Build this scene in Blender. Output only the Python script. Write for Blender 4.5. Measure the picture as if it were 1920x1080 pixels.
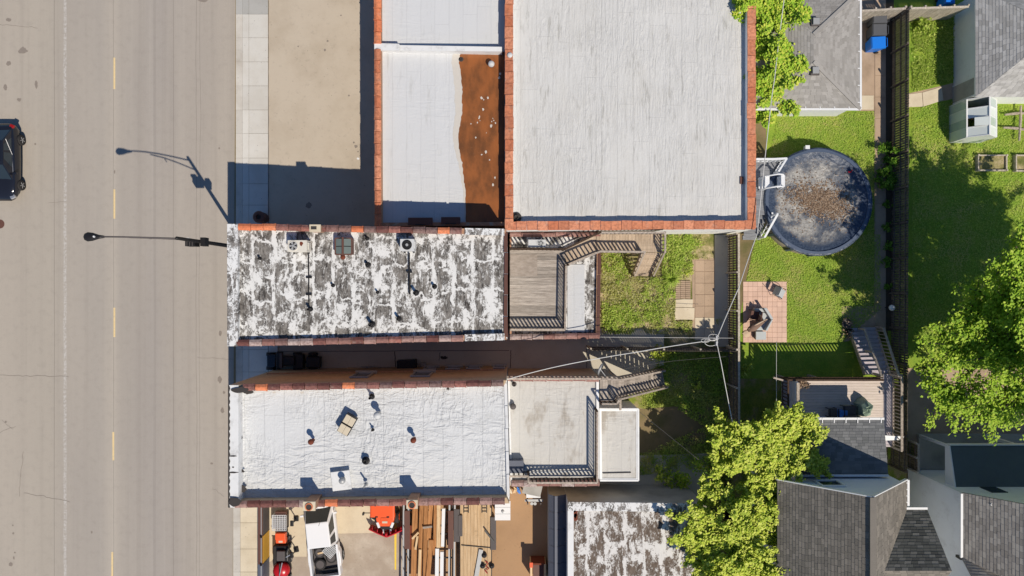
import bpy, bmesh, math, random
import numpy as np
from mathutils import Vector, Matrix, Euler
random.seed(7); RNG = np.random.default_rng(11)
for o in list(bpy.data.objects): bpy.data.objects.remove(o)
SC = bpy.context.scene; COL = SC.collection
R = math.radians
# ------------------------------------------------------------ camera, light
CAMH = 42.667                                   # drone height, metres
def W(px, py, h=0.0):                           # plan position of a point seen straight down, at height h
    k = (CAMH - h) / CAMH / 30.0
    return Vector(((px - 960) * k, (540 - py) * k, h))
cam = bpy.data.cameras.new('camera'); camo = bpy.data.objects.new('camera', cam); COL.objects.link(camo)
camo.location = (0, 0, CAMH); cam.sensor_width = 36; cam.lens = 24; cam.clip_end = 1000
SC.camera = camo
SUN = Vector((0.414, -0.643, 1.0)).normalized()
elev = math.asin(SUN.z); azim = math.atan2(SUN.x, SUN.y)
world = bpy.data.worlds.new('World'); SC.world = world; world.use_nodes = True
wn = world.node_tree.nodes; wl = world.node_tree.links
sky = wn.new('ShaderNodeTexSky'); sky.sky_type = 'NISHITA'; sky.sun_disc = False
sky.sun_elevation = elev; sky.sun_rotation = azim % (2 * math.pi); sky.ozone_density = 8.0; sky.air_density = 1.0; sky.dust_density = 0.0
wl.new(sky.outputs[0], wn['Background'].inputs[0]); wn['Background'].inputs[1].default_value = 0.08
sun = bpy.data.lights.new('sun', 'SUN'); suno = bpy.data.objects.new('sun', sun); COL.objects.link(suno)
sun.energy = 4.0; sun.angle = R(0.5); sun.color = (1.0, 0.915, 0.795)
suno.rotation_euler = SUN.to_track_quat('Z', 'Y').to_euler(); suno.location = (10, -20, 60)
SC.view_settings.view_transform = 'Standard'; SC.view_settings.look = 'None'
SC.view_settings.exposure = 0.0; SC.view_settings.gamma = 1.0; SC.view_settings.use_curve_mapping = False

# ------------------------------------------------------------ mesh helpers
WL = {}
def link(o, parent=None, loc=None):
    COL.objects.link(o)
    if parent is not None: o.parent = parent
    return o
def tag(o, label=None, cat=None, group=None, kind=None):
    if label: o['label'] = label
    if cat: o['category'] = cat
    if group: o['group'] = group
    if kind: o['kind'] = kind
    return o
def thing(name, label, cat, loc=(0, 0, 0), rz=0.0, group=None):
    o = bpy.data.objects.new(name, None); link(o); o.empty_display_size = 0.2
    o.location = loc; o.rotation_euler = (0, 0, rz); WL[o.name] = Vector(loc)
    return tag(o, label, cat, group)
class MB:
    def __init__(s): s.v = []; s.f = []; s.m = []
    def poly(s, pts, mi=0):
        i = len(s.v); s.v += [Vector(p) for p in pts]; s.f.append(tuple(range(i, i + len(pts)))); s.m.append(mi); return s
    def hexa(s, b, t, mi=0):                    # n-gon bottom / top
        n = len(b); i = len(s.v); s.v += [Vector(p) for p in b] + [Vector(p) for p in t]
        s.f.append(tuple(range(i + n - 1, i - 1, -1))); s.f.append(tuple(range(i + n, i + 2 * n)))
        for k in range(n):
            l = (k + 1) % n; s.f.append((i + k, i + l, i + n + l, i + n + k))
        s.m += [mi] * (n + 2); return s
    def prism(s, pts, z0, z1, mi=0):            # pts: xy; z may be lists
        n = len(pts); a = z0 if isinstance(z0, (list, tuple)) else [z0] * n; b = z1 if isinstance(z1, (list, tuple)) else [z1] * n
        return s.hexa([(p[0], p[1], a[i]) for i, p in enumerate(pts)], [(p[0], p[1], b[i]) for i, p in enumerate(pts)], mi)
    def box(s, c, d, rz=0.0, mi=0, rot=None):
        m = rot if rot is not None else Matrix.Rotation(rz, 3, 'Z'); c = Vector(c)
        q = [(-1, -1), (1, -1), (1, 1), (-1, 1)]
        f = lambda z: [c + m @ Vector((x * d[0] / 2, y * d[1] / 2, z * d[2] / 2)) for x, y in q]
        return s.hexa(f(-1), f(1), mi)
    def beam(s, p0, p1, w, h, mi=0):
        p0 = Vector(p0); p1 = Vector(p1); d = p1 - p0
        return s.box((p0 + p1) / 2, (d.length, w, h), mi=mi, rot=d.to_track_quat('X', 'Z').to_matrix())
    def cyl(s, p0, p1, r0, r1=None, n=12, mi=0):
        r1 = r0 if r1 is None else r1; p0 = Vector(p0); p1 = Vector(p1); q = (p1 - p0).to_track_quat('Z', 'Y').to_matrix()
        ring = lambda p, r: [p + q @ Vector((r * math.cos(2 * math.pi * k / n), r * math.sin(2 * math.pi * k / n), 0)) for k in range(n)]
        return s.hexa(ring(p0, r0), ring(p1, r1), mi)
    def tube(s, pts, r, n=6, mi=0):
        pts = [Vector(p) for p in pts]; rs = r if isinstance(r, (list, tuple)) else [r] * len(pts); base = len(s.v)
        for i, p in enumerate(pts):
            d = (pts[min(i + 1, len(pts) - 1)] - pts[max(i - 1, 0)]).normalized(); q = d.to_track_quat('Z', 'Y').to_matrix()
            s.v += [p + q @ Vector((rs[i] * math.cos(2 * math.pi * k / n), rs[i] * math.sin(2 * math.pi * k / n), 0)) for k in range(n)]
        for i in range(len(pts) - 1):
            for k in range(n):
                l = (k + 1) % n; a = base + i * n
                s.f.append((a + k, a + l, a + n + l, a + n + k)); s.m.append(mi)
        s.f.append(tuple(base + k for k in range(n))[::-1]); s.f.append(tuple(base + (len(pts) - 1) * n + k for k in range(n))); s.m += [mi, mi]
        return s
    def lathe(s, c, prof, n=20, mi=0, caps=True):
        c = Vector(c); base = len(s.v)
        for r, z in prof:
            s.v += [c + Vector((r * math.cos(2 * math.pi * k / n), r * math.sin(2 * math.pi * k / n), z)) for k in range(n)]
        for i in range(len(prof) - 1):
            for k in range(n):
                l = (k + 1) % n; a = base + i * n
                s.f.append((a + k, a + l, a + n + l, a + n + k)); s.m.append(mi)
        if caps: s.f.append(tuple(base + k for k in range(n))[::-1]); s.f.append(tuple(base + (len(prof) - 1) * n + k for k in range(n))); s.m += [mi, mi]
        return s
    def loft(s, rings, mi=0):
        n = len(rings[0]); base = len(s.v)
        for r in rings: s.v += [Vector(p) for p in r]
        for i in range(len(rings) - 1):
            for k in range(n):
                l = (k + 1) % n; a = base + i * n; s.f.append((a + k, a + l, a + n + l, a + n + k)); s.m.append(mi)
        s.f.append(tuple(base + k for k in range(n))[::-1]); s.f.append(tuple(base + (len(rings) - 1) * n + k for k in range(n))); s.m += [mi, mi]
        return s
    def ribbon(s, pts, w, mi=0):
        pts = [Vector(p) for p in pts]; L = []
        for i, p in enumerate(pts):
            d = (pts[min(i + 1, len(pts) - 1)] - pts[max(i - 1, 0)]); n = Vector((-d.y, d.x, 0)).normalized(); ww = w[i] if isinstance(w, list) else w
            L.append((p + n * ww / 2, p - n * ww / 2))
        for i in range(len(L) - 1): s.poly([L[i][0], L[i][1], L[i + 1][1], L[i + 1][0]], mi)
        return s
    def build(s, name, mats, parent=None, smooth=False, local=False, bevel=0):
        off = Vector((0, 0, 0)) if (parent is None or local) else WL[parent.name]
        me = bpy.data.meshes.new(name); me.from_pydata([tuple(v - off) for v in s.v], [], s.f)
        for m in (mats if isinstance(mats, (list, tuple)) else [mats]): me.materials.append(m)
        me.polygons.foreach_set('material_index', s.m)
        bm = bmesh.new(); bm.from_mesh(me); bmesh.ops.recalc_face_normals(bm, faces=bm.faces); bm.to_mesh(me); bm.free()
        if smooth: me.polygons.foreach_set('use_smooth', [True] * len(me.polygons))
        o = bpy.data.objects.new(name, me); link(o, parent)
        WL[o.name] = off
        if bevel:
            b = o.modifiers.new('bevel', 'BEVEL'); b.width = bevel; b.segments = 2; b.limit_method = 'ANGLE'
        return o
UNIT = {}
def unit_mesh(kind, mat):
    key = (kind, mat.name)
    if key in UNIT: return UNIT[key]
    mb = MB()
    if kind == 'box': mb.box((0, 0, 0), (1, 1, 1))
    elif kind == 'cyl': mb.cyl((0, 0, -.5), (0, 0, .5), .5, n=12)
    elif kind == 'tile':                        # saddle-backed clay coping tile with a raised collar
        def ring(x, g):
            return [(x, -.5 * g, 0), (x, -.5 * g, .35), (x, -.12, .95 * g), (x, .12, .95 * g), (x, .5 * g, .35), (x, .5 * g, 0)]
        mb.loft([ring(-.485, 1), ring(.36, 1), ring(.37, 1.12), ring(.485, 1.12)])
    elif kind == 'flattile':
        def ring(x, g): return [(x, -.5 * g, 0), (x, -.5 * g, .6), (x, .5 * g, .95 * g), (x, .5 * g, 0)]
        mb.loft([ring(-.49, 1), ring(.42, 1), ring(.43, 1.05), ring(.485, 1.05)])
    me = bpy.data.meshes.new(kind); me.from_pydata([tuple(v) for v in mb.v], [], mb.f); me.materials.append(mat)
    bm = bmesh.new(); bm.from_mesh(me); bmesh.ops.recalc_face_normals(bm, faces=bm.faces); bm.to_mesh(me); bm.free()
    UNIT[key] = me; return me
def piece(name, mat, parent, c, size, rz=0.0, kind='box', rot=None, local=False):
    o = bpy.data.objects.new(name, unit_mesh(kind, mat)); link(o, parent)
    o.location = Vector(c) - (WL[parent.name] if (parent is not None and not local) else Vector((0, 0, 0)))
    o.scale = size
    o.rotation_euler = rot if rot is not None else (0, 0, rz); WL[o.name] = Vector(c); return o
def bar(name, mat, parent, p0, p1, w, h, local=False):
    p0 = Vector(p0); p1 = Vector(p1); d = p1 - p0
    return piece(name, mat, parent, (p0 + p1) / 2, (d.length, w, h), rot=d.to_track_quat('X', 'Z').to_euler(), local=local)
def copy_thing(root, loc, rz, label):
    c = root.copy(); COL.objects.link(c); c.location = loc; c.rotation_euler = (0, 0, rz); c['label'] = label
    for ch in root.children:
        d = ch.copy(); COL.objects.link(d); d.parent = c
        for g in ch.children:
            e = g.copy(); COL.objects.link(e); e.parent = d
    return c

# ------------------------------------------------------------ material helpers
def lin(v): v /= 255.0; return v / 12.92 if v <= 0.04045 else ((v + 0.055) / 1.055) ** 2.4
def C(r, g, b): return (lin(r), lin(g), lin(b), 1.0)
class NT:
    def __init__(s, name, rough=.85, spec=.2, metal=0.0):
        s.mat = bpy.data.materials.new(name); s.mat.use_nodes = True; s.t = s.mat.node_tree; s.N = s.t.nodes; s.b = s.N['Principled BSDF']
        s.b.inputs['Roughness'].default_value = rough; s.b.inputs['Specular IOR Level'].default_value = spec; s.b.inputs['Metallic'].default_value = metal
        s.g = s.N.new('ShaderNodeNewGeometry'); s.P = s.g.outputs['Position']
    def put(s, inp, v):
        if hasattr(v, 'is_output') or isinstance(v, bpy.types.NodeSocket): s.t.links.new(v, inp)
        else: inp.default_value = v
    def math(s, op, a, b=0.0, c=0.0, clamp=False):
        n = s.N.new('ShaderNodeMath'); n.operation = op; n.use_clamp = clamp
        s.put(n.inputs[0], a); s.put(n.inputs[1], b); s.put(n.inputs[2], c); return n.outputs[0]
    def map(s, sc=(1, 1, 1), rz=0, loc=(0, 0, 0), vec=None):
        n = s.N.new('ShaderNodeMapping'); s.put(n.inputs[0], s.P if vec is None else vec); n.inputs[3].default_value = sc; n.inputs[2].default_value = (0, 0, rz); n.inputs[1].default_value = loc; return n.outputs[0]
    def noise(s, vec=None, scale=1, detail=4, rough=.55, dist=0.0):
        n = s.N.new('ShaderNodeTexNoise'); s.put(n.inputs['Vector'], s.P if vec is None else vec); n.inputs['Scale'].default_value = scale; n.inputs['Detail'].default_value = detail
        n.inputs['Roughness'].default_value = rough; n.inputs['Distortion'].default_value = dist; return n.outputs[0]
    def vor(s, vec=None, scale=1, feat='F1', out=0, rnd=1.0):
        n = s.N.new('ShaderNodeTexVoronoi'); n.feature = feat; s.put(n.inputs['Vector'], s.P if vec is None else vec); n.inputs['Scale'].default_value = scale; n.inputs['Randomness'].default_value = rnd; return n.outputs[out]
    def ramp(s, f, stops, interp='LINEAR'):
        n = s.N.new('ShaderNodeValToRGB'); s.put(n.inputs[0], f); e = n.color_ramp.elements; n.color_ramp.interpolation = interp
        while len(e) < len(stops): e.new(0.5)
        for i, (p, c) in enumerate(stops):
            e[i].position = p; e[i].color = c if isinstance(c, tuple) else (c, c, c, 1)
        return n.outputs[0]
    def sm(s, f, a, b):                         # smooth step a..b -> 0..1
        n = s.N.new('ShaderNodeMapRange'); n.interpolation_type = 'SMOOTHSTEP'; s.put(n.inputs[0], f); n.inputs[1].default_value = a; n.inputs[2].default_value = b; return n.outputs[0]
    def mix(s, f, a, b, mode='MIX'):
        n = s.N.new('ShaderNodeMix'); n.data_type = 'RGBA'; n.blend_type = mode; s.put(n.inputs[0], f); s.put(n.inputs[6], a); s.put(n.inputs[7], b); return n.outputs[2]
    def sep(s, vec=None):
        n = s.N.new('ShaderNodeSeparateXYZ'); s.put(n.inputs[0], s.P if vec is None else vec); return n.outputs
    def comb(s, x, y, z=0.0):
        n = s.N.new('ShaderNodeCombineXYZ'); s.put(n.inputs[0], x); s.put(n.inputs[1], y); s.put(n.inputs[2], z); return n.outputs[0]
    def bump(s, h, strength=.5, dist=.02):
        n = s.N.new('ShaderNodeBump'); s.put(n.inputs['Height'], h); n.inputs['Strength'].default_value = strength; n.inputs['Distance'].default_value = dist
        s.t.links.new(n.outputs[0], s.b.inputs['Normal']); return n
    def rand(s): return s.N.new('ShaderNodeObjectInfo').outputs['Random']
    def isl(s): return s.g.outputs['Random Per Island']
    def done(s, col=None, rough=None):
        if col is not None: s.put(s.b.inputs['Base Color'], col)
        if rough is not None: s.put(s.b.inputs['Roughness'], rough)
        return s.mat
def plain(name, c, rough=.7, var=.18, scale=4, spec=.25, metal=0.0, stretch=(1, 1, 1), bump=0.0, bscale=30, rnd=0.0, dirt=0.0, dcol=(.12, .10, .08, 1)):
    t = NT(name, rough, spec, metal)
    n = t.noise(t.map(stretch), scale, 6, .65)
    col = t.mix(n, tuple(x * (1 - var) for x in c[:3]) + (1,), tuple(min(1, x * (1 + var)) for x in c[:3]) + (1,))
    if rnd:
        r = t.rand(); k = t.math('MULTIPLY_ADD', r, 2 * rnd, 1 - rnd)
        col = t.mix(1.0, col, t.comb(k, k, k), 'MULTIPLY')
    if dirt:
        d = t.math('MULTIPLY', t.sm(t.noise(t.map(stretch), scale * .6, 8, .7), .5, .72), dirt); col = t.mix(d, col, dcol)
    if bump: t.bump(t.noise(t.map(stretch), bscale, 3), bump, .01)
    return t.done(col)
# ------------------------------------------------------------ materials
def seam(t, coord, x0, w, wig=.05, ns=.6):      # soft line across a world axis
    n = t.noise(t.map((ns, ns, ns), loc=(x0 * 3.1, x0, 0)), 1.0, 5)
    d = t.math('ABSOLUTE', t.math('ADD', t.math('SUBTRACT', coord, x0), t.math('MULTIPLY', t.math('SUBTRACT', n, .5), wig)))
    return t.math('SUBTRACT', 1.0, t.sm(d, w * .4, w))
def X(px, h=0): return W(px, 0, h).x
def Y(py, h=0): return W(0, py, h).y
def m_road():
    t = NT('worn_asphalt', .92, .15); x, y, z = t.sep()
    base = C(171, 163, 153)
    big = t.noise(t.map((.35, .05, 1)), 1, 6, .6); fine = t.noise(None, 26, 3, .7); mid = t.noise(None, 2.2, 5, .6)
    lane = t.ramp(t.math('MULTIPLY_ADD', x, 1 / 32.0, 1.0), [(0.0, (1.06, 1.04, 1.0, 1)), (.10, (1.04, 1.03, .99, 1)), (.145, (.975, .97, .965, 1)), (.195, (.96, .96, .96, 1)), (.222, (1.1, 1.09, 1.06, 1)), (.237, (.97, .965, .96, 1)), (.30, (.93, .93, .95, 1)), (.36, (.985, .975, .97, 1)), (.45, (1.05, 1.03, 1.0, 1)), (.5, (1.03, 1.01, .98, 1))])
    col = t.mix(1.0, base, lane, 'MULTIPLY')
    col = t.mix(t.math('MULTIPLY', t.sm(big, .35, .7), .26), col, C(190, 180, 165))
    col = t.mix(t.math('MULTIPLY', t.sm(mid, .45, .8), .22), col, C(140, 132, 124))
    col = t.mix(t.math('MULTIPLY', t.sm(fine, .5, .75), .34), col, C(112, 106, 100))
    band = t.noise(t.map((1.1, .012, 1), loc=(3, 0, 0)), 1.0, 6, .65); col = t.mix(t.math('MULTIPLY', t.sm(band, .48, .68), .22), col, C(138, 130, 122)); col = t.mix(t.math('MULTIPLY', t.sm(band, .48, .3), .2), col, C(192, 184, 172))
    agg = t.vor(None, 9, 'F1', 0); col = t.mix(t.math('MULTIPLY', t.math('SUBTRACT', 1.0, t.sm(agg, .05, .13)), .32), col, C(90, 84, 80))
    for px, w, s in ((102, .03, .36), (213, .022, .4), (325, .02, .4), (368, .02, .42), (374, .018, .36), (290, .12, .12)):
        col = t.mix(t.math('MULTIPLY', seam(t, x, X(px), w, .5 if px in (368, 374) else .12, .09), s), col, C(92, 86, 82))
    worn = t.math('MULTIPLY', seam(t, x, X(122), .13, .12, .5), t.sm(t.noise(None, 7, 5, .7), .38, .62))
    col = t.mix(t.math('MULTIPLY', worn, .62), col, C(206, 203, 198))
    t.bump(fine, .25, .01)
    return t.done(col)
def m_concrete(name, c, stain=(110, 95, 78), amt=.35, sc=1.0, fine=.3):
    t = NT(name, .9, .15)
    a = t.noise(None, .55 * sc, 6, .62); b = t.noise(None, 5 * sc, 5, .65); f = t.noise(None, 40, 3, .7)
    col = t.mix(t.math('MULTIPLY', t.sm(a, .4, .75), amt), C(*c), C(*stain))
    col = t.mix(t.math('MULTIPLY', t.sm(b, .55, .8), amt * .8), col, C(*[int(v * .72) for v in c]))
    col = t.mix(t.math('MULTIPLY', t.sm(f, .5, .78), fine), col, C(*[int(v * .74) for v in c]))
    v = t.vor(None, 2.3, 'F1', 0); col = t.mix(t.math('MULTIPLY', t.math('SUBTRACT', 1.0, t.sm(v, .035, .075)), .5), col, C(70, 62, 54))
    r = t.rand(); k = t.math('MULTIPLY_ADD', r, .12, .94); col = t.mix(1.0, col, t.comb(k, k, k), 'MULTIPLY')
    t.bump(f, .2, .01); return t.done(col)
def m_membrane(name, c, stain, amt, axis=0, spacing=.9, wr=(1.2, .4), wstr=.5, rot=0.0, stretch=(1.3, .38), thr=(.56, .7), rough=.75, same=False):
    t = NT(name, rough, .25); x, y, z = t.sep(); co = x if axis == 0 else y
    wob = t.math('MULTIPLY', t.math('SUBTRACT', t.noise(None, .8, 3), .5), .10)
    fr = t.math('FRACT', t.math('MULTIPLY', t.math('ADD', co, wob), 1 / spacing))
    sl = t.math('SUBTRACT', 1.0, t.sm(t.math('ABSOLUTE', t.math('SUBTRACT', fr, .5)), .0, .035))
    step = t.sm(fr, .5, .54)
    n1 = t.noise(t.map((wr[0], wr[1], 1), rz=rot), 1.6, 5, .55, .6)
    rid = t.math('POWER', t.math('SUBTRACT', 1.0, t.math('ABSOLUTE', t.math('MULTIPLY', t.math('SUBTRACT', n1, .5), 5.0)), clamp=True), 1.6)
    n2 = t.noise(t.map((wr[0] * 1.3, wr[1] * .6, 1) if same else (wr[1], wr[0], 1), rz=-rot * .6), 2.3, 4, .5, .4)
    rid2 = t.math('POWER', t.math('SUBTRACT', 1.0, t.math('ABSOLUTE', t.math('MULTIPLY', t.math('SUBTRACT', n2, .5), 6.0)), clamp=True), 1.8)
    zone = t.sm(t.noise(None, .22, 3), .38, .6)
    h = t.math('ADD', t.math('MULTIPLY', rid, zone), t.math('MULTIPLY', rid2, t.math('MULTIPLY', t.sm(t.noise(t.map(loc=(3, 2, 1)), .3, 4), .35, .65), .8))); h = t.math('ADD', h, t.math('MULTIPLY', step, .25)); h = t.math('ADD', h, t.math('MULTIPLY', t.noise(None, 9, 4), .5))
    st = t.sm(t.noise(t.map((stretch[0], stretch[1], 1)), 1.0, 7, .66), thr[0], thr[1])
    st2 = t.sm(t.noise(t.map((stretch[0] * 3, stretch[1] * 2.4, 1), loc=(9, 4, 0)), 1.0, 5, .6), .58, .74)
    sheet = t.noise(t.comb(t.math('FLOOR', t.math('ADD', t.math('MULTIPLY', t.math('ADD', co, wob), 1 / spacing), .5)), 0.0, 0.0), 3.7, 0)
    col = t.mix(t.math('MULTIPLY', sheet, .22), C(*c), C(*[int(v * .86) for v in c]))
    col = t.mix(t.math('MULTIPLY', t.math('ADD', st, t.math('MULTIPLY', st2, .7), clamp=True), amt), col, C(*stain))
    jy = t.math('FRACT', t.math('ADD', t.math('MULTIPLY', y if axis == 0 else x, .19), t.math('MULTIPLY', sheet, 7.0))); jl = t.math('SUBTRACT', 1.0, t.sm(t.math('ABSOLUTE', t.math('SUBTRACT', jy, .5)), .0, .006)); h = t.math('ADD', h, t.math('MULTIPLY', jl, .2)); sl = t.math('MAXIMUM', sl, jl)
    col = t.mix(t.math('MULTIPLY', sl, .2), col, C(*[int(v * .7) for v in c]))
    col = t.mix(t.math('MULTIPLY', t.sm(t.noise(None, 22, 4, .7), .52, .75), .16), col, C(*[int(v * .72) for v in c]))
    if same:
        st3 = t.sm(t.noise(t.map((7, .3, 1)), 1.3, 6, .7), .48, .72); col = t.mix(t.math('MULTIPLY', st3, .3), col, C(*stain)); st4 = t.sm(t.noise(t.map((.5, .25, 1), loc=(2, 8, 0)), 1.0, 5, .6), .45, .7); col = t.mix(t.math('MULTIPLY', st4, .16), col, C(188, 182, 168))
    t.bump(h, wstr, .045); return t.done(col)
def m_patchy(name, dark0, dark1, white, sp=1.08, cover=.5, spy=2.3, seamw=.40):
    t = NT(name, .85, .2); x, y, z = t.sep()
    n1 = t.math('SUBTRACT', t.noise(t.map((1, .45, 1)), 1.3, 6, .7), .5); n2 = t.math('SUBTRACT', t.noise(t.map(loc=(5, 9, 2)), .9, 6, .65), .5)
    nf = t.noise(None, 11, 5, .7)
    gx = t.math('MULTIPLY', t.math('ADD', x, t.math('MULTIPLY', n1, .85)), 1 / sp); cell = t.math('FLOOR', gx)
    sx = t.sm(t.math('ADD', t.math('ABSOLUTE', t.math('SUBTRACT', t.math('FRACT', gx), .5)), t.math('ADD', t.math('MULTIPLY', t.math('SUBTRACT', nf, .5), .22), t.math('MULTIPLY', n2, .22))), seamw, seamw + .04)
    wn = t.N.new('ShaderNodeTexWhiteNoise'); wn.noise_dimensions = '1D'; t.put(wn.inputs['W'], cell)
    gy = t.math('ADD', t.math('MULTIPLY', t.math('ADD', y, t.math('MULTIPLY', n2, 2.4)), 1 / spy), t.math('MULTIPLY', wn.outputs[0], .6))
    sy = t.sm(t.math('ADD', t.math('ABSOLUTE', t.math('SUBTRACT', t.math('FRACT', gy), .5)), t.math('MULTIPLY', t.math('SUBTRACT', nf, .5), .12)), .425, .455)
    pa = t.noise(t.map((1.1, .6, 1), loc=(3, 1, 0)), 1.45, 10, .76, .4)
    pm = t.sm(t.math('ADD', pa, t.math('MULTIPLY', t.math('SUBTRACT', nf, .5), .25)), cover, cover + .05)
    brk = t.sm(t.noise(t.map((1, .5, 1), loc=(1, 7, 3)), 2.2, 8, .78), .42, .50)
    wm = t.math('MAXIMUM', t.math('MULTIPLY', t.math('MAXIMUM', sx, sy), brk), pm)
    st = t.noise(t.map((6.5, 1.5, 1)), 1.0, 8, .78); st2 = t.noise(t.map((1.6, .9, 1)), 1.7, 8, .82)
    dk = t.mix(t.sm(t.math('ADD', t.math('MULTIPLY', st, .55), t.math('MULTIPLY', st2, .45)), .4, .6), C(*dark0), C(*dark1))
    fl = t.math('MULTIPLY', t.sm(t.math('ADD', t.math('MULTIPLY', t.noise(t.map((3.6, 1.5, 1)), 3.0, 8, .8), .7), t.math('MULTIPLY', pa, .4)), .56, .62), .8)
    dk = t.mix(fl, dk, C(*[int(v * .92) for v in white]))
    wt = t.mix(t.math('MULTIPLY', t.sm(t.noise(t.map((3, 1, 1)), 2.0, 6, .7), .5, .75), .35), C(*white), C(*[int(v * .72) for v in white]))
    col = t.mix(wm, dk, wt)
    wr = t.noise(t.map((1.2, .6, 1), rz=.7), 3.0, 4, .55, .5)
    t.bump(t.math('ADD', t.math('MULTIPLY', wm, .4), t.math('ADD', t.math('MULTIPLY', nf, .3), wr)), .45, .04)
    return t.done(col)
def m_grass(name, a, b, dirt, dthr=(.6, .72)):
    t = NT(name, .95, .1)
    n = t.noise(None, 1.1, 6, .65); f = t.noise(None, 18, 4, .7)
    col = t.mix(t.sm(n, .35, .65), C(*a), C(*b)); col = t.mix(t.math('MULTIPLY', t.sm(f, .42, .7), .5), col, C(*[int(v * .55) for v in a]))
    d = t.sm(t.math('ADD', t.math('MULTIPLY', t.noise(t.map(loc=(4, 8, 0)), .7, 6, .7), .8), t.math('MULTIPLY', f, .2)), dthr[0], dthr[1])
    col = t.mix(d, col, C(*dirt)); t.bump(f, .6, .05); return t.done(col)
def m_leaf(name, a, b, c, trans=.35, rough=.6, macro=None):
    t = NT(name, rough, .25); r = t.isl(); n = t.noise(None, .9, 3)
    col = t.ramp(r, [(0.0, C(*a)), (.55, C(*b)), (1.0, C(*c))])
    col = t.mix(t.math('MULTIPLY', n, .5), col, C(*a))
    if macro: col = t.mix(t.math('MULTIPLY', t.sm(t.noise(t.map(loc=(4, 8, 0)), .45, 6, .7), .42, .66), .75), col, C(*macro))
    t.put(t.b.inputs['Base Color'], col)
    tr = t.N.new('ShaderNodeBsdfTranslucent'); t.put(tr.inputs[0], col); mx = t.N.new('ShaderNodeMixShader'); mx.inputs[0].default_value = trans
    out = t.N['Material Output']; t.t.links.new(t.b.outputs[0], mx.inputs[1]); t.t.links.new(tr.outputs[0], mx.inputs[2]); t.t.links.new(mx.outputs[0], out.inputs[0])
    return t.mat
def m_wood(name, c, c2, stretch=(1, 12, 1), rnd=.16, rough=.85, scale=1.5):
    t = NT(name, rough, .15); n = t.noise(t.map(stretch), scale, 7, .7); r = t.rand()
    col = t.mix(t.sm(n, .3, .7), C(*c), C(*c2)); k = t.math('MULTIPLY_ADD', r, 2 * rnd, 1 - rnd); col = t.mix(1.0, col, t.comb(k, k, k), 'MULTIPLY')
    col = t.mix(t.math('MULTIPLY', t.sm(t.noise(None, 3.5, 6, .7), .55, .75), .3), col, C(*[int(v * .6) for v in c2]))
    t.bump(n, .3, .01); return t.done(col)
def m_tile(name, cols, rough=.7):
    t = NT(name, rough, .3); r = t.rand(); n = t.noise(None, 7, 5, .7)
    k = len(cols); col = t.ramp(r, [((i + .5) / k, C(*c)) for i, c in enumerate(cols)], 'CONSTANT' if k > 4 else 'LINEAR')
    col = t.mix(t.math('MULTIPLY', t.sm(n, .38, .66), .6), col, C(*[int(v * .68) for v in cols[0]])); col = t.mix(t.math('MULTIPLY', t.sm(t.noise(None, 2.3, 7, .75), .54, .7), .45), col, C(168, 152, 140)); t.bump(n, .35, .015); return t.done(col)
def m_shingle(name, a, b, c):
    t = NT(name, .95, .1); r = t.isl(); f = t.noise(None, 45, 3, .7); n = t.noise(None, .8, 5)
    col = t.ramp(r, [(0, C(*a)), (.5, C(*b)), (1, C(*c))]); col = t.mix(t.math('MULTIPLY', t.sm(f, .45, .7), .35), col, C(*[int(v * .6) for v in a]))
    col = t.mix(t.math('MULTIPLY', t.sm(n, .45, .7), .25), col, C(*[int(v * .8) for v in b])); return t.done(col)
def m_brick(name, a, b, mortar, sc=1.0):
    t = NT(name, .9, .15); x, y, z = t.sep()
    nrm = t.N.new('ShaderNodeTexBrick'); u = t.math('ADD', x, y); t.put(nrm.inputs['Vector'], t.comb(u, z)); nrm.inputs['Scale'].default_value = 4.4 * sc
    nrm.inputs['Color1'].default_value = C(*a); nrm.inputs['Color2'].default_value = C(*b); nrm.inputs['Mortar'].default_value = C(*mortar); nrm.inputs['Mortar Size'].default_value = .02
    n = t.noise(None, 1.2, 6, .65); col = t.mix(t.math('MULTIPLY', t.sm(n, .45, .75), .4), nrm.outputs[0], C(*[int(v * .7) for v in a])); return t.done(col)
def m_pool():
    t = NT('pool_cover_vinyl', .42, .4); cx, cy = 18.55, 5.23
    x, y, z = t.sep(); dx = t.math('SUBTRACT', x, cx); dy = t.math('SUBTRACT', y, cy)
    rr = t.math('SQRT', t.math('ADD', t.math('MULTIPLY', dx, dx), t.math('MULTIPLY', dy, dy)))
    n = t.noise(t.map((1, 1, 1), loc=(2, 5, 0)), .75, 8, .68, .3); f = t.noise(None, 9, 5, .7)
    inner = t.math('SUBTRACT', 1.0, t.sm(t.math('ADD', rr, t.math('MULTIPLY', t.math('SUBTRACT', n, .5), 1.4)), 2.3, 2.75))
    col = t.mix(t.sm(f, .35, .7), C(46, 58, 78), C(76, 88, 106))
    sed = t.mix(t.sm(f, .3, .7), C(206, 202, 194), C(140, 136, 130))
    col = t.mix(t.math('MULTIPLY', inner, t.sm(n, .41, .58)), col, sed)
    col = t.mix(t.math('MULTIPLY', inner, .3), col, C(112, 112, 110))
    t.bump(t.noise(None, 1.8, 4, .5, .9), .8, .1); return t.done(col)
M = {}
M['road'] = m_road()
M['walk'] = m_concrete('sidewalk_concrete', (212, 208, 199), (186, 176, 160), .4)
M['kerb'] = m_concrete('kerb_concrete', (205, 199, 188), (150, 138, 122), .5)
M['lot'] = m_concrete('parking_lot_paving', (192, 179, 160), (168, 153, 132), .5, .8, .3)
M['lot_tan'] = m_concrete('tan_yard_concrete', (214, 199, 172), (186, 168, 142), .5, 1.2)
M['lot_grey'] = m_concrete('grey_yard_asphalt', (172, 156, 138), (204, 192, 174), .7, 1.3)
M['lane'] = m_concrete('brown_lane_paving', (186, 150, 114), (160, 128, 98), .4, .8)
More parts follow.
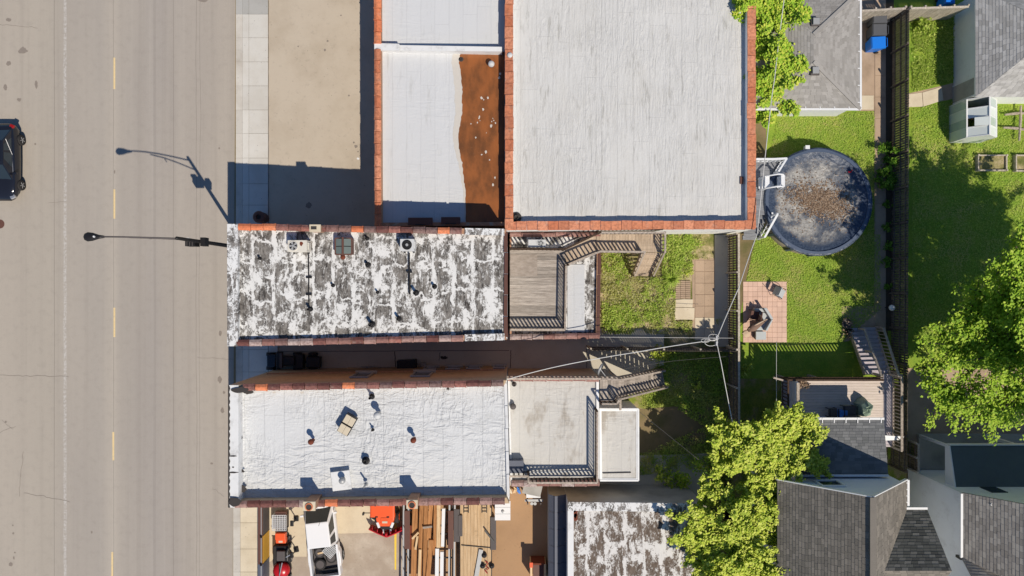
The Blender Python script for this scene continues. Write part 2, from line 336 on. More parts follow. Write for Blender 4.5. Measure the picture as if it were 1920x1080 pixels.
M['alley'] = m_concrete('alley_concrete', (206, 198, 180), (176, 166, 148), .5, .9)
M['path'] = m_concrete('garden_path_concrete', (186, 162, 138), (140, 120, 100), .6, 1.2)
M['slab'] = m_concrete('stepping_slab', (220, 206, 180), (180, 164, 136), .4, 1.5)
M['paver'] = m_concrete('pink_paver', (222, 188, 168), (192, 158, 138), .45, 1.3)
M['dirt'] = m_concrete('bare_dirt', (140, 122, 92), (96, 98, 56), .8, 1.1, .6)
M['soil'] = m_concrete('dark_border_soil', (92, 80, 66), (66, 60, 48), .7, 1.5, .5)
M['yellow'] = plain('yellow_road_paint', C(228, 202, 150), .8, .12, 9, dirt=.55, dcol=C(180, 170, 150))
M['yellow2'] = plain('yellow_line_paint', C(240, 206, 80), .8, .15, 9, dirt=.3, dcol=C(180, 160, 120))
M['stain'] = plain('dark_oil_stain', C(140, 130, 120), .9, .2, 6)
M['crack'] = plain('crack_filler', C(128, 119, 111), .9, .1, 6)
M['roofD'] = m_membrane('white_roll_roofing', (213, 212, 208), (152, 150, 142), .5, 0, .93, (2.6, .5), .6, 0, (3.6, .5), (.565, .68), same=True)
M['roofF'] = m_membrane('wrinkled_white_membrane', (217, 218, 217), (184, 184, 180), .45, 0, 1.05, (.6, 1.6), .95, .35, (.6, .6), (.56, .72))
M['roofC'] = m_membrane('smooth_white_membrane', (210, 211, 211), (180, 180, 176), .5, 0, .8, (1.2, .3), .22, 0, (2.2, .3), (.57, .72))
M['roofG'] = m_membrane('worn_painted_deck_roof', (206, 203, 196), (150, 138, 122), .65, 0, .85, (1.2, .3), .5, 0, (.7, .36), (.5, .66))
M['roofB'] = m_patchy('patchy_coated_roofing', (58, 54, 51), (146, 141, 134), (224, 223, 219), 1.05, .517, 1.6, .385)
M['roofJ'] = m_patchy('peeling_coated_roofing', (88, 76, 66), (122, 108, 96), (222, 219, 214), 1.08, .522, 3.4, .39)
M['flash'] = plain('white_flashing', C(226, 226, 224), .6, .06, 3, dirt=.35, dcol=C(120, 115, 108))
M['flashB'] = m_patchy('patchy_coated_parapet', (80, 76, 72), (150, 145, 140), (228, 228, 226), .5, .47, 1.2)
M['tar'] = plain('black_roof_tar', C(66, 62, 60), .8, .2, 6)
M['puddle'] = None
M['terra'] = m_tile('orange_clay_tile', [(204, 122, 86), (222, 146, 108), (196, 124, 92), (228, 154, 118)])
M['terra2'] = m_tile('bright_orange_clay_tile', [(232, 140, 96), (224, 128, 86)])
M['maroon'] = m_tile('glazed_maroon_tile', [(120, 78, 70), (150, 104, 94), (132, 112, 106), (164, 110, 98)], .35)
M['pinkt'] = m_tile('faded_pink_tile', [(150, 108, 98), (178, 146, 136), (158, 100, 88), (188, 170, 162)], .45)
M['brickF'] = m_brick('tan_brick', (208, 182, 148), (190, 162, 130), (186, 168, 146))
M['brickB'] = m_brick('brown_brick', (190, 146, 116), (168, 126, 100), (176, 160, 142))
M['stucco'] = plain('white_stucco', C(240, 240, 238), .9, .05, 2, dirt=.2, dcol=C(150, 140, 126))
M['greystucco'] = m_concrete('grey_cement_wall', (178, 174, 166), (120, 116, 108), .6, 1.0)
M['siding'] = plain('white_siding', C(226, 228, 228), .7, .05, 1)
M['sidingblue'] = plain('pale_siding', C(226, 230, 236), .7, .05, 1)
M['deckwood'] = m_wood('weathered_deck_board', (186, 176, 164), (138, 128, 118), (1, 14, 1), .32)
M['deckwood2'] = m_wood('weathered_landing_board', (206, 186, 162), (168, 148, 126), (14, 1, 1), .12)
M['deckgrey'] = m_wood('grey_pool_deck_board', (150, 152, 156), (118, 120, 124), (1, 10, 1), .1)
M['deckpale'] = m_wood('pale_composite_board', (222, 208, 196), (206, 190, 178), (1, 8, 1), .04)
M['railwood'] = m_wood('weathered_rail_wood', (196, 182, 166), (146, 134, 122), (6, 6, 6), .14)
M['darkwood'] = m_wood('dark_stained_wood', (92, 74, 60), (60, 48, 40), (6, 6, 6), .2)
M['fence'] = m_wood('brown_fence_wood', (150, 132, 112), (104, 92, 78), (6, 6, 2), .2)
M['fence_dark'] = m_wood('dark_fence_wood', (124, 114, 102), (86, 78, 70), (6, 6, 2), .2)
M['fence_pale'] = m_wood('pale_fence_wood', (206, 196, 180), (160, 148, 132), (6, 6, 2), .12)
M['plywood'] = m_wood('weathered_plywood', (172, 160, 148), (148, 136, 124), (2, 5, 1), .05)
M['stairpurple'] = m_wood('purple_grey_tread', (204, 194, 196), (172, 162, 166), (1, 8, 1), .08)
M['lumber'] = m_wood('brown_lumber', (196, 142, 92), (152, 104, 64), (10, .7, 1), .2)
M['lumber2'] = m_wood('pale_lumber', (232, 204, 164), (206, 172, 128), (10, .7, 1), .1)
M['trailerdeck'] = m_wood('pale_trailer_plank', (218, 190, 152), (190, 158, 118), (12, .6, 1), .06)
M['white'] = plain('white_paint', C(232, 232, 230), .45, .04, 3, spec=.4)
M['whitecar'] = plain('white_car_paint', C(236, 236, 236), .25, .02, 1, spec=.5)
M['blackcar'] = plain('black_car_paint', C(30, 32, 40), .12, .1, 1, spec=.6)
M['glass'] = plain('dark_glass', C(44, 54, 60), .06, .1, 1, spec=.7)
M['black'] = plain('black_metal', C(34, 32, 32), .45, .15, 5, spec=.4)
M['rubber'] = plain('black_rubber', C(52, 50, 49), .8, .15, 8)
M['darkgrey'] = plain('dark_grey_plastic', C(92, 86, 84), .6, .12, 6)
M['grey'] = plain('galvanised_grey', C(176, 176, 174), .5, .12, 5, metal=.3)
M['steel'] = plain('bright_steel', C(200, 200, 200), .35, .08, 5, metal=.7)
M['orange'] = plain('orange_machine_paint', C(238, 96, 48), .35, .06, 3, spec=.4)
M['red'] = plain('red_machine_paint', C(186, 26, 34), .3, .12, 3, spec=.5)
M['redlamp'] = plain('red_lamp_plastic', C(150, 24, 26), .2, .05, 3, spec=.5)
M['brownmetal'] = plain('brown_metal', C(104, 72, 62), .5, .12, 4, dirt=.2)
M['rust'] = plain('rusty_metal', C(118, 62, 44), .8, .2, 6)
M['skyglass'] = plain('skylight_pane', C(112, 122, 116), .25, .12, 2, spec=.5)
M['cream'] = plain('cream_acrylic', C(212, 198, 172), .4, .08, 3)
M['acbeige'] = plain('cream_ac_case', C(220, 214, 200), .5, .06, 4, dirt=.35, dcol=C(150, 90, 60))
M['acgrey'] = plain('pale_ac_case', C(206, 206, 204), .5, .06, 4, dirt=.3)
M['navy'] = plain('blue_grey_metal_roof', C(92, 96, 108), .4, .12, 2, spec=.4)
M['blue'] = plain('blue_bin_plastic', C(32, 124, 226), .4, .06, 3, spec=.4)
M['bluecooler'] = plain('blue_cooler_plastic', C(70, 130, 210), .5, .06, 3)
M['greytrash'] = plain('charcoal_bin_plastic', C(92, 94, 98), .5, .1, 3)
M['ochre'] = plain('ochre_panel', C(214, 166, 66), .6, .06, 3)
M['greenhouse'] = plain('twinwall_panel', C(226, 232, 226), .3, .05, 2, spec=.4)
M['tarp'] = plain('green_tarp', C(140, 158, 138), .6, .12, 3)
M['cushion'] = plain('grey_cushion', C(190, 194, 194), .85, .06, 6)
M['umbrella'] = plain('brown_canvas', C(134, 110, 96), .85, .15, 9)
M['pale_canvas'] = plain('tan_canvas', C(206, 182, 156), .85, .1, 6)
M['brown_leaf'] = m_leaf('dead_leaf', (104, 82, 64), (160, 134, 110), (204, 184, 160), .1)
M['poolwall'] = plain('pool_wall_vinyl', C(150, 140, 124), .6, .15, 3)
M['poolrim'] = plain('pool_rim_metal', C(84, 96, 116), .5, .12, 4)
M['pool'] = m_pool()
M['wire'] = plain('pale_cable', C(214, 212, 206), .5, .06, 3)
M['wiredark'] = plain('dark_cable', C(90, 88, 86), .5, .06, 3)
M['bark'] = plain('grey_bark', C(96, 86, 74), .95, .25, 8, bump=.6)
M['leafY'] = m_leaf('spring_leaf', (146, 172, 50), (216, 226, 90), (242, 242, 128), .2)
M['leafT'] = m_leaf('garden_tree_leaf', (132, 176, 44), (186, 212, 70), (234, 228, 100), .2)
M['leafG'] = m_leaf('maple_leaf', (132, 170, 48), (178, 206, 66), (210, 226, 92), .25)
M['weed'] = m_leaf('weed_leaf', (146, 154, 74), (206, 204, 118), (240, 230, 186), .2)
M['blade'] = m_leaf('grass_blade', (138, 172, 56), (176, 204, 82), (208, 218, 110), .2, macro=(214, 198, 130))
M['lush'] = m_leaf('bright_weed_leaf', (128, 160, 52), (182, 204, 84), (226, 230, 132), .22)
M['shrubleaf'] = m_leaf('fern_leaf', (84, 130, 36), (120, 160, 50), (160, 192, 76), .3)
M['lawn'] = m_grass('lawn', (130, 162, 58), (158, 176, 70), (182, 170, 118), (.6, .74))
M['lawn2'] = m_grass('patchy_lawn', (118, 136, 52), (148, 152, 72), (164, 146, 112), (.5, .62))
M['weedbase'] = m_grass('weedy_ground', (112, 118, 62), (160, 150, 100), (200, 180, 146), (.46, .6))
M['ground'] = m_grass('rough_ground', (96, 100, 46), (120, 116, 70), (130, 114, 88), (.5, .65))
M['shG'] = m_shingle('light_grey_shingle', (152, 148, 142), (164, 160, 154), (176, 172, 166))
M['shH0'] = m_shingle('pale_grey_shingle', (162, 160, 156), (178, 176, 172), (196, 194, 190))
M['shH1'] = m_shingle('brown_grey_shingle', (116, 111, 103), (128, 122, 113), (142, 135, 125))
M['shH1d'] = m_shingle('charcoal_shingle', (108, 110, 110), (120, 121, 122), (134, 135, 135))
M['shShade'] = m_shingle('shade_toned_shingle', (84, 84, 80), (104, 104, 98), (128, 126, 120))
M['shH2'] = m_shingle('striped_grey_shingle', (142, 136, 128), (158, 152, 144), (176, 170, 160))
M['flatdark'] = plain('dark_rubber_roof', C(98, 104, 102), .8, .12, 3)
M['metalpost'] = plain('white_vinyl', C(228, 230, 232), .5, .04, 3)
def m_puddle():
    t = NT('rusty_roof_water', .16, .35); n = t.noise(t.map((.8, .4, 1)), 1.4, 6, .6); f = t.noise(None, 14, 4, .7)
    col = t.mix(t.sm(n, .35, .7), C(154, 94, 52), C(108, 70, 42)); col = t.mix(t.math('MULTIPLY', t.sm(f, .6, .7), .18), col, C(196, 150, 112)); return t.done(col, .3)
M['puddle'] = m_puddle()
M['silt'] = plain('grey_silt', C(204, 198, 188), .85, .08, 3)
# ------------------------------------------------------------ ground, road, paving
def sheet(name, pts, z, mat, parent=None, kind=None):
    mb = MB(); mb.poly([(W(a, b).x, W(a, b).y, z) for a, b in pts]); o = mb.build(name, mat, parent)
    if kind: o['kind'] = kind
    return o
def rect(x0, y0, x1, y1): return [(x0, y0), (x1, y0), (x1, y1), (x0, y1)]
mb = MB(); mb.poly([(-250, -250, -.05), (250, -250, -.05), (250, 250, -.05), (-250, 250, -.05)]); mb.build('ground', M['ground'])['kind'] = 'structure'
road = sheet('road', [(-900, -700), (444, -700), (436, 1800), (-900, 1800)], 0.0, M['road'], kind='structure')
for x, y0, y1 in ((214.5, 108, 167), (214.5, 355, 410), (214.5, 577, 632), (212.5, 810, 863), (210.5, 1035, 1092), (215, -130, -72)):
    sheet('lane_dash', [(x - 1.7, y0), (x + 1.7, y0), (x + 1.7, y1), (x - 1.7, y1)], .004, M['yellow'], road)
def wiggle(p0, p1, n, amp):
    return [(p0[0] + (p1[0] - p0[0]) * i / n + random.uniform(-amp, amp), p0[1] + (p1[1] - p0[1]) * i / n + random.uniform(-amp, amp)) for i in range(n + 1)]
def crack(pts, w=.025, z=.005, parent=road):
    mb = MB(); mb.ribbon([(W(a, b).x, W(a, b).y, z) for a, b in pts], w); mb.build('crack', M['crack'], parent)
crack(wiggle((0, 704), (128, 706), 18, 1.2)); crack(wiggle((45, 924), (130, 940), 14, 1.6)); crack(wiggle((44, 846), (36, 930), 12, 1.4), .02)
crack(wiggle((0, 46), (70, 52), 12, 1.3), .018); crack(wiggle((30, 800), (0, 812), 7, 2), .02); crack(wiggle((24, 806), (4, 788), 6, 2), .016)
crack(wiggle((398, 915), (420, 930), 8, 1.5), .015); crack(wiggle((370, 670), (440, 674), 12, 1), .014); crack(wiggle((90, 380), (125, 377), 8, 1), .014)
def blot(px, py, rx, ry, z, mat, parent, name, n=16):
    mb = MB(); ph = random.uniform(0, 6)
    mb.poly([(W(px, py).x + rx * math.cos(2 * math.pi * k / n) * random.uniform(.7, 1.2), W(px, py).y + ry * math.sin(2 * math.pi * k / n) * random.uniform(.7, 1.2), z) for k in range(n)])
    return mb.build(name, mat, parent)
for px, py, rx, ry in ((43, 95, .28, .22), (16, 37, .18, .12), (16, 119, .16, .14), (68, 158, .1, .28), (36, 187, .16, .12), (10, 164, .12, .2), (66, 270, .07, .07), (412, 712, .13, .22), (420, 736, .08, .1), (413, 625, .11, .16), (417, 770, .12, .18), (20, 1058, .12, .14), (26, 1046, .07, .1), (25, 1000, .06, .07), (28, 1036, .06, .05), (24, 985, .05, .05), (11, 791, .07, .07), (381, 1, .3, .1), (215, 322, .05, .12), (172, 998, .06, .08), (397, 869, .1, .07), (411, 278, .06, .07)):
    blot(px, py, rx, ry, .006, M['stain'], road, 'stain')
mh = thing('manhole_cover', 'round dark brown utility cover cut off by the left picture edge on the road', 'manhole cover', W(0, 420, 0)); mb = MB(); mb.lathe(W(0, 420, .002), [(.28, 0), (.28, .008), (.23, .009), (.22, .006), (.1, .006)], 20); mb.build('cover_plate', M['brownmetal'], mh)
# pavement
base = sheet('pavement', [(443, -120), (505, -120), (500, 1200), (437, 1200)], .09, M['dirt'], kind='structure'); WL[base.name] = Vector((0, 0, 0))
def slab(x0, y0, x1, y1, mat, gap=.5, z=.12, name='slab', parent=base):
    a = W(x0, y0); b = W(x1, y1)
    piece(name, mat, parent, ((a.x + b.x) / 2, (a.y + b.y) / 2, z - .075), (abs(b.x - a.x) - gap / 30, abs(b.y - a.y) - gap / 30, .15))
M['ramp'] = m_concrete('grey_ramp_concrete', (176, 174, 168), (150, 146, 138), .4, 1)
rows = [-90, -62, -17, 28, 72, 117, 162, 207, 251, 297, 345, 385, 431, 477, 520, 566, 610, 655, 697, 742, 790, 835, 880, 925]
for a, b in zip(rows[:-1], rows[1:]):
    ramp = b <= 28
    slab(468, a, 504, b, M['ramp' if ramp else 'walk'], .55); slab(456, a, 468, b, M['ramp' if ramp else 'walk'], .4)
    slab(443.5, a, 456, b, M['ramp' if ramp else 'kerb'], .25, .118)
rows = [925, 979, 1028, 1071, 1115, 1160]
for a, b in zip(rows[:-1], rows[1:]):
    slab(452, a, 497, b, M['walk'] if False else M['slab'], .6); slab(438.5, a, 452, b, M['kerb'], .3, .118)
for a, b in ((620, 674), (674, 728)): slab(504.6, a, 522, b, M['walk'], .5, .122)
# surfaces
lot = sheet('parking_lot', [(504.4, -300), (742, -300), (742, 470), (504.4, 470)], .10, M['lot'], kind='structure')
for p0, p1, w in (((505, 2), (504.8, 425), .03),): 
    mb = MB(); mb.ribbon([(W(a, b).x, W(a, b).y, .126) for a, b in wiggle(p0, p1, 60, .35)], w); mb.build('joint', M['crack'], lot)
for px, py, r in ((615, 78, .07), (610, 95, .08), (668, 275, .1), (664, 268, .06), (672, 285, .05), (560, 88, .05), (640, 30, .05), (580, 385, .2), (655, 180, .06)): blot(px, py, r, r, .105, M['stain'], lot, 'stain')
blot(672, 298, .1, .07, .106, M['flash'], lot, 'litter', 6)
alley = sheet('alley', [(500, 590), (1110, 590), (1110, 616), (1245, 616), (1245, 684), (1200, 700), (1150, 730), (500, 730)], .0, M['alley'], kind='structure')
for p in (((505, 659), (955, 657), .03), ((740, 659), (742, 690), .05), ((958, 656), (957, 690), .04), ((825, 660), (823, 676), .03), ((1100, 655), (1100, 690), .03)):
    mb = MB(); mb.ribbon([(W(a, b).x, W(a, b).y, .006) for a, b in wiggle(p[0], p[1], 20, .5)], p[2]); mb.build('crack', M['tar'], alley)
blot(832, 671, .25, .12, .006, M['tar'], alley, 'stain')
sheet('tan_yard', rect(497, 860, 745, 1300), .004, M['lot_tan'], kind='structure')
sheet('grey_yard', [(520, 1044), (575, 1044), (575, 1002), (760, 998), (760, 1300), (497, 1300), (497, 1060)], .008, M['lot_grey'], kind='structure')
sheet('brown_lane', [(738, 860), (1030, 860), (1030, 1300), (738, 1300)], .0, M['lane'], kind='structure')
ln = sheet('lane_line', [(739, 948), (744, 948), (743, 1068), (740, 1068)], .012, M['yellow2'], kind='structure')
sheet('back_passage', [(1000, 860), (1330, 850), (1330, 960), (1000, 960)], -.004, M['alley'], kind='structure')
# yards
sheet('weedy_yard', rect(1095, 430, 1372, 660), -.012, M['weedbase'], kind='structure')
sheet('lawn', rect(1372, 195, 1650, 710), -.008, M['lawn'], kind='structure')
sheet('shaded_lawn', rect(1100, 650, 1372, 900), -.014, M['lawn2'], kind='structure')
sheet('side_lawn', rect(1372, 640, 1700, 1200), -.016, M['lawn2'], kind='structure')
sheet('neighbour_lawn', rect(1665, -120, 2300, 860), -.006, M['lawn'], kind='structure')
sheet('gravel_strip', [(1380, -60), (1430, -60), (1438, 300), (1418, 450), (1400, 520), (1380, 640)], -.002, M['dirt'], kind='structure')
sheet('worn_ground', [(1190, 768), (1265, 762), (1320, 775), (1325, 830), (1260, 842), (1190, 850)], -.003, M['dirt'], kind='structure')
pth = sheet('garden_path', rect(1298, 484, 1341, 622), .002, M['path'], kind='structure')
yy = 488
while yy < 618:
    xx = 1303
    for w in (18, 18):
        slab(xx, yy, xx + w, yy + 21, M['path'] if yy < 590 else M['slab'], .3, .03, 'paver', pth); xx += w
    yy += 21.5
sheet('fence_path', rect(1340, 440, 1368, 650), .003, M['alley'], kind='structure')
gp = sheet('side_path', rect(1639, -60, 1661, 622), .002, M['path'], kind='structure')
yy = -58
while yy < 615: slab(1640, yy, 1660, yy + 40, M['path'], .5, .03, 'slab', gp); yy += 40
sheet('fence_border', rect(1660, -40, 1676, 620), .001, M['soil'], kind='structure')
pad = sheet('bin_pad', rect(1605, 0, 1640, 208), .001, M['path'], kind='structure')
slab(1612, 0, 1638, 178, M['path'], .5, .025, 'slab', pad); slab(1612, 179, 1638, 206, M['slab'], .5, .03, 'slab', pad)
sheet('stair_pad', [(1578, 574), (1640, 574), (1640, 612), (1590, 640), (1578, 640)], .004, M['path'], kind='structure')
wk = sheet('neighbour_walk', [(1700, 176), (1770, 160), (1800, 152), (1800, 182), (1775, 188), (1700, 202)], .003, M['path'], kind='structure')
mb = MB(); mb.prism([W(1703, 177).xy, W(1728, 174).xy, W(1730, 200).xy, W(1703, 201).xy], .003, .035); mb.build('slab', M['slab'], wk)
mb = MB(); mb.prism([W(1729, 174).xy, W(1765, 163).xy, W(1768, 188).xy, W(1731, 200).xy], .003, .035); mb.build('slab', M['slab'], wk)
sheet('neighbour_patio', [(1700, 690), (2100, 690), (2100, 870), (1760, 870), (1700, 820)], .0, M['path'], kind='structure')

# ------------------------------------------------------------ flat-roofed buildings
def wallbox(a, b, ia, ib, ta, tb): 
    mb = MB(); mb.hexa([(a.x, a.y, -.3), (b.x, b.y, -.3), (ib.x, ib.y, -.3), (ia.x, ia.y, -.3)], [(a.x, a.y, ta), (b.x, b.y, tb), (ib.x, ib.y, tb), (ia.x, ia.y, ta)]); return mb
def grid_roof(name, q, mat, parent, n=8):
    mb = MB(); P = lambda u, v: q[0].lerp(q[1], u).lerp(q[3].lerp(q[2], u), v)
    g = [[P(i / n, j / n) for i in range(n + 1)] for j in range(n + 1)]
    for j in range(n):
        for i in range(n): mb.poly([g[j][i], g[j][i + 1], g[j + 1][i + 1], g[j + 1][i]])
    return mb.build(name, mat, parent)
def building(name, label, cat, tops, wallmat, roofmat, drop, t=.3, wallname='wall', mats=None, low=None):
    P = [W(*p) for p in tops]; c = sum(P, Vector()) / 4; b = thing(name, label, cat, (c.x, c.y, 0))
    sg = [(1, -1), (-1, -1), (-1, 1), (1, 1)]; ts = t if isinstance(t, (list, tuple)) else [t] * 4     # t: N,E,S,W
    off = [(ts[3], ts[0]), (ts[1], ts[0]), (ts[1], ts[2]), (ts[3], ts[2])]
    I = [Vector((p.x + s[0] * o[0], p.y + s[1] * o[1], p.z)) for p, s, o in zip(P, sg, off)]
    for k in range(4):
        l = (k + 1) % 4; m = (mats or {}).get('NESW'[k], wallmat)
        lo = (low or {}).get('NESW'[k], 0.0)
        wallbox(P[k], P[l], I[k], I[l], P[k].z - lo, P[l].z - lo).build(wallname, m, b)
    dr = drop if isinstance(drop, (list, tuple)) else [drop] * 4
    q = [Vector((p.x - s[0] * .01, p.y - s[1] * .01, p.z - d)) for p, s, d in zip(I, sg, dr)]
    rf = grid_roof('roof', q, roofmat, b)
    return b, P, I, rf
def coping(parent, p0, p1, width, L, matf, inward, kind='tile', name='coping_tile', hgt=.13, z=.002):
    p0 = Vector(p0); p1 = Vector(p1); d = p1 - p0; n = max(1, round(d.length / L)); q = d.to_track_quat('X', 'Z').to_euler(); iw = Vector((inward[0], inward[1], 0)) * (width / 2 - .03)
    for i in range(n):
        c = p0 + d * ((i + .5) / n) + iw + Vector((0, 0, z + random.uniform(0, .008)))
        r = q.copy(); r.z += random.uniform(-.02, .02); r.x += random.uniform(-.04, .04); c += Vector((inward[0], inward[1], 0)) * random.uniform(-.015, .015)
        piece(name, matf(i, n) if callable(matf) else matf, parent, c, (d.length / n * random.uniform(.97, 1.0), width * random.uniform(.94, 1.05), hgt), rot=r, kind=kind)
TM = lambda *bright: (lambda i, n: M['terra2'] if i in bright else (M['maroon']))
# B: middle shop with the patchy roof
B, BP, BI, Br = building('patchy_roof_shop', 'long flat roofed shop with peeling white coating over black roof sheets', 'building',
    [(428, 420, 7.0), (951, 430, 6.1), (951, 637, 6.1), (428, 649, 7.0)], M['brickB'], M['roofB'], .26, (.28, .16, .28, .5), mats={'W': M['flashB'], 'E': M['flash']}, low={'E': .2})
pt = lambda P, a, b, u: P[a].lerp(P[b], u)
coping(B, pt(BP, 0, 1, .036), pt(BP, 0, 1, .835), .34, .66, TM(0, 1, 2, 9, 16), (0, -1))
coping(B, pt(BP, 3, 2, .03), pt(BP, 3, 2, .84), .34, .66, lambda i, n: M['pinkt'] if i % 3 else M['maroon'], (0, 1))
coping(B, BP[1] - Vector((0, .1, .2)), BP[2] - Vector((0, -.1, .2)), .2, 1.1, M['brownmetal'], (-1, 0), 'flattile', hgt=.06)
for a, b, s in ((0, 1, -1), (3, 2, 1)):
    p = pt(BP, a, b, .845); q = pt(BP, a, b, .99); bar('flashing', M['flashB'], B, p + Vector((0, s * .16, .03)), q + Vector((0, s * .16, .03)), .36, .08)
mb = MB(); mb.prism([(BP[0].x - .03, BP[0].y), (BP[0].x + .52, BP[0].y), (BP[3].x + .52, BP[3].y), (BP[3].x - .03, BP[3].y)], 7.0, 7.07); mb.build('parapet_cap', M['flashB'], B)
# F: lower shop with the wrinkled white roof
F, FP, FI, Fr = building('white_roof_shop', 'long flat roofed brick shop with wrinkled white roof, tan brick side facing the alley', 'building',
    [(430, 722, 7.0), (950, 713, 6.9), (955, 944, 6.9), (430, 951, 7.0)], M['brickF'], M['roofF'], [.45, .5, .62, .62], (.28, .14, .3, .5), mats={'W': M['flash'], 'E': M['flash']}, low={'E': .5})
coping(F, pt(FP, 0, 1, .05), pt(FP, 0, 1, .99), .34, .66, TM(1, 8), (0, -1))
coping(F, pt(FP, 3, 2, .02), pt(FP, 3, 2, .985), .36, .66, lambda i, n: M['terra2'] if i == 7 else M['pinkt'] if i in (0, 5, 11, 14, 15, 17, 19, 21, 22, 23) else M['maroon'], (0, 1))
coping(F, FP[1] - Vector((0, .2, .5)), FP[2] - Vector((0, -.2, .5)), .16, 1.2, M['flash'], (-1, 0), 'flattile', hgt=.05)
mb = MB(); mb.prism([(FP[0].x - .02, FP[0].y), (FP[0].x + .5, FP[0].y), (FP[3].x + .5, FP[3].y), (FP[3].x - .02, FP[3].y)], 7.0, 7.06); mb.build('parapet_cap', M['flash'], F)
pts = [(FP[0].x - .05, FP[0].y - .3)]
mb = MB(); xs = FP[0].x; ys = np.linspace(FP[0].y, FP[3].y, 70)
for i in range(69):
    w0, w1 = .05 + .07 * abs(math.sin(i * 2.3)), .05 + .07 * abs(math.sin((i + 1) * 2.3))
    mb.poly([(xs - .04, ys[i], 7.075), (xs - .04 + w0, ys[i], 7.075), (xs - .04 + w1, ys[i + 1], 7.075), (xs - .04, ys[i + 1], 7.075)])
mb.build('tar_edge', M['tar'], F)
def roofz(P, drop): 
    return lambda x: P[0].z + (P[1].z - P[0].z) * (x - P[0].x) / (P[1].x - P[0].x) - drop
def tarpatch(px, py, h, rx, ry, par, mat='tar'):
    p = W(px, py, h); mb = MB(); n = 14
    mb.prism([(p.x + rx * math.cos(2 * math.pi * k / n) * random.uniform(.7, 1.2), p.y + ry * math.sin(2 * math.pi * k / n) * random.uniform(.7, 1.2)) for k in range(n)], h, h + .012); mb.build('tar_patch', M[mat], par)
for px, py, rx, ry in ((449, 757, .16, .1), (451, 820, .12, .12), (452, 883, .2, .1), (452, 917, .32, .2)): tarpatch(px, py, 6.62, rx, ry, F)
for py, rx in ((855, .2), (886, .26), (876, .05)): tarpatch(437, py, 7.065, rx, .04, F)
tarpatch(450, 731, 7.12, .55, .16, F); tarpatch(440, 940, 7.13, .35, .25, F); tarpatch(465, 735, 6.72, .3, .12, F); tarpatch(840, 729, 6.72, .08, .08, F)
for px in (514, 566): tarpatch(px, 736, 6.72, .1, .06, F, 'silt')
# D: big white roof
D, DP, DI, Dr = building('big_white_roof_building', 'wide flat white roofed building edged in orange clay coping tiles', 'building',
    [(948, -160, 4.4), (1415, -160, 3.5), (1415, 429, 3.5), (948, 431, 4.4)], M['stucco'], M['roofD'], [.45, .45, .45, .45], .42)
OT = lambda i, n: M['terra']
coping(D, DP[0], DP[3], .46, .64, OT, (1, 0), 'flattile', hgt=.1); coping(D, DP[1], DP[2], .46, .9, OT, (-1, 0), 'flattile', hgt=.1)
coping(D, DP[3], DP[2], .5, .6, OT, (0, 1), 'flattile', hgt=.1)
# C: low roof with rust-coloured pond
Cb, CP, CI, Cr = building('ponded_roof_building', 'low white roofed building with rust brown water ponded along one side', 'building',
    [(702, -160, 4.3), (948, -160, 4.0), (948, 423, 4.0), (704, 424, 4.3)], M['brickB'], M['roofC'], [.45, .5, .5, .45], (.3, .04, .2, .34))
coping(Cb, CP[0], pt(CP, 0, 3, .416), .4, .66, lambda i, n: M['terra2'], (1, 0)); coping(Cb, pt(CP, 0, 3, .432), CP[3], .36, .66, lambda i, n: M['terra'] if i != 15 else M['maroon'], (1, 0))
cz = lambda px: 3.86 + (3.5 - 3.86) * (px - 712) / (945 - 712)
def Cw(px, py, dz=0.0):
    z = cz(px) + dz; return W(px, py, z)
mb = MB(); a = W(713, 84, 4.2); b = W(941, 88, 4.1); mb.prism([(a.x - .3, a.y + .0), (b.x, b.y), (b.x, b.y - .26), (a.x - .3, a.y - .3)], 3.2, [4.22, 4.12, 4.12, 4.22]); mb.build('dividing_parapet', M['flash'], Cb)
a = W(712, 83, 4.3); mb = MB(); mb.prism([(a.x - .3, a.y + .06), (a.x + 1.1, a.y + .02), (a.x + 1.1, a.y - .34), (a.x - .3, a.y - .36)], 4.23, 4.33); mb.build('parapet_cap', M['flash'], Cb)
wob = [(868, 97), (862, 104), (861, 118), (864, 135), (865, 152), (867, 168), (866, 184), (867, 200), (866, 215), (863, 232), (860, 246), (859, 262), (861, 278), (863, 292), (867, 305), (868, 320), (870, 338), (872, 352), (873, 372), (874, 422)]
def wiggly(pts, n, amp):
    out = []
    for (a, b) in zip(pts[:-1], pts[1:]):
        for k in range(n): u = k / n; out.append((a[0] + (b[0] - a[0]) * u + random.uniform(-amp, amp), a[1] + (b[1] - a[1]) * u))
    return out + [pts[-1]]
def roofpoly(name, pts, dz, mat): 
    mb = MB(); mb.poly([Cw(x, y, dz) for x, y in pts]); return mb.build(name, mat, Cb)
edge = wiggly(wob, 4, .9)
def striprow(name, L, R_, dz, mat):
    mb = MB()
    for i in range(len(L) - 1): mb.poly([Cw(L[i][0], L[i][1], dz), Cw(R_[i][0], R_[i][1], dz), Cw(R_[i + 1][0], R_[i + 1][1], dz), Cw(L[i + 1][0], L[i + 1][1], dz)])
    return mb.build(name, mat, Cb)
rim = [(x - 8 - 6 * math.sin(y * .011) - random.uniform(0, .8), y) for x, y in edge]
striprow('silt_margin', rim, [(x + 3, y) for x, y in edge], .008, M['silt'])
striprow('pond_water', edge, [(946, y) for x, y in edge], .016, M['puddle'])
mb = MB()
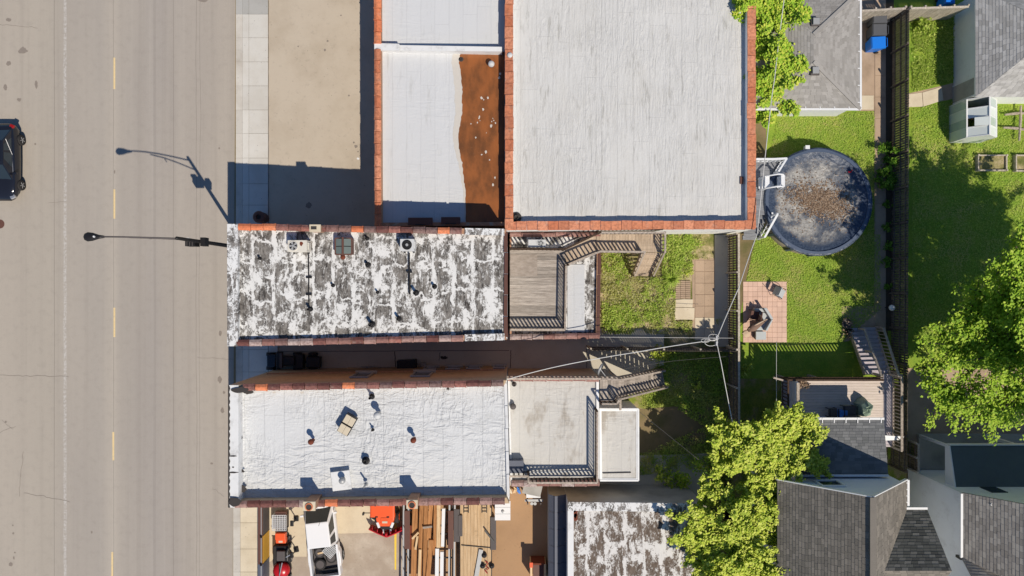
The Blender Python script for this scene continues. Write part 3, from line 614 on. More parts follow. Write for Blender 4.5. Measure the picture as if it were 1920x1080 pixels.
for px, py in ((907, 187), (915, 183), (898, 222), (895, 230), (926, 226), (929, 231), (912, 249), (924, 347), (928, 333), (903, 290), (892, 258), (938, 138), (936, 146), (918, 300), (883, 232), (906, 205), (921, 236), (900, 226), (924, 222), (911, 285), (899, 219), (903, 184), (922, 228)):
    p = Cw(px, py, .024); n = 7; r = random.uniform(.025, .085); mb.poly([(p.x + r * random.uniform(.5, 1.2) * math.cos(k * 6.283 / n), p.y + 1.3 * r * random.uniform(.5, 1.2) * math.sin(k * 6.283 / n), p.z) for k in range(n)])
mb.build('floating_scum', M['silt'], Cb)['kind'] = 'stuff'
def hatch(px0, py0, px1, py1, h, label):
    a = W(px0, py0, h); b = W(px1, py1, h); t = thing('roof_hatch', label, 'roof hatch', ((a.x + b.x) / 2, (a.y + b.y) / 2, 3.5))
    piece('curb', M['brownmetal'], t, ((a.x + b.x) / 2, (a.y + b.y) / 2, (3.45 + h - .1) / 2), (b.x - a.x - .1, a.y - b.y - .06, h - 3.55)); piece('lid', M['brownmetal'], t, ((a.x + b.x) / 2, (a.y + b.y) / 2, h - .05), (b.x - a.x, a.y - b.y, .09))
    piece('hinge', M['black'], t, ((a.x + b.x) / 2, b.y + .02, h), (.6, .05, .05))
hatch(765, 408, 811, 422, 4.35, 'left brown metal roof hatch in shade beside the patchy roof wall'); hatch(827, 407, 863, 420, 4.3, 'right brown metal roof hatch in shade nearest the rusty pond')
# B annex and G annex, J store
B2, B2P, B2I, _ = building('deck_annex', 'low rear annex with coated roof carrying a weathered timber deck', 'building',
    [(956, 437, 3.15), (1126, 437, 3.1), (1124, 634, 3.1), (956, 636, 3.15)], M['brickB'], M['roofB'], .25, (.2, .2, .25, .1))
coping(B2, B2P[3], B2P[2], .32, .62, lambda i, n: M['pinkt'], (0, 1)); coping(B2, B2P[1], B2P[2], .18, 1.2, M['brownmetal'], (-1, 0), 'flattile', hgt=.06)
coping(B2, B2P[0] + Vector((0, 0, 0)), B2P[1], .25, .7, lambda i, n: M['pinkt'], (0, -1))
a = W(1064, 496, 2.88); b = W(1096, 622, 2.88); piece('roof_sheet', M['roofC'], B2, ((a.x + b.x) / 2, (a.y + b.y) / 2, 2.88), (b.x - a.x, a.y - b.y, .05))
G, GP, GI, _ = building('rear_annex', 'flat grey white roofed annex behind the white roof shop, railed all round', 'building',
    [(952, 706, 3.9), (1123, 706, 3.9), (1124, 910, 3.9), (957, 911, 3.9)], M['brickF'], M['roofG'], .12, (.2, .15, .3, .1), mats={'E': M['stucco'], 'W': M['flash']})
coping(G, GP[3] + Vector((.05, 0, 0)), GP[2], .34, .75, lambda i, n: M['pinkt'], (0, 1)); coping(G, GP[0], GP[1], .3, .7, lambda i, n: M['pinkt'], (0, -1))
G2, G2P, G2I, _ = building('low_white_annex', 'small lower annex with white and brown stained flat roof and white gutters', 'building',
    [(1124, 767, 3.0), (1197, 767, 3.0), (1197, 901, 3.0), (1125, 901, 3.0)], M['stucco'], M['roofG'], .04, .12)
for a, b in ((0, 1), (1, 2), (3, 2)): bar('gutter', M['stucco'], G2, G2P[a] + Vector((0, 0, -.02)), G2P[b] + Vector((0, 0, -.02)), .09, .1)
a = W(1130, 887, 3.0); b = W(1183, 886, 3.0); bar('roof_seam', M['tar'], G2, a + Vector((0, 0, .0)), b, .05, .03)
J, JP, JI, _ = building('peeling_roof_store', 'cement walled store with brown roof showing through peeling white paint', 'building',
    [(1065, 941, 3.6), (1318, 944, 3.6), (1318, 1250, 3.6), (1065, 1250, 3.6)], M['greystucco'], M['roofJ'], .06, (.4, .2, .2, .32), mats={'W': M['flash']})
for a, b, s, w in ((0, 1, (0, -1), .5),): bar('parapet_cap', M['flashB'], J, JP[a] + Vector((0, -.24, .02)), JP[b] + Vector((0, -.24, .02)), w, .06)
bar('parapet_cap', M['flash'], J, JP[0] + Vector((.15, -.5, .02)), JP[3] + Vector((.15, 0, .02)), .34, .06)
for px, py, r in ((1078, 962, .2), (1079, 970, .16), (1077, 956, .12)): tarpatch(px, py, 3.56, r * .8, r * 1.5, J, 'rust')
# windows on the alley wall of F
yw = FP[0].y
def alley_window(px0, px1, h0, h1, wide=True):
    hm = (h0 + h1) / 2; x0 = W(px0, 0, hm).x; x1 = W(px1, 0, hm).x; wn_ = MB(); 
    y = yw + (FP[1].y - FP[0].y) * ((x0 + x1) / 2 - FP[0].x) / (FP[1].x - FP[0].x)
    w = piece('window', M['glass'], F, ((x0 + x1) / 2, y + .02, hm), (x1 - x0, .05, h1 - h0))
    for nm, c, s in (('frame', (0, .05, (h1 - h0) / 2), (x1 - x0 + .1, .07, .08)), ('frame', (0, .05, -(h1 - h0) / 2), (x1 - x0 + .1, .07, .08)), ('frame', (-(x1 - x0) / 2, .05, 0), (.08, .07, h1 - h0)), ('frame', ((x1 - x0) / 2, .05, 0), (.08, .07, h1 - h0))):
        piece(nm, M['grey'], F, Vector(((x0 + x1) / 2, y + .02, hm)) + Vector(c), s)
    piece('sill', M['greystucco'], F, ((x0 + x1) / 2, y + .09, h0 - .09), (x1 - x0 + .3, .2, .1))
alley_window(664, 695, 3.2, 5.1); alley_window(775, 808, 3.2, 5.1); alley_window(797, 818, .9, 1.9); alley_window(838, 862, .9, 1.9); alley_window(876, 900, .9, 1.9); alley_window(926, 946, .8, 1.8)
bar('cornice_band', M['brickB'], F, (W(500, 0, 2.6).x, yw + .04, 2.6), (W(945, 0, 2.6).x, FP[1].y + .04, 2.6), .08, .1)
# chimneys
def chimney(par, px0, py0, px1, py1, h, z0, mat, cap, hole, tilt=0):
    a = W(px0, py0, h); b = W(px1, py1, h); c = (a + b) / 2; w = b.x - a.x; d = a.y - b.y
    ch = piece('chimney', mat, par, (c.x, c.y, (z0 + h - .08) / 2), (w - .06, d - .06, h - z0 - .08))
    piece('chimney_cap', cap, par, (c.x, c.y, h - .04), (w, d, .08))
    if hole == 'round':
        mb = MB(); mb.lathe((c.x, c.y - .02, h), [(.2, 0), (.2, .06), (.15, .06), (.15, .012), (.01, .012)], 16); mb.build('flue', M['terra2'], par)
        mb = MB(); mb.lathe((c.x, c.y - .02, h), [(.15, .013), (.15, .02)], 16); mb.build('flue_opening', M['tar'], par)
    else:
        piece('flue_opening', M['tar'], par, (c.x - .06, c.y + .02, h + .006), (w * .5, d * .42, .02))
chimney(F, 568, 941, 591, 958, 7.75, 6.0, M['brickB'], M['slab'], 'round'); chimney(F, 762, 938, 783, 954, 7.75, 6.0, M['brickB'], M['slab'], 'round')
chimney(B, 580, 421, 601, 435, 7.25, 6.4, M['brickB'], M['slab'], 'rect')
# ------------------------------------------------------------ decks, railings, stairs
def railing(par, pts, h=1.0, mat=None, pm=None, sp=.22, cap=.1, bal=.085, posts=True, name='baluster', cm=None):
    mat = mat or M['railwood']; pm = pm or mat; cm = cm or mat
    pts = [Vector(p) for p in pts]
    for a, b in zip(pts[:-1], pts[1:]):
        d = b - a; L = Vector((d.x, d.y, 0)).length
        bar('top_rail', cm, par, a + Vector((0, 0, h)), b + Vector((0, 0, h)), cap, .05); bar('bottom_rail', mat, par, a + Vector((0, 0, .12)), b + Vector((0, 0, .12)), .05, .07)
        ns = abs(d.y) > abs(d.x); bw = bal * (.55 if ns else .9); n = max(2, int(L / sp)); rz = math.atan2(d.y, d.x)
        for i in range(1, n): p = a + d * (i / n); piece(name, mat, par, p + Vector((0, 0, .12 + (h - .12) / 2)), (bw, bw, h - .14), rz=rz)
    if posts:
        for p in pts: piece('post', pm, par, p + Vector((0, 0, h / 2 - .05)), (.1, .1, h + .1))
def boards(par, x0, x1, y0, y1, z, mat, along='x', bw=.14, th=.04, name='deck_board', gap=.008, jit=0):
    n = max(1, round(((y1 - y0) if along == 'x' else (x1 - x0)) / bw))
    for i in range(n):
        zz = z - th / 2 + random.uniform(-.003, .003)
        if along == 'x':
            w = (y1 - y0) / n; piece(name, mat, par, ((x0 + x1) / 2 + random.uniform(-jit, jit), y0 + w * (i + .5), zz), (x1 - x0, w - gap, th))
        else:
            w = (x1 - x0) / n; piece(name, mat, par, (x0 + w * (i + .5), (y0 + y1) / 2 + random.uniform(-jit, jit), zz), (w - gap, y1 - y0, th))
# deck on B annex with gangway and landing
zd = 3.22; a = W(956, 468, zd); b = W(1059, 619, zd)
dk = thing('timber_deck', 'weathered grey timber deck on the low roof behind the patchy roof shop', 'deck', (a.x, b.y, 3.2))
for i in range(7): piece('joist', M['darkwood'], dk, (a.x + .2 + i * (b.x - a.x - .4) / 6, (a.y + b.y) / 2, 3.06), (.08, a.y - b.y - .1, .24))
boards(dk, a.x, b.x, b.y, a.y, zd, M['deckwood'], 'x', .2)
bar('fascia_board', M['railwood'], dk, (b.x + .03, a.y - .7, zd - .1), (b.x + .03, b.y - .03, zd - .1), .05, .24); bar('fascia_board', M['railwood'], dk, (a.x, b.y - .03, zd - .1), (b.x, b.y - .03, zd - .1), .05, .24)
p = W(982, 497, zd); piece('plywood_sheet', M['plywood'], dk, (p.x, p.y, zd + .012), (1.55, 1.25, .02))
NE = W(1059, 499, zd); SEc = W(1057, 616, zd); SWc = W(957, 616, zd)
railing(dk, [NE, SEc], 1.0, M['darkwood'], sp=.22, cm=M['railwood']); railing(dk, [SWc, SEc], 1.0, M['darkwood'], sp=.22, cm=M['railwood'])
A0 = W(957, 468, zd); A1 = W(1055, 469, zd); railing(dk, [A0, A1], 1.0, M['darkwood'], sp=.22)
zl = 3.16; L0 = W(1120, 438, zl); L0b = W(1122, 473, zl)
gw = thing('gangway_stair', 'timber gangway and landing stepping down from the rear deck to the weedy yard', 'stairs', (L0b.x, L0b.y - .4, 0))
st0a, st0b = W(1056, 470, zd), W(1064, 497, zd)
for i in range(9):
    u0, u1 = i / 9, (i + 1) / 9; z = zd - .04 - (zd - zl) * u1; mb = MB()
    q = [st0a.lerp(L0, u0), st0a.lerp(L0, u1), st0b.lerp(L0b, u1), st0b.lerp(L0b, u0)]
    mb.prism([v.xy for v in q], z - .05, z); mb.build('tread', M['deckwood2'], gw)
for s0, s1 in ((st0a, L0), (st0b, L0b)): bar('stringer', M['railwood'], gw, s0 + Vector((0, 0, -.2)), s1 + Vector((0, 0, -.2)), .06, .28)
railing(gw, [st0a + Vector((0, .02, 0)), L0 + Vector((.1, .02, 0))], 1.0, M['darkwood'], sp=.22, posts=False); railing(gw, [st0b, L0b], 1.0, M['darkwood'], sp=.22, cm=M['railwood'])
E0 = W(1240, 438, zl); E1 = W(1240, 474, zl); Lx = W(1203, 474, zl)
boards(gw, L0.x - .05, Lx.x, L0b.y, L0.y, zl, M['deckwood2'], 'y', .19); boards(gw, Lx.x, E0.x, L0b.y, L0.y, zl, M['deckwood2'], 'x', .19)
for x, y in ((L0.x + .1, L0.y - .1), (L0.x + .1, L0b.y + .1), (Lx.x, L0b.y + .05), (E0.x - .1, L0.y - .1), (E0.x - .1, L0b.y + .1)): piece('support_post', M['railwood'], gw, (x, y, zl / 2 - .05), (.1, .1, zl))
for y in (L0.y - .08, L0b.y + .08): bar('rim_joist', M['railwood'], gw, (L0.x, y, zl - .15), (E0.x, y, zl - .15), .05, .2)
railing(gw, [L0 + Vector((.1, -.02, 0)), E0 + Vector((0, -.02, 0))], 1.0, sp=.22); railing(gw, [E0, E1], 1.0, sp=.22); railing(gw, [L0b, Lx], 1.0, sp=.22)
B0 = W(1199, 517, 0); B1 = W(1232, 517, 0); n = 14
for i in range(n):
    z = zl - (i + .6) * zl / n; y = Lx.y + (B0.y - Lx.y) * (i + .5) / n; piece('tread', M['deckwood2'], gw, ((Lx.x + E0.x) / 2, y, z), (E0.x - Lx.x, abs(B0.y - Lx.y) / n + .03, .04))
for x in (Lx.x, E0.x): bar('stringer', M['railwood'], gw, (x, Lx.y, zl - .2), (x, B0.y, .0), .06, .24)
railing(gw, [(Lx.x, Lx.y, zl), (Lx.x, B0.y, .1)], .95, sp=.22); railing(gw, [(E0.x, Lx.y, zl), (E0.x, B0.y, .1)], .95, sp=.22)
# railings and stair of the lower annex
rg = thing('roof_railing', 'timber railing round the grey white annex roof, casting barred shadows', 'railing', (GP[3].x, GP[3].y, 3.8))
z = 3.84; c1 = W(1116, 748, z); c2 = W(1116, 896, z); c3 = W(990, 896, z); c4 = W(990, 884, z); c5 = W(955, 884, z)
railing(rg, [c1 + Vector((0, -.55, 0)), c2, c3], 1.0, M['darkwood'], sp=.22, cm=M['railwood']); railing(rg, [c3, c4, c5], 1.0, M['darkwood'], sp=.22, cm=M['railwood'])
n1 = W(948, 706, z); n2 = W(1122, 706, z); railing(rg, [n1, W(1035, 706, z), n2], 1.0, M['railwood'], sp=.22)
p = W(965, 868, 3.8); piece('shadow_block', M['navy'], rg, (p.x, p.y - .1, 4.05), (1.0, .7, .5))  # dark block standing in for a bulk's cast shadow on the roof
bar('drain_pipe', M['grey'], rg, W(998, 886, 4.0), W(1108, 882, 4.0), .09, .09); bar('drain_pipe', M['grey'], rg, W(998, 886, 4.0), W(990, 893, 4.0), .09, .09)
# landing and stair from G roof
gs = thing('rear_stair', 'long timber stair running from the railed annex roof down to the shaded lawn', 'stairs', (W(1130, 720, 0)))
P0 = W(1124, 706, z); P1 = W(1160, 708, z); Q0 = W(1124, 752, z); Q1 = W(1152, 752, z)
boards(gs, P0.x + .02, P1.x, Q0.y, P0.y, z, M['deckwood'], 'y', .15)
S0 = W(1160, 708, z); S0b = W(1156, 744, z); T0 = W(1240, 692, .05); T0b = W(1245, 722, .05); n = 17
for i in range(n):
    u0, u1 = i / n, (i + 1.1) / n; zz = z - (i + 1) * z / (n + 1); mb = MB()
    q = [S0.lerp(T0, u0), S0.lerp(T0, u1), S0b.lerp(T0b, u1), S0b.lerp(T0b, u0)]; mb.prism([v.xy for v in q], zz - .05, zz); mb.build('tread', M['deckwood'], gs)
for s0, s1 in ((S0, T0), (S0b, T0b)): bar('stringer', M['railwood'], gs, s0 + Vector((0, 0, -.2)), s1 + Vector((0, 0, -.1)), .06, .28)
railing(gs, [P0, P1], 1.0, sp=.22); railing(gs, [S0, T0], 1.0, sp=.22); railing(gs, [S0b, T0b], 1.0, sp=.22); railing(gs, [S0b, Q1, Q0], 1.0, M['darkwood'], sp=.22, cm=M['railwood'])
for x, y in ((P1.x, P1.y - .1), (Q1.x, Q1.y + .1), (P0.x + .2, Q0.y + .1)): piece('support_post', M['railwood'], gs, (x, y, z / 2), (.12, .12, z - .1))
q0 = W(1163, 745, 3.6); bar('brace_beam', M['railwood'], gs, q0, W(1163, 768, 3.2), .12, .14)
dsh = thing('satellite_dish', 'grey oval satellite dish on the corner post of the annex railing', 'satellite dish', W(1124, 694, 4.3)); mb = MB(); c = W(1124, 690, 5.0)
rm = Matrix.Rotation(R(68), 3, Vector((.5, 1, 0)).normalized())
rings = [[c + rm @ Vector((r * .8 * math.cos(2 * math.pi * k / 18), r * 1.1 * math.sin(2 * math.pi * k / 18), zz)) for k in range(18)] for r, zz in ((.36, .1), (.25, .045), (.1, .01), (.1, -.01), (.25, .02), (.36, .085))]
mb.loft(rings); mb.build('reflector', M['grey'], dsh, True); bar('mast', M['grey'], dsh, c, W(1124, 697, 4.0), .06, .06); bar('feed_arm', M['grey'], dsh, c, c + rm @ Vector((.05, -.3, .45)), .03, .03)
# pool deck
zp = 1.25
pd = thing('pool_deck', 'narrow grey plank pool deck between the big white roof and the round pool', 'deck', W(1425, 370, 0))
a = W(1405, 303, zp); b = W(1450, 440, zp)
cx, cy, rp = 18.55, 5.23, 3.22
n = 30
for i in range(n):
    y0 = b.y + 1.2 + (a.y - b.y - 1.2) * i / n; y1 = b.y + 1.2 + (a.y - b.y - 1.2) * (i + 1) / n; ym = (y0 + y1) / 2; dxy = rp + .06
    xe = cx - math.sqrt(max(.01, dxy ** 2 - (ym - cy) ** 2)) if abs(ym - cy) < dxy else 16.4
    xe = min(xe, 16.35); piece('deck_board', M['deckgrey'], pd, ((a.x - .4 + xe) / 2, ym, zp - .02), (xe - a.x + .4, (y1 - y0) - .008, .04))
for x, y in ((a.x, a.y - .1), (a.x, b.y + 1.3), (15.8, b.y + 1.3), (16.3, a.y - .1)): piece('support_post', M['metalpost'], pd, (x, y, zp / 2), (.1, .1, zp))
for i in range(6): piece('tread', M['deckgrey'], pd, (a.x + .55, b.y + 1.1 - i * .24, zp - .2 * (i + 1)), (1.1, .26, .04))
railing(pd, [(a.x + .1, a.y - .02, zp), (15.55, a.y - .02, zp), (16.3, a.y + .02, zp)], .9, M['metalpost'], sp=.22, cap=.12)
railing(pd, [(16.3, a.y, zp), (15.85, 6.95, zp)], .9, M['metalpost'], sp=.22, cap=.1); railing(pd, [(15.75, b.y + 1.15, zp), (15.4, b.y - .12, .15)], .95, M['metalpost'], sp=.22, cap=.12)
ldr = thing('pool_ladder', 'white A frame pool ladder leaning over the pool edge', 'ladder', (15.5, 6.4, zp))
for y in (6.72, 6.0):
    pts = [(14.95, y - .12, 1.25), (15.2, y - .04, 2.0), (15.7, y, 2.45), (16.05, y, 2.3), (16.15, y, 1.7), (16.15, y, 1.0)]
    mb = MB(); mb.tube(pts, .05, 8); mb.build('side_rail', M['metalpost'], ldr, True)
for i, zz in enumerate((1.45, 1.7, 1.95)): piece('step', M['metalpost'], ldr, (15.02 + i * .1, 6.34, zz), (.26, .68, .05))
for i, zz in enumerate((1.5, 1.8, 2.1)): piece('step', M['metalpost'], ldr, (16.1, 6.36, zz), (.22, .68, .05))
# pool
pl = thing('round_pool', 'round above ground pool under a sagging blue grey cover with leaf litter', 'pool', (cx, cy, 0))
mb = MB(); mb.lathe((cx, cy, 0), [(rp - .06, -.02), (rp - .06, 1.28), (rp - .14, 1.28)], 56, caps=False); mb.build('pool_wall', M['poolwall'], pl, True)
mb = MB(); mb.lathe((cx, cy, 0), [(rp - .2, 1.27), (rp - .2, 1.34), (rp + .02, 1.33), (rp + .03, 1.25)], 56, caps=False); mb.build('rim', M['poolrim'], pl)
mb = MB(); NR, NA = 14, 72; ring = []
def poolz(r, th):
    u = r / (rp + .04); z = 1.36 - .32 * (1 - u ** 4) if u < .78 else 1.36 - .32 * (1 - .78 ** 4) * max(0, (1 - u) / .22) ** .8
    return z + .012 * math.sin(th * 9 + r * 3) * u + .02 * math.sin(th * 5 - r * 2) * (1 - u)
rr = [(rp + .05) * ((i + .3) / (NR + .3)) for i in range(NR + 1)]
for i, r in enumerate(rr): ring.append([(cx + r * math.cos(2 * math.pi * k / NA), cy + r * math.sin(2 * math.pi * k / NA), poolz(r, 2 * math.pi * k / NA)) for k in range(NA)])
ring.append([(cx + (rp + .07) * math.cos(2 * math.pi * k / NA), cy + (rp + .07) * math.sin(2 * math.pi * k / NA), 1.22 + .03 * math.sin(k * 1.7)) for k in range(NA)])
base_ = len(mb.v); mb.v += [Vector(p) for rg_ in ring for p in rg_]
for i in range(len(ring) - 1):
    for k in range(NA):
        l = (k + 1) % NA; mb.f.append((i * NA + k, i * NA + l, (i + 1) * NA + l, (i + 1) * NA + k)); mb.m.append(0)
mb.f.append(tuple(range(NA))); mb.m.append(0); mb.build('cover', M['pool'], pl, True)
for k in range(14):
    th = 2 * math.pi * k / 14 + .2; piece('upright', M['poolrim'], pl, (cx + (rp + .01) * math.cos(th), cy + (rp + .01) * math.sin(th), .64), (.08, .16, 1.26), rz=th)
def leaves_np(name, pts, sizes, mat, parent=None, up=1.0, aspect=1.6, kind=None, flat=False, lean=0.0):
    n = len(pts); pts = np.asarray(pts, float); nr = RNG.normal(size=(n, 3)); nr /= np.linalg.norm(nr, axis=1)[:, None]; nr[:, 2] = np.abs(nr[:, 2]) + up; nr += lean * np.array([.35, -.55, .75]); nr /= np.linalg.norm(nr, axis=1)[:, None]
    t = RNG.normal(size=(n, 3)); t -= nr * np.sum(t * nr, axis=1)[:, None]; t /= np.linalg.norm(t, axis=1)[:, None]; b = np.cross(nr, t)
    s = np.asarray(sizes)[:, None]
    v = np.stack([pts - t * s * aspect / 2, pts + b * s / 2 - t * s * .1, pts + t * s * aspect / 2, pts - b * s / 2 - t * s * .1], 1).reshape(-1, 3)
    off = np.array(WL[parent.name]) if parent is not None else np.zeros(3)
    me = bpy.data.meshes.new(name); me.vertices.add(4 * n); me.vertices.foreach_set('co', (v - off).ravel()); me.loops.add(4 * n); me.loops.foreach_set('vertex_index', np.arange(4 * n)); me.polygons.add(n)
    me.polygons.foreach_set('loop_start', np.arange(0, 4 * n, 4)); me.materials.append(mat); me.update(calc_edges=True); me.validate()
    o = bpy.data.objects.new(name, me); link(o, parent); WL[o.name] = Vector(off)
    if kind: o['kind'] = kind
    return o
n = 3200; u = RNG.normal(size=(n, 2)) * np.array([1.0, .5]); ang = -.25
lx = cx + .25 + u[:, 0] * math.cos(ang) - u[:, 1] * math.sin(ang); ly = cy + .05 + u[:, 0] * math.sin(ang) + u[:, 1] * math.cos(ang)
keep = (lx - cx) ** 2 + (ly - cy) ** 2 < 2.5 ** 2
lx, ly = lx[keep], ly[keep]; lz = np.array([poolz(math.hypot(a - cx, b - cy), math.atan2(b - cy, a - cx)) for a, b in zip(lx, ly)]) + .015 + RNG.random(len(lx)) * .02
leaves_np('leaf_litter', np.stack([lx, ly, lz], 1), RNG.uniform(.03, .1, len(lx)), M['brown_leaf'], pl, up=1.2, kind='stuff')
th = RNG.random(500) * 6.283; r_ = np.sqrt(RNG.random(500)) * 2.6
leaves_np('scattered_leaves', np.stack([cx + r_ * np.cos(th), cy + r_ * np.sin(th), [poolz(a, b) + .02 for a, b in zip(r_, th)]], 1), RNG.uniform(.02, .06, 500), M['brown_leaf'], pl, up=1.5, kind='stuff')
mb = MB(); p = W(1591, 322, 1.3); mb.tube([p, p + Vector((.1, -.05, .05)), p + Vector((.2, .1, .04))], .04, 6); mb.build('cover_tie', M['red'], pl)
sk = thing('pool_skimmer', 'small white pool skimmer box on the far rim of the round pool', 'skimmer', W(1512, 277, 0)); p = W(1512, 277, 1.2); piece('skimmer_box', M['metalpost'], sk, p, (.22, .18, .3)); piece('skimmer_lid', M['white'], sk, p + Vector((0, 0, .17)), (.26, .22, .03))
# patio and furniture
pt_ = sheet('patio', rect(1393, 528, 1475, 642), .004, M['dirt'], kind='structure')
nx, ny = 9, 12
for j in range(ny):
    for i in range(nx): slab(1393 + 82 * i / nx, 528 + 114 * j / ny, 1393 + 82 * (i + 1) / nx, 528 + 114 * (j + 1) / ny, M['paver'], .35, .035 + random.uniform(-.003, .003), 'paver', pt_)
def chair(px, py, rz, label, seatm, fm):
    t = thing('patio_chair', label, 'chair', W(px, py, 0) + Vector((0, 0, .035)), rz, None)
    mb = MB(); mb.box((0, .02, .42), (.52, .5, .04)); mb.build('seat', seatm, t, local=True)
    mb = MB(); mb.box((0, -.30, .72), (.52, .05, .62), rot=Matrix.Rotation(R(-18), 3, 'X')); mb.build('backrest', seatm, t, local=True)
    for s in (-1, 1):
        mb = MB(); mb.tube([(s * .3, .3, 0), (s * .3, .24, .42), (s * .3, .2, .62), (s * .3, -.2, .64), (s * .28, -.3, .45), (s * .3, -.34, 0)], .018, 6); mb.build('side_frame', fm, t, local=True)
        mb = MB(); mb.tube([(s * .27, -.22, .42), (s * .27, -.42, 1.04)], .018, 6); mb.build('back_tube', fm, t, local=True)
    return t
chair(1457, 549, R(-115), 'pale fabric patio chair at the top of the pink paver patio', M['cushion'], M['black'])
chair(1411, 591, R(80), 'dark framed patio chair left of the grey corner sofa', M['brownmetal'], M['black'])
sf = thing('corner_sofa', 'grey cushioned sectional corner sofa open towards the fence on the pink patio', 'sofa', W(1425, 605, 0) + Vector((0, 0, .035)))
def sfa(pts, h0, h1, name, mat): 
    mb = MB(); mb.prism([W(x, y, (h0 + h1) / 2).xy for x, y in pts], h0, h1); mb.build(name, mat, sf, bevel=.03)
sfa([(1413, 578), (1429, 578), (1443, 598), (1430, 600), (1425, 590), (1413, 590)], .1, .45, 'seat', M['cushion'])
sfa([(1430, 600), (1443, 599), (1432, 619), (1413, 619), (1413, 609), (1424, 608)], .1, .45, 'seat', M['cushion'])
sfa([(1428, 577), (1434, 577), (1446, 597), (1442, 599)], .1, .82, 'backrest', M['cushion']); sfa([(1442, 599.6), (1446, 598), (1435, 620), (1431, 619)], .1, .82, 'backrest', M['cushion'])
ot = thing('ottoman', 'square pale grey ottoman below the corner sofa', 'ottoman', W(1425, 629, 0) + Vector((0, 0, .035))); p = W(1425, 629, .25); piece('cushion', M['cushion'], ot, (p.x, p.y, .34), (.62, .5, .2)); piece('base', M['darkgrey'], ot, (p.x, p.y, .14), (.56, .44, .2))
um = thing('folded_umbrella', 'folded brown garden umbrella lying across the corner sofa', 'umbrella', W(1414, 612, 0) + Vector((0, 0, .5)))
mb = MB(); pa = W(1436, 600, .95); pb = W(1402, 620, .8); mb.tube([pa, pa.lerp(pb, .3), pa.lerp(pb, .7), pb], [.05, .16, .26, .1], 10); mb.build('canopy', M['umbrella'], um, True)
mb = MB(); mb.tube([pa + Vector((.1, .05, 0)), pb + Vector((-.2, -.2, -.4))], .025, 6); mb.build('pole', M['pale_canvas'], um); mb = MB(); mb.tube([pa + Vector((0, .05, .1)), pa.lerp(pb, .5) + Vector((0, .12, .22)), pb + Vector((0, .1, .1))], [.02, .05, .02], 6); mb.build('canvas_fold', M['pale_canvas'], um)
mb = MB(); mb.lathe(W(1399, 626, .0), [(.22, 0), (.22, .08), (.05, .12)], 14); mb.build('base', M['pale_canvas'], um)
# stepping stones in weedy yard
gpv = thing('grid_paver', 'ribbed brick stepping pad beside the garden path', 'paving pad', W(1284, 542, 0))
for i in range(9):
    for j in range(3): p = W(1271 + j * 9.5, 528 + i * 3.8, .03); piece('brick', M['path'], gpv, (p.x, p.y, .03), (.3, .1, .06), rz=-.06)
for (x0, y0, x1, y1, lab) in ((1266, 561, 1299, 577, 'upper broken cream stepping slab in the weeds'), (1264, 577, 1302, 600, 'large cream stepping slab nearest the alley fence in the weeds')):
    mb = MB(); mb.prism([W(x0 + random.uniform(0, 3), y0 + random.uniform(0, 2)).xy, W((x0 + x1) / 2, y0).xy, W(x1, y0 + random.uniform(0, 3)).xy, W(x1 - 1, y1 - .5).xy, W((x0 + x1) / 2, y1 - random.uniform(0, 2)).xy, W(x0, y1 - .6).xy], -.03, .05); tag(mb.build('stepping_slab', M['slab']), lab, 'slab')
# ------------------------------------------------------------ fences
def fence(label, p0, p1, h, mat, pick=.15, pw=.12, postn=6, side=(1, 0), pm=None, cap=True, gapmat=None, name='board_fence'):
    p0 = Vector(p0); p1 = Vector(p1); d = p1 - p0; L = d.length; rz = math.atan2(d.y, d.x); nrm = Vector((side[0], side[1], 0)); pm = pm or mat
    t = thing(name, label, 'fence', p0)
    n = int(L / pick)
    for i in range(n): p = p0 + d * ((i + .5) / n); hh = h + random.uniform(-.015, .015); piece('picket', mat, t, p + Vector((0, 0, hh / 2)), (pw, .022, hh), rz=rz + random.uniform(-.02, .02))
    for z in (.35, h * .55, h - .25): bar('rail', mat, t, p0 + nrm * .05 + Vector((0, 0, z)), p1 + nrm * .05 + Vector((0, 0, z)), .05, .09)
    for i in range(postn + 1): piece('post', pm, t, p0 + d * (i / postn) + nrm * .1 + Vector((0, 0, h / 2 + .02)), (.1, .1, h + .08))
    if cap: bar('cap_rail', pm, t, p0 + Vector((0, 0, h + .02)), p1 + Vector((0, 0, h + .02)), .12, .035)
    return t
xf = W(1385, 0, 2.0).x
f1 = fence('brown timber fence with pale cap between the weedy yard and the pool lawn', (xf, W(0, 438, 2).y, 0), (xf + .02, W(0, 800, 2).y, 0), 2.0, M['fence'], postn=5, side=(-1, 0), pm=M['fence_pale'])
yf = W(0, 657, 2.0).y
f2 = fence('dark board fence along the end of the alley below the weedy yard', (W(1108, 0, 2).x, yf, 0), (xf - .1, yf - .06, 0), 2.0, M['fence_dark'], postn=4, side=(0, 1), pm=M['fence_pale'], cap=False)
x3 = W(1705, 0, 1.8).x
f3 = fence('long dark picket fence beside the narrow concrete side path', (x3, W(0, 14, 1.8).y, 0), (x3 - .12, W(0, 885, 1.8).y, 0), 1.8, M['fence_dark'], pick=.152, pw=.126, postn=13, side=(-1, 0), cap=False)
yf4 = W(0, 16, 2.0).y
f4 = fence('pale board fence at the top edge behind the bins', (W(1614, 0, 2).x, yf4 - .15, 0), (W(1698, 0, 2).x, yf4, 0), 2.0, M['fence_pale'], postn=3, side=(0, 1))
f5 = fence('pale board fence at the top edge next to the upper white house', (W(1708, 0, 2).x, yf4, 0), (W(1816, 0, 2).x, yf4 + .1, 0), 2.0, M['fence_pale'], postn=4, side=(0, 1))
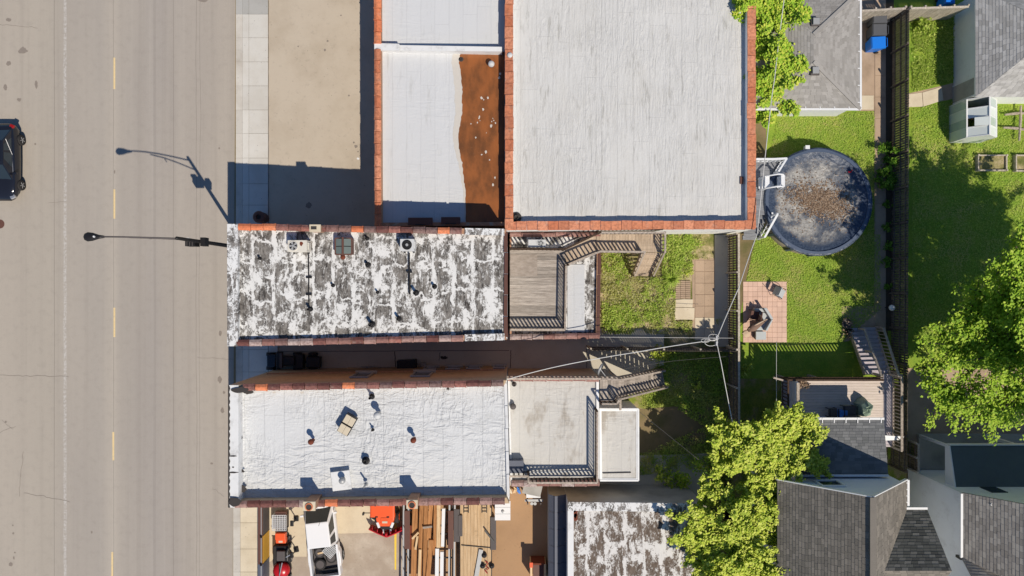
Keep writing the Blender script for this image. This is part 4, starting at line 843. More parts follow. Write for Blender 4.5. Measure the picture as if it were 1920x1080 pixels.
f6 = fence('short brown fence between the two houses at the foot of the maple', (W(1722, 0, 1.8).x, W(0, 832, 1.8).y, 0), (W(1722, 0, 1.8).x, W(0, 885, 1.8).y, 0), 1.8, M['fence'], postn=2, side=(-1, 0), pm=M['fence_pale'])
# ------------------------------------------------------------ rooftop equipment
def ac_top(px, py, h, w, d, hh, case, label, rot=0, fanx=0.0, fr=.3, rust=None, sq=False):
    p = W(px, py, h + hh); t = thing('air_conditioner', label, 'air conditioner', (p.x, p.y, h), rot)
    mb = MB(); mb.box((0, 0, hh / 2 + .04), (w, d, hh - .08)); mb.build('case', case, t, local=True, bevel=.02)
    mb = MB(); mb.lathe((fanx, 0, hh), [(fr, 0), (fr, .025), (fr - .03, .025), (fr - .03, .004), (.02, .004)], 24); mb.build('fan_ring', M['black'] if sq else case, t, local=True)
    mb = MB(); mb.lathe((fanx, 0, hh + .004), [(fr - .03, 0), (fr - .03, .004)], 24); mb.build('fan_well', M['black'] if sq else M['grey'], t, local=True)
    mb = MB(); mb.lathe((fanx, 0, hh + .01), [(.08, 0), (.07, .04)], 14); mb.build('fan_hub', M['grey'], t, local=True)
    for k in range(5):
        a_ = 2 * math.pi * k / 5; mb = MB(); mb.poly([(fanx + .06 * math.cos(a_), .06 * math.sin(a_), hh + .03), (fanx + (fr - .05) * math.cos(a_ - .25), (fr - .05) * math.sin(a_ - .25), hh + .02), (fanx + (fr - .05) * math.cos(a_ + .35), (fr - .05) * math.sin(a_ + .35), hh + .035)]); mb.build('fan_blade', M['black'], t, local=True)
    for s in (-1, 1): mb = MB(); mb.box((s * (w / 2 - .12), 0, .03), (.1, d + .14, .06)); mb.build('foot_rail', M['black'], t, local=True)
    if rust: mb = MB(); n = 9; mb.poly([(rust + .1 * random.uniform(.5, 1.2) * math.cos(k * 6.283 / n), .12 + .12 * random.uniform(.5, 1.2) * math.sin(k * 6.283 / n), hh + .006) for k in range(n)]); mb.build('rust_patch', M['rust'], t, local=True)
    mb = MB(); mb.box((w / 2 - .06, 0, hh * .5), (.2, d * .6, hh * .5)); mb.build('valve_cover', case, t, local=True)
    return t
ac_top(557, 461, 6.55, 1.0, .6, .8, M['acbeige'], 'rust spotted cream air conditioner nearest the street on the patchy roof', 0, -.2, .26, .22)
t = ac_top(763, 459, 6.25, .72, .62, .85, M['acgrey'], 'pale air conditioner with black fan ring on the rear half of the patchy roof', 0, 0, .26, None, True)
ac_top(1007, 456, 3.3, 1.0, .42, .7, M['acgrey'], 'pale air conditioner squeezed beside the rear deck gangway under the orange tiles', 0, .2, .2)
def pipe_run(label, pts, r=.035, mat='black'):
    t = thing('conduit', label, 'pipe', pts[0]); mb = MB(); mb.tube(pts, r, 6); mb.build('pipe', M[mat], t); 
    for p in pts[1:-1]: piece('clamp_block', M[mat], t, Vector(p) + Vector((0, 0, -.02)), (.3, .1, .08))
pipe_run('black conduit lying south from the rust spotted air conditioner', [W(578, 468, 6.6), W(579, 520, 6.58), W(579, 552, 6.58), W(579.5, 573, 6.58)]); pipe_run('black conduit lying south from the pale air conditioner with the black ring', [W(767, 474, 6.35), W(767.5, 510, 6.33), W(768, 552, 6.33)], .05)
def vent(par, px, py, h, r, hh, mat, kind='stack'):
    p = W(px, py, h + hh); 
    if kind == 'stack':
        mb = MB(); mb.lathe((p.x, p.y, h - .02), [(r, 0), (r, hh), (r * .7, hh), (r * .7, hh - .1)], 14); mb.build('vent_pipe', mat, par, True)
        mb = MB(); mb.lathe((p.x, p.y, h - .005), [(r * 2.2, 0), (r * 1.3, .05)], 14); mb.build('vent_boot', mat, par)
    else:
        mb = MB(); mb.lathe((p.x, p.y, h - .02), [(r * .6, 0), (r * .6, hh * .6), (r, hh * .62), (r * 1.02, hh * .8), (r * .7, hh * .95), (r * .1, hh)], 16); mb.build('roof_vent', mat, par, True)
bz = roofz(BP, .26)
for px, py, r, hh in ((686, 446, .06, .3), (687, 496, .08, .35), (577, 580, .07, .5), (693, 609, .09, .6), (622, 535, .06, .25), (813, 537, .07, .35), (777, 549, .08, .6), (745, 598, .07, .5), (484, 484, .05, .3), (706, 548, .05, .3)): vent(B, px, py, bz(W(px, py, 6.5).x), r, hh, M['black'])
vent(B, 642, 482, 6.5, .13, .35, M['rust'], 'cap')
sk = thing('roof_skylight', 'dark framed four pane ridge skylight on the patchy roof', 'skylight', W(644, 462, 6.45))
a = W(629, 447, 6.85); b = W(660, 477, 6.85); mb = MB(); mb.prism([(a.x, a.y), (b.x, a.y), (b.x, b.y), (a.x, b.y)], 6.4, 6.85); mb.build('curb', M['brownmetal'], sk)
mx = (a.x + b.x) / 2
for (x0, x1, s) in ((a.x + .03, mx - .02, 1), (mx + .02, b.x - .03, -1)):
    for (y0, y1) in ((b.y + .03, (a.y + b.y) / 2 - .02), ((a.y + b.y) / 2 + .02, a.y - .03)):
        zl0, zl1 = (6.87, 7.02) if s > 0 else (7.02, 6.87); mb = MB(); mb.hexa([(x0, y0, zl0), (x1, y0, zl1), (x1, y1, zl1), (x0, y1, zl0)], [(x0, y0, zl0 + .02), (x1, y0, zl1 + .02), (x1, y1, zl1 + .02), (x0, y1, zl0 + .02)]); mb.build('pane', M['skyglass'], sk)
bar('ridge_bar', M['brownmetal'], sk, (mx, a.y + .05, 7.05), (mx, b.y - .05, 7.05), .1, .06)
for s in (0, 1): x = (a.x, b.x)[s]; bar('side_bar', M['brownmetal'], sk, (x, a.y, 6.88), (x, b.y, 6.88), .07, .06)
for y in (a.y, b.y): bar('end_bar', M['brownmetal'], sk, (a.x, y, 6.885), (b.x, y, 6.885), .07, .07)
fz = 6.62
for px, py, r, hh, m, k in ((581, 830, .15, .6, 'rust', 'cap'), (774, 827, .15, .6, 'rust', 'cap'), (706, 780, .19, .7, 'acgrey', 'cap'), (684, 866, .1, .25, 'black', 'stack'), (693, 747, .07, .6, 'black', 'stack'), (682, 914, .05, .6, 'grey', 'stack'), (697, 808, .04, .3, 'black', 'stack')): vent(F, px, py, fz, r, hh, M[m], k)
p = W(640, 901, fz); mb = MB(); rz = .12; mb.box((p.x, p.y, fz + .02), (1.0, 1.0, .06), rz=rz); mb.build('flashing_pad', M['flash'], F); vent(F, 640, 903, fz + .03, .17, .5, M['grey'], 'cap')
hc = W(650, 797, 7.0); hs = thing('twin_skylight', 'tilted pair of cream skylight domes in the middle of the white wrinkled roof', 'skylight', (hc.x, hc.y, fz), R(-30))
for s in (-1, 1):
    mb = MB(); mb.box((0, s * .27, .17), (.62, .5, .34)); mb.build('curb', M['black'], hs, local=True)
    for q in (-1, 1): mb = MB(); mb.box((q * .145, s * .27, .37), (.28, .46, .05)); mb.build('dome_panel', M['cream'], hs, local=True, bevel=.015)
vent(G, 962, 763, 3.78, .17, .4, M['darkgrey'], 'cap'); vent(G, 964, 723, 3.78, .07, .6, M['darkgrey'])
vent(Cb, 921, 118, 3.55, .18, .55, M['acgrey'], 'cap'); vent(Cb, 864, 110, 3.62, .08, .12, M['tar']); vent(D, 968, 407, 4.0, .14, .25, M['tar']); vent(D, 956, 102, 4.3, .15, .3, M['acgrey'], 'cap')
p = W(1391, 338, 3.15); piece('scupper_patch', M['brownmetal'], D, (p.x, p.y, 3.12), (.2, .42, .06))
# ------------------------------------------------------------ houses
def shingles(par, eL, eR, rR, rL, mat, tab=.33, course=.16, name='shingles'):
    eL, eR, rR, rL = map(Vector, (eL, eR, rR, rL)); nrm = (eR - eL).cross(rL - eL)
    if nrm.length < 1e-6: nrm = (eR - eL).cross(rR - eL)
    nrm.normalize(); nrm = nrm if nrm.z > 0 else -nrm
    up = ((rL + rR) / 2 - (eL + eR) / 2); L = max((rL - eL).dot(nrm.cross((eR - eL).normalized()).normalized()).__abs__(), .1); n = max(2, int(L / course)); mb = MB()
    for j in range(n):
        a, b = eL.lerp(rL, j / n), eR.lerp(rR, j / n); c, d = eL.lerp(rL, (j + 1) / n), eR.lerp(rR, (j + 1) / n); w = max((b - a).length, (d - c).length); m = max(1, int(w / tab)); o = random.random()
        us = [0.0] + [(i + o) / m for i in range(m)] + [1.0]
        for u0, u1 in zip(us[:-1], us[1:]):
            if u1 - u0 < .003: continue
            t = .012 + random.uniform(0, .008); g = .006 / max(w, .1)
            lo0, lo1 = a.lerp(b, u0 + g) + nrm * t, a.lerp(b, u1 - g) + nrm * t; hi0, hi1 = c.lerp(d, u0 + g) + nrm * .003, c.lerp(d, u1 - g) + nrm * .003
            mb.poly([lo0, lo1, hi1, hi0]); mb.poly([lo0 - nrm * t, lo1 - nrm * t, lo1, lo0])
    o = bpy.data.meshes.new(name); o.from_pydata([tuple(v - WL[par.name]) for v in mb.v], [], mb.f); o.materials.append(mat); ob = bpy.data.objects.new(name, o); link(ob, par); ob['kind'] = 'stuff'; WL[ob.name] = WL[par.name]
    mb = MB(); mb.hexa([p - nrm * .12 for p in (eL, eR, rR, rL)], [p - nrm * .002 for p in (eL, eR, rR, rL)]); mb.build('roof', M['tar'] if False else mat, par)
def box_walls(par, x0, x1, y0, y1, z1, mat, z0=-.3, name='wall', t=.15):
    mb = MB(); mb.prism([(x0, y0), (x1, y0), (x1, y1), (x0, y1)], z0, z1); mb.build(name, mat, par)
def gutter(par, a, b, w=.12): bar('gutter', M['white'], par, a, b, w, .1)
# garage
g1 = thing('garage', 'grey shingled hip roof garage beside the small leafy tree', 'garage', (17.3, 14.2, 0))
x0, x1, y0, y1, e, rz_ = 14.1, 20.5, 10.51, 17.5, 2.5, 3.5; ra, rb = (17.3, 12.97, rz_), (17.3, 14.55, rz_)
box_walls(g1, x0 + .2, x1 - .25, y0 + .22, y1 - .2, e + .05, M['siding'])
c = [(x0, y0, e), (x1, y0, e), (x1, y1, e), (x0, y1, e)]
shingles(g1, c[0], c[1], ra, ra, M['shG']); shingles(g1, c[1], c[2], rb, ra, M['shG']); shingles(g1, c[2], c[3], rb, rb, M['shG']); shingles(g1, c[3], c[0], ra, rb, M['shG'])
for a, b in ((c[0], c[1]), (c[1], c[2])): gutter(g1, a, b)
for a in (c[1], c[2]): bar('hip_cap', M['shG'], g1, Vector(a) + Vector((0, 0, .03)), Vector(ra if a == c[1] else rb) + Vector((0, 0, .03)), .2, .03)
for px, py in ((1530, 40), (1529, 132)):
    p = W(px, py, 3.45); piece('roof_vent', M['grey'], g1, (p.x, p.y, 3.42), (.36, .36, .22)); piece('vent_flange', M['darkgrey'], g1, (p.x, p.y, 3.36), (.5, .5, .1))
for i in range(7): piece('gutter_strap', M['white'], g1, (x1 - .12, y0 + .4 + i * 1.0, e + .06), (.22, .05, .02)); piece('gutter_strap', M['white'], g1, (x0 + .6 + i * .85, y0 + .12, e + .06), (.05, .22, .02))
# white house upper right
h0 = thing('white_house', 'white house with pale grey hip roof at the upper right beside the greenhouse', 'house', (30, 14.5, 0))
x0, x1, y0, y1, e, rz_ = 27.37, 40.0, 11.29, 17.75, 2.35, 4.6; ra, rb = (30.6, 14.5, rz_), (36.8, 14.5, rz_)
box_walls(h0, x0 + .22, x1 - .2, y0 + .22, y1 - .2, e + .05, M['stucco'])
c = [(x0, y0, e), (x1, y0, e), (x1, y1, e), (x0, y1, e)]
shingles(h0, c[0], c[1], rb, ra, M['shH0']); shingles(h0, c[1], c[2], rb, rb, M['shH0']); shingles(h0, c[2], c[3], ra, rb, M['shH0']); shingles(h0, c[3], c[0], ra, ra, M['shH0'])
bar('fascia_board', M['white'], h0, (x0, y0 + .04, e - .06), (x1, y0 + .04, e - .06), .06, .14); bar('fascia_board', M['white'], h0, (x0 + .04, y0 + .1, e - .06), (x0 + .04, y1, e - .06), .06, .14)
piece('door', M['greystucco'], h0, (x0 + .2, y0 + .75, 1.0), (.08, 1.0, 2.05)); piece('door_frame', M['white'], h0, (x0 + .19, y0 + .2, 1.0), (.06, .1, 2.1)); piece('door_frame', M['white'], h0, (x0 + .19, y0 + 1.3, 1.0), (.06, .1, 2.1))
# house with deck
h1 = thing('gabled_house', 'brown grey shingled gabled house with a pale timber deck behind it', 'house', (18, -13, 0))
yg, ys, xw, xr, xe, eh, rh = -10.45, -23.0, 14.45, 18.0, 21.5, 5.5, 8.6
mb = MB(); mb.hexa([(xw + .25, yg - .12, -.3), (xe - .25, yg - .12, -.3), (xe - .25, yg - .12, eh), (xr, yg - .12, rh - .14), (xw + .25, yg - .12, eh)], [(xw + .25, ys, -.3), (xe - .25, ys, -.3), (xe - .25, ys, eh), (xr, ys, rh - .14), (xw + .25, ys, eh)]); mb.build('wall', M['sidingblue'], h1)
shingles(h1, (xw, yg, eh), (xw, ys, eh), (xr, ys, rh), (xr, yg, rh), M['shH1'], .33, .16); shingles(h1, (xe, yg, eh), (xe, ys, eh), (xr, ys, rh), (xr, yg, rh), M['shH1'], .33, .16)
bar('ridge_cap', M['shH1'], h1, (xr, yg, rh + .03), (xr, ys, rh + .03), .3, .04)
for a, b in (((xw, yg + .02, eh - .06), (xr, yg + .02, rh - .06)), ((xe, yg + .02, eh - .06), (xr, yg + .02, rh - .06))): bar('rake_board', M['white'], h1, a, b, .05, .18)
gutter(h1, (xe + .06, yg, eh), (xe + .06, yg - 1.4, eh)); 
for i in range(4): piece('gutter_strap', M['white'], h1, (xe - .02, yg - .15 - i * .35, eh + .05), (.2, .05, .02))
w = piece('window', M['glass'], h1, (17.1, yg - .1, 5.9), (1.1, .06, .9))
for dx, dz, sx, sz in ((0, .5, 1.3, .1), (0, -.5, 1.3, .1), (-.6, 0, .1, 1.0), (.6, 0, .1, 1.0)): piece('window_frame', M['white'], h1, (17.1 + dx, yg - .06, 5.9 + dz), (sx, .08, sz))
xc = 22.6; yr, ye = -14.53, -12.05; crh, ceh = 7.6, 5.5
mb = MB(); mb.hexa([(20.5, ye - .2, -.3), (20.5, 2 * yr - ye + .2, -.3), (20.5, 2 * yr - ye + .2, ceh), (20.5, yr, crh - .14), (20.5, ye - .2, ceh)], [(xc - .2, ye - .2, -.3), (xc - .2, 2 * yr - ye + .2, -.3), (xc - .2, 2 * yr - ye + .2, ceh), (xc - .2, yr, crh - .14), (xc - .2, ye - .2, ceh)]); mb.build('wing_wall', M['sidingblue'], h1)
shingles(h1, (21.3, ye, ceh), (xc, ye, ceh), (xc, yr, crh), (19.12, yr, crh), M['shShade'], .33, .16); shingles(h1, (21.3, 2 * yr - ye, ceh), (xc, 2 * yr - ye, ceh), (xc, yr, crh), (19.12, yr, crh), M['shH1'], .33, .16)  # north slope's shade is painted in with darker shingle colours
gutter(h1, (21.2, ye + .06, ceh), (xc, ye + .06, ceh))
mb = MB(); mb.prism([(15.9, -7.65), (20.75, -7.65), (20.75, yg), (15.9, yg)], -.3, [4.2, 4.2, 4.65, 4.65]); mb.build('lean_to_wall', M['sidingblue'], h1)
shingles(h1, (15.8, -7.4, 4.3), (20.9, -7.4, 4.3), (20.9, yg + .02, 4.76), (15.8, yg + .02, 4.76), M['shH1d'], .34, .16)
gutter(h1, (15.8, -7.34, 4.3), (20.9, -7.34, 4.3))
for i in range(8): piece('gutter_strap', M['white'], h1, (16.1 + i * .66, -7.44, 4.36), (.05, .26, .02))
piece('flashing', M['sidingblue'], h1, (18.3, yg + .06, 4.84), (5.1, .1, .1))
mb = MB(); mb.hexa([(20.95, -8.55, 2.75), (23.0, -8.72, 2.55), (22.9, -8.92, 2.5), (20.95, -8.95, 2.7)], [(20.95, -8.55, 2.85), (23.0, -8.72, 2.62), (22.9, -8.92, 2.57), (20.95, -8.95, 2.8)]); mb.build('awning', M['white'], h1)
zd = 2.0; d1 = thing('raised_deck', 'pale composite deck with dark railings behind the gabled house', 'deck', (18, -6.5, 0))
px = lambda x, y: W(x, y, zd)
a = px(1480, 709); b = px(1656, 790); boards(d1, a.x, b.x, b.y, a.y, zd, M['deckpale'], 'x', .165, name='deck_board', gap=.01)
a2 = px(1466, 709); boards(d1, a2.x, a.x - .01, b.y, a.y, zd, M['stairpurple'], 'x', .165)
b2 = px(1673, 838); boards(d1, b.x + .02, b2.x, b2.y, px(0, 702).y, zd, M['stairpurple'], 'x', .165)
for x, y in ((a.x, a.y - .1), (18.5, a.y - .1), (b2.x - .1, a.y), (b2.x - .1, b2.y + .2)): piece('support_post', M['railwood'], d1, (x, y, zd / 2 - .05), (.14, .14, zd))
bar('fascia_board', M['darkwood'], d1, (a2.x, a.y + .03, zd - .12), (b.x, a.y + .03, zd - .12), .05, .2); bar('fascia_board', M['darkwood'], d1, (b2.x + .03, a.y, zd - .12), (b2.x + .03, b2.y, zd - .12), .05, .2)
railing(d1, [(a2.x, b.y, zd), (a2.x, a.y + .01, zd), (px(1640, 0).x, a.y + .01, zd)], .95, M['darkwood'], sp=.2); railing(d1, [(b2.x, px(0, 700).y, zd), (b2.x, b2.y, zd)], 1.0, M['railwood'], sp=.2, cm=M['railwood'], cap=.14)
mb = MB(); mb.box((16.52, (a.y - .05 + b.y + .2) / 2, 2.6), (.08, a.y - b.y - .3, 1.2)); mb.build('privacy_panel', M['sidingblue'], d1); bar('panel_cap', M['railwood'], d1, (16.52, a.y - .1, 3.23), (16.52, b.y + .1, 3.23), .16, .06)
bar('floodlight_arm', M['railwood'], d1, W(1468, 713, 2.9), W(1450, 708, 2.9), .1, .1)
sd = thing('deck_stair', 'broad purple grey stair dappled with sun climbing to the pale deck', 'stairs', W(1600, 616, 0))
s0a, s0b = W(1592, 615, 0), W(1640, 613, 0); s1a, s1b = W(1625, 703, zd), W(1668, 702, zd); n = 11
for i in range(n):
    u0, u1 = i / n, (i + 1.05) / n; z = (i + 1) * zd / (n + 1); mb = MB(); q = [s0a.lerp(s1a, u0), s0b.lerp(s1b, u0), s0b.lerp(s1b, u1), s0a.lerp(s1a, u1)]; mb.prism([v.xy for v in q], z - .05, z); mb.build('tread', M['stairpurple'], sd)
for p0, p1 in ((s0a, s1a), (s0b, s1b)): bar('stringer', M['railwood'], sd, p0 + Vector((0, 0, -.05)), p1 + Vector((0, 0, -.2)), .07, .28)
railing(sd, [s0b, s1b], 1.0, M['railwood'], sp=.2, cm=M['railwood'], cap=.14); m0 = s0a.lerp(s0b, .3); m1 = s1a.lerp(s1b, .3); bar('hand_rail', M['railwood'], sd, m0 + Vector((0, 0, .9)), m1 + Vector((0, 0, .9)), .12, .06)
for u in (.02, .5, .97): p = m0.lerp(m1, u); piece('post', M['railwood'], sd, p + Vector((0, 0, .45)), (.1, .1, .9))
# things on the deck
tp = thing('tarp_heap', 'crumpled green cover heaped on the sunny half of the pale deck', 'tarp', W(1622, 765, zd)); c = W(1622, 765, 2.5); mb = MB()
prof = [(1.0, 0), (.92, .35), (.75, .75), (.35, .95), (.08, .9)]; rings = []
for s, zz in prof: rings.append([Vector((c.x + s * .42 * math.cos(k * 6.283 / 14) * (1 + .18 * math.sin(k * 2.3)), c.y + s * .58 * math.sin(k * 6.283 / 14) * (1 + .15 * math.sin(k * 3.1 + s * 4)), zd + zz * (1 + .08 * math.sin(k * 1.9)))) for k in range(14)])
mb.loft(rings); mb.build('tarp', M['tarp'], tp)
cl = thing('cooler_box', 'bright blue box between the dark chairs on the shaded deck', 'cooler', W(1580, 776, zd)); p = W(1580, 776, 2.3); piece('box', M['bluecooler'], cl, (p.x, p.y, 2.2), (.4, .42, .38)); piece('lid', M['bluecooler'], cl, (p.x, p.y, 2.42), (.44, .46, .07))
def dchair(px_, py_, lab, w=.5, d=.55):
    t = thing('deck_chair', lab, 'chair', W(px_, py_, zd)); p = W(px_, py_, 2.4); piece('seat', M['darkgrey'], t, (p.x, p.y, 2.42), (w, d, .05)); piece('backrest', M['darkgrey'], t, (p.x, p.y - d / 2, 2.75), (w, .06, .6))
    for sx in (-1, 1):
        for sy in (-1, 1): piece('leg', M['black'], t, (p.x + sx * w * .45, p.y + sy * d * .45, 2.2), (.04, .04, .44))
        bar('armrest', M['black'], t, (p.x + sx * w * .5, p.y - d / 2, 2.65), (p.x + sx * w * .5, p.y + d / 2, 2.62), .05, .03)
dchair(1561, 774, 'dark deck chair left of the bright blue box'); dchair(1592, 770, 'wider dark deck chair right of the bright blue box', .75, .6)
def planter(px_, py_, z, r, lab, mat):
    t = thing('planter', lab, 'planter', W(px_, py_, z)); p = W(px_, py_, z + .3); mb = MB(); mb.lathe((p.x, p.y, z), [(r * .75, 0), (r, .32), (r * .9, .32), (r * .85, .26), (.01, .26)], 16); mb.build('pot', mat, t)
    n = 30; pts = np.array([p.x, p.y, z + .35]) + RNG.normal(size=(n, 3)) * np.array([r * .5, r * .5, .06]); leaves_np('plant', pts, RNG.uniform(.05, .12, n), M['brown_leaf'], t)
planter(1511, 722, zd, .2, 'black ringed planter at the corner of the pale deck', M['black']); planter(1504, 717, zd, .16, 'square topped dark planter behind the ringed one on the pale deck', M['brownmetal']); planter(1497, 724, zd, .14, 'smallest pot nearest the privacy panel on the pale deck', M['rust'])
planter(1594, 624, 0, .26, 'round black rimmed tub at the foot of the deck stair', M['black']); planter(1588, 607, 0, .3, 'grey tub above the black rimmed tub near the deck stair', M['darkgrey'])
# lower right white house
h2 = thing('white_gabled_house', 'tall white walled house with striped grey roof and dark porch roof at the lower right', 'house', (27, -14, 0))
xa, ya, e2 = 24.77, -11.33, 5.2
mb = MB(); mb.prism([(xa, ya), (xa, -22), (36, -22), (36, ya)], -.3, e2); mb.build('wall', M['stucco'], h2)
mb = MB(); mb.hexa([(xa, ya, e2), (29.3, ya, 9.9), (33.8, ya, e2)], [(xa, ya - .15, e2), (29.3, ya - .15, 9.9), (33.8, ya - .15, e2)]); mb.build('gable_wall', M['stucco'], h2)
k = 1.04; shingles(h2, (xa - .08, ya + .1, e2), (xa - .08, -14.8, e2), (29.3, -16.6, 9.95), (29.3, ya + .1, 9.95), M['shH2'], .33, .16)
mb = MB(); mb.hexa([(xa, -14.8, e2), (xa, -20.4, e2), (xa, -17.6, 8.4)], [(29, -14.8, e2), (29, -20.4, e2), (29, -17.6, 8.4)]); mb.build('cross_gable_wall', M['stucco'], h2)
shingles(h2, (xa - .1, -14.75, e2), (25.4, -14.75, e2 + .3), (29.3, -17.6, 8.5), (xa - .1, -17.6, 8.5), M['shH2'], .33, .16)
gutter(h2, (xa - .1, ya + .05, e2), (xa - .1, -14.8, e2), .14); piece('downpipe', M['black'], h2, (xa - .1, -14.85, e2 - .2), (.14, .14, .4))
bar('corner_trim', M['white'], h2, (xa - .01, ya + .01, 0), (xa - .01, ya + .01, e2), .12, .12)
for yy_, zz in ((-17.0, 3.6),): 
    piece('window', M['glass'], h2, (xa - .01, yy_, zz), (.06, 1.0, 1.3))
    for dy, dz, sy, sz in ((0, .7, 1.2, .1), (0, -.7, 1.2, .1), (.55, 0, .1, 1.5), (-.55, 0, .1, 1.5)): piece('window_frame', M['white'], h2, (xa - .03, yy_ + dy, zz + dz), (.08, sy, sz))
piece('wall_vent', M['grey'], h2, (xa - .02, -14.0, 1.9), (.06, .3, .3))
piece('window', M['glass'], h2, (27.0, ya + .01, 4.4), (.9, .06, 1.0))
pr = [(25.3, -9.11), (33, -9.11), (33, ya), (25.3, ya)]
mb = MB(); mb.prism(pr, [3.05, 3.05, 3.55, 3.55], [3.3, 3.3, 3.8, 3.8]); mb.build('porch_roof', M['flatdark'], h2)
bar('porch_fascia', M['white'], h2, (25.26, -9.05, 3.16), (33, -9.05, 3.16), .06, .34); mb = MB(); mb.hexa([(25.22, -9.1, 2.9), (25.27, -9.1, 2.9), (25.27, ya, 2.9), (25.22, ya, 2.9)], [(25.22, -9.1, 3.32), (25.27, -9.1, 3.32), (25.27, ya, 3.83), (25.22, ya, 3.83)]); mb.build('porch_side_trim', M['white'], h2)
piece('porch_post', M['white'], h2, (25.4, -9.2, 1.5), (.16, .16, 3.0)); piece('porch_post', M['white'], h2, (29.5, -9.2, 1.5), (.16, .16, 3.0)); piece('porch_floor', M['greystucco'], h2, (29, -10.2, .1), (7.4, 2.2, .2))
mb = MB(); p = W(1853, 943, 5.9); mb.lathe((p.x, p.y, 5.2), [(.07, 0), (.07, 1.0), (.05, 1.0), (.05, .8)], 10); mb.build('vent_pipe', M['white'], h2)
# greenhouse
gh = thing('greenhouse', 'small pale greenhouse of translucent panels with open roof vents', 'greenhouse', W(1826, 225, 0))
x0, x1, y0, y1, e, rd = 27.33, 29.1, 9.07, 11.33, 1.6, 2.3; xm = (x0 + x1) / 2
M['ghglass'] = plain('clear_panel', C(190, 202, 196), .15, .06, 2, spec=.5)
for k in range(4):
    ya_, yb_ = y0 + (y1 - y0) * k / 4 + .02, y0 + (y1 - y0) * (k + 1) / 4 - .02
    m = M['greenhouse'] if k % 2 == 0 else M['ghglass']
    piece('wall_panel', m, gh, (x0, (ya_ + yb_) / 2, e / 2), (.03, yb_ - ya_, e)); piece('wall_panel', M['greenhouse'], gh, (x1, (ya_ + yb_) / 2, e / 2), (.03, yb_ - ya_, e))
    for s, xx in ((1, x0), (-1, x1)):
        if (s == 1 and k in (1, 3)): continue
        mb = MB(); mb.hexa([(xx, ya_, e), (xm, ya_, rd), (xm, yb_, rd), (xx, yb_, e)], [(xx, ya_, e + .03), (xm, ya_, rd + .03), (xm, yb_, rd + .03), (xx, yb_, e + .03)]); mb.build('roof_panel', m, gh)
for yy_ in (y0, y1): mb = MB(); mb.hexa([(x0, yy_ - .015, 0), (x1, yy_ - .015, 0), (x1, yy_ - .015, e), (xm, yy_ - .015, rd), (x0, yy_ - .015, e)], [(x0, yy_ + .015, 0), (x1, yy_ + .015, 0), (x1, yy_ + .015, e), (xm, yy_ + .015, rd), (x0, yy_ + .015, e)]); mb.build('end_panel', M['greenhouse'], gh)
for k in range(5):
    yy_ = y0 + (y1 - y0) * k / 4
    for xx in (x0, x1): bar('rafter', M['white'], gh, (xx, yy_, e + .03), (xm, yy_, rd + .04), .05, .04); bar('stud', M['white'], gh, (xx, yy_, 0), (xx, yy_, e), .05, .05)
for xx, zz in ((x0, e), (x1, e), (xm, rd)): bar('frame_bar', M['white'], gh, (xx, y0, zz + .045), (xx, y1, zz + .045), .08, .05)
mb = MB(); mb.hexa([(x0 + .2, 9.65, e + .42), (xm, 9.65, rd + .05), (xm, 10.15, rd + .05), (x0 + .2, 10.15, e + .42)], [(x0 + .2, 9.65, e + .45), (xm, 9.65, rd + .08), (xm, 10.15, rd + .08), (x0 + .2, 10.15, e + .45)]); mb.build('vent_flap', M['greenhouse'], gh)
for i, (xx, yy_) in enumerate(((27.8, 9.45), (28.2, 9.9), (27.7, 10.75), (28.5, 10.6))):
    t = thing('flower_pot', ['brown pot under the open lower greenhouse vent', 'terracotta pot in the middle of the greenhouse', 'pot under the open upper greenhouse vent', 'pot by the far greenhouse wall'][i], 'pot', (xx, yy_, 0)); mb = MB(); mb.lathe((xx, yy_, .0), [(.12, 0), (.17, .3), (.14, .3), (.13, .25), (.01, .25)], 12); mb.build('pot', M['terra'] if i % 2 else M['rust'], t)
    leaves_np('plant', np.array([xx, yy_, .4]) + RNG.normal(size=(20, 3)) * .09, RNG.uniform(.06, .14, 20), M['shrubleaf'], t)
def bed(x0, y0, x1, y1, lab):
    a = W(x0, y0, .3); b = W(x1, y1, .3); t = thing('raised_bed', lab, 'raised bed', ((a.x + b.x) / 2, (a.y + b.y) / 2, 0)); 
    for (p, q) in (((a.x, a.y), (b.x, a.y)), ((a.x, b.y), (b.x, b.y))): bar('side_board', M['fence_pale'], t, (p[0], p[1], .15), (q[0], q[1], .15), .07, .3)
    for xx in (a.x, b.x): bar('end_board', M['fence_pale'], t, (xx, a.y - .04, .148), (xx, b.y + .04, .148), .07, .3)
    piece('soil', M['weedbase'], t, ((a.x + b.x) / 2, (a.y + b.y) / 2, .08), (b.x - a.x - .06, a.y - b.y - .06, .16))
    for xx in (a.x, b.x):
        for yy_ in (a.y, b.y): piece('corner_post', M['fence_pale'], t, (xx, yy_, .17), (.1, .1, .36))
bed(1835, 291, 1888, 319, 'rectangular timber raised bed below the greenhouse'); bed(1906, 291, 1960, 320, 'timber raised bed cut by the right picture edge')
for i, (p0, p1, lab) in enumerate((((1914, 198), (1911, 264), 'weathered upright pole lying on the grass by the greenhouse'), ((1884, 215), (1935, 212), 'upper short crossbar branch on the grass right of the greenhouse'), ((1881, 239), (1935, 245), 'lower bent crossbar branch on the grass right of the greenhouse'))):
    mb = MB(); a = W(p0[0], p0[1], .3 if i else .36); b = W(p1[0], p1[1], .3 if i else .36); mb.tube([a, a.lerp(b, .4) + Vector((.02, .04, 0)), b], [.06, .09, .06], 6); tag(mb.build('branch_pole', M['railwood'], None), lab, 'pole')
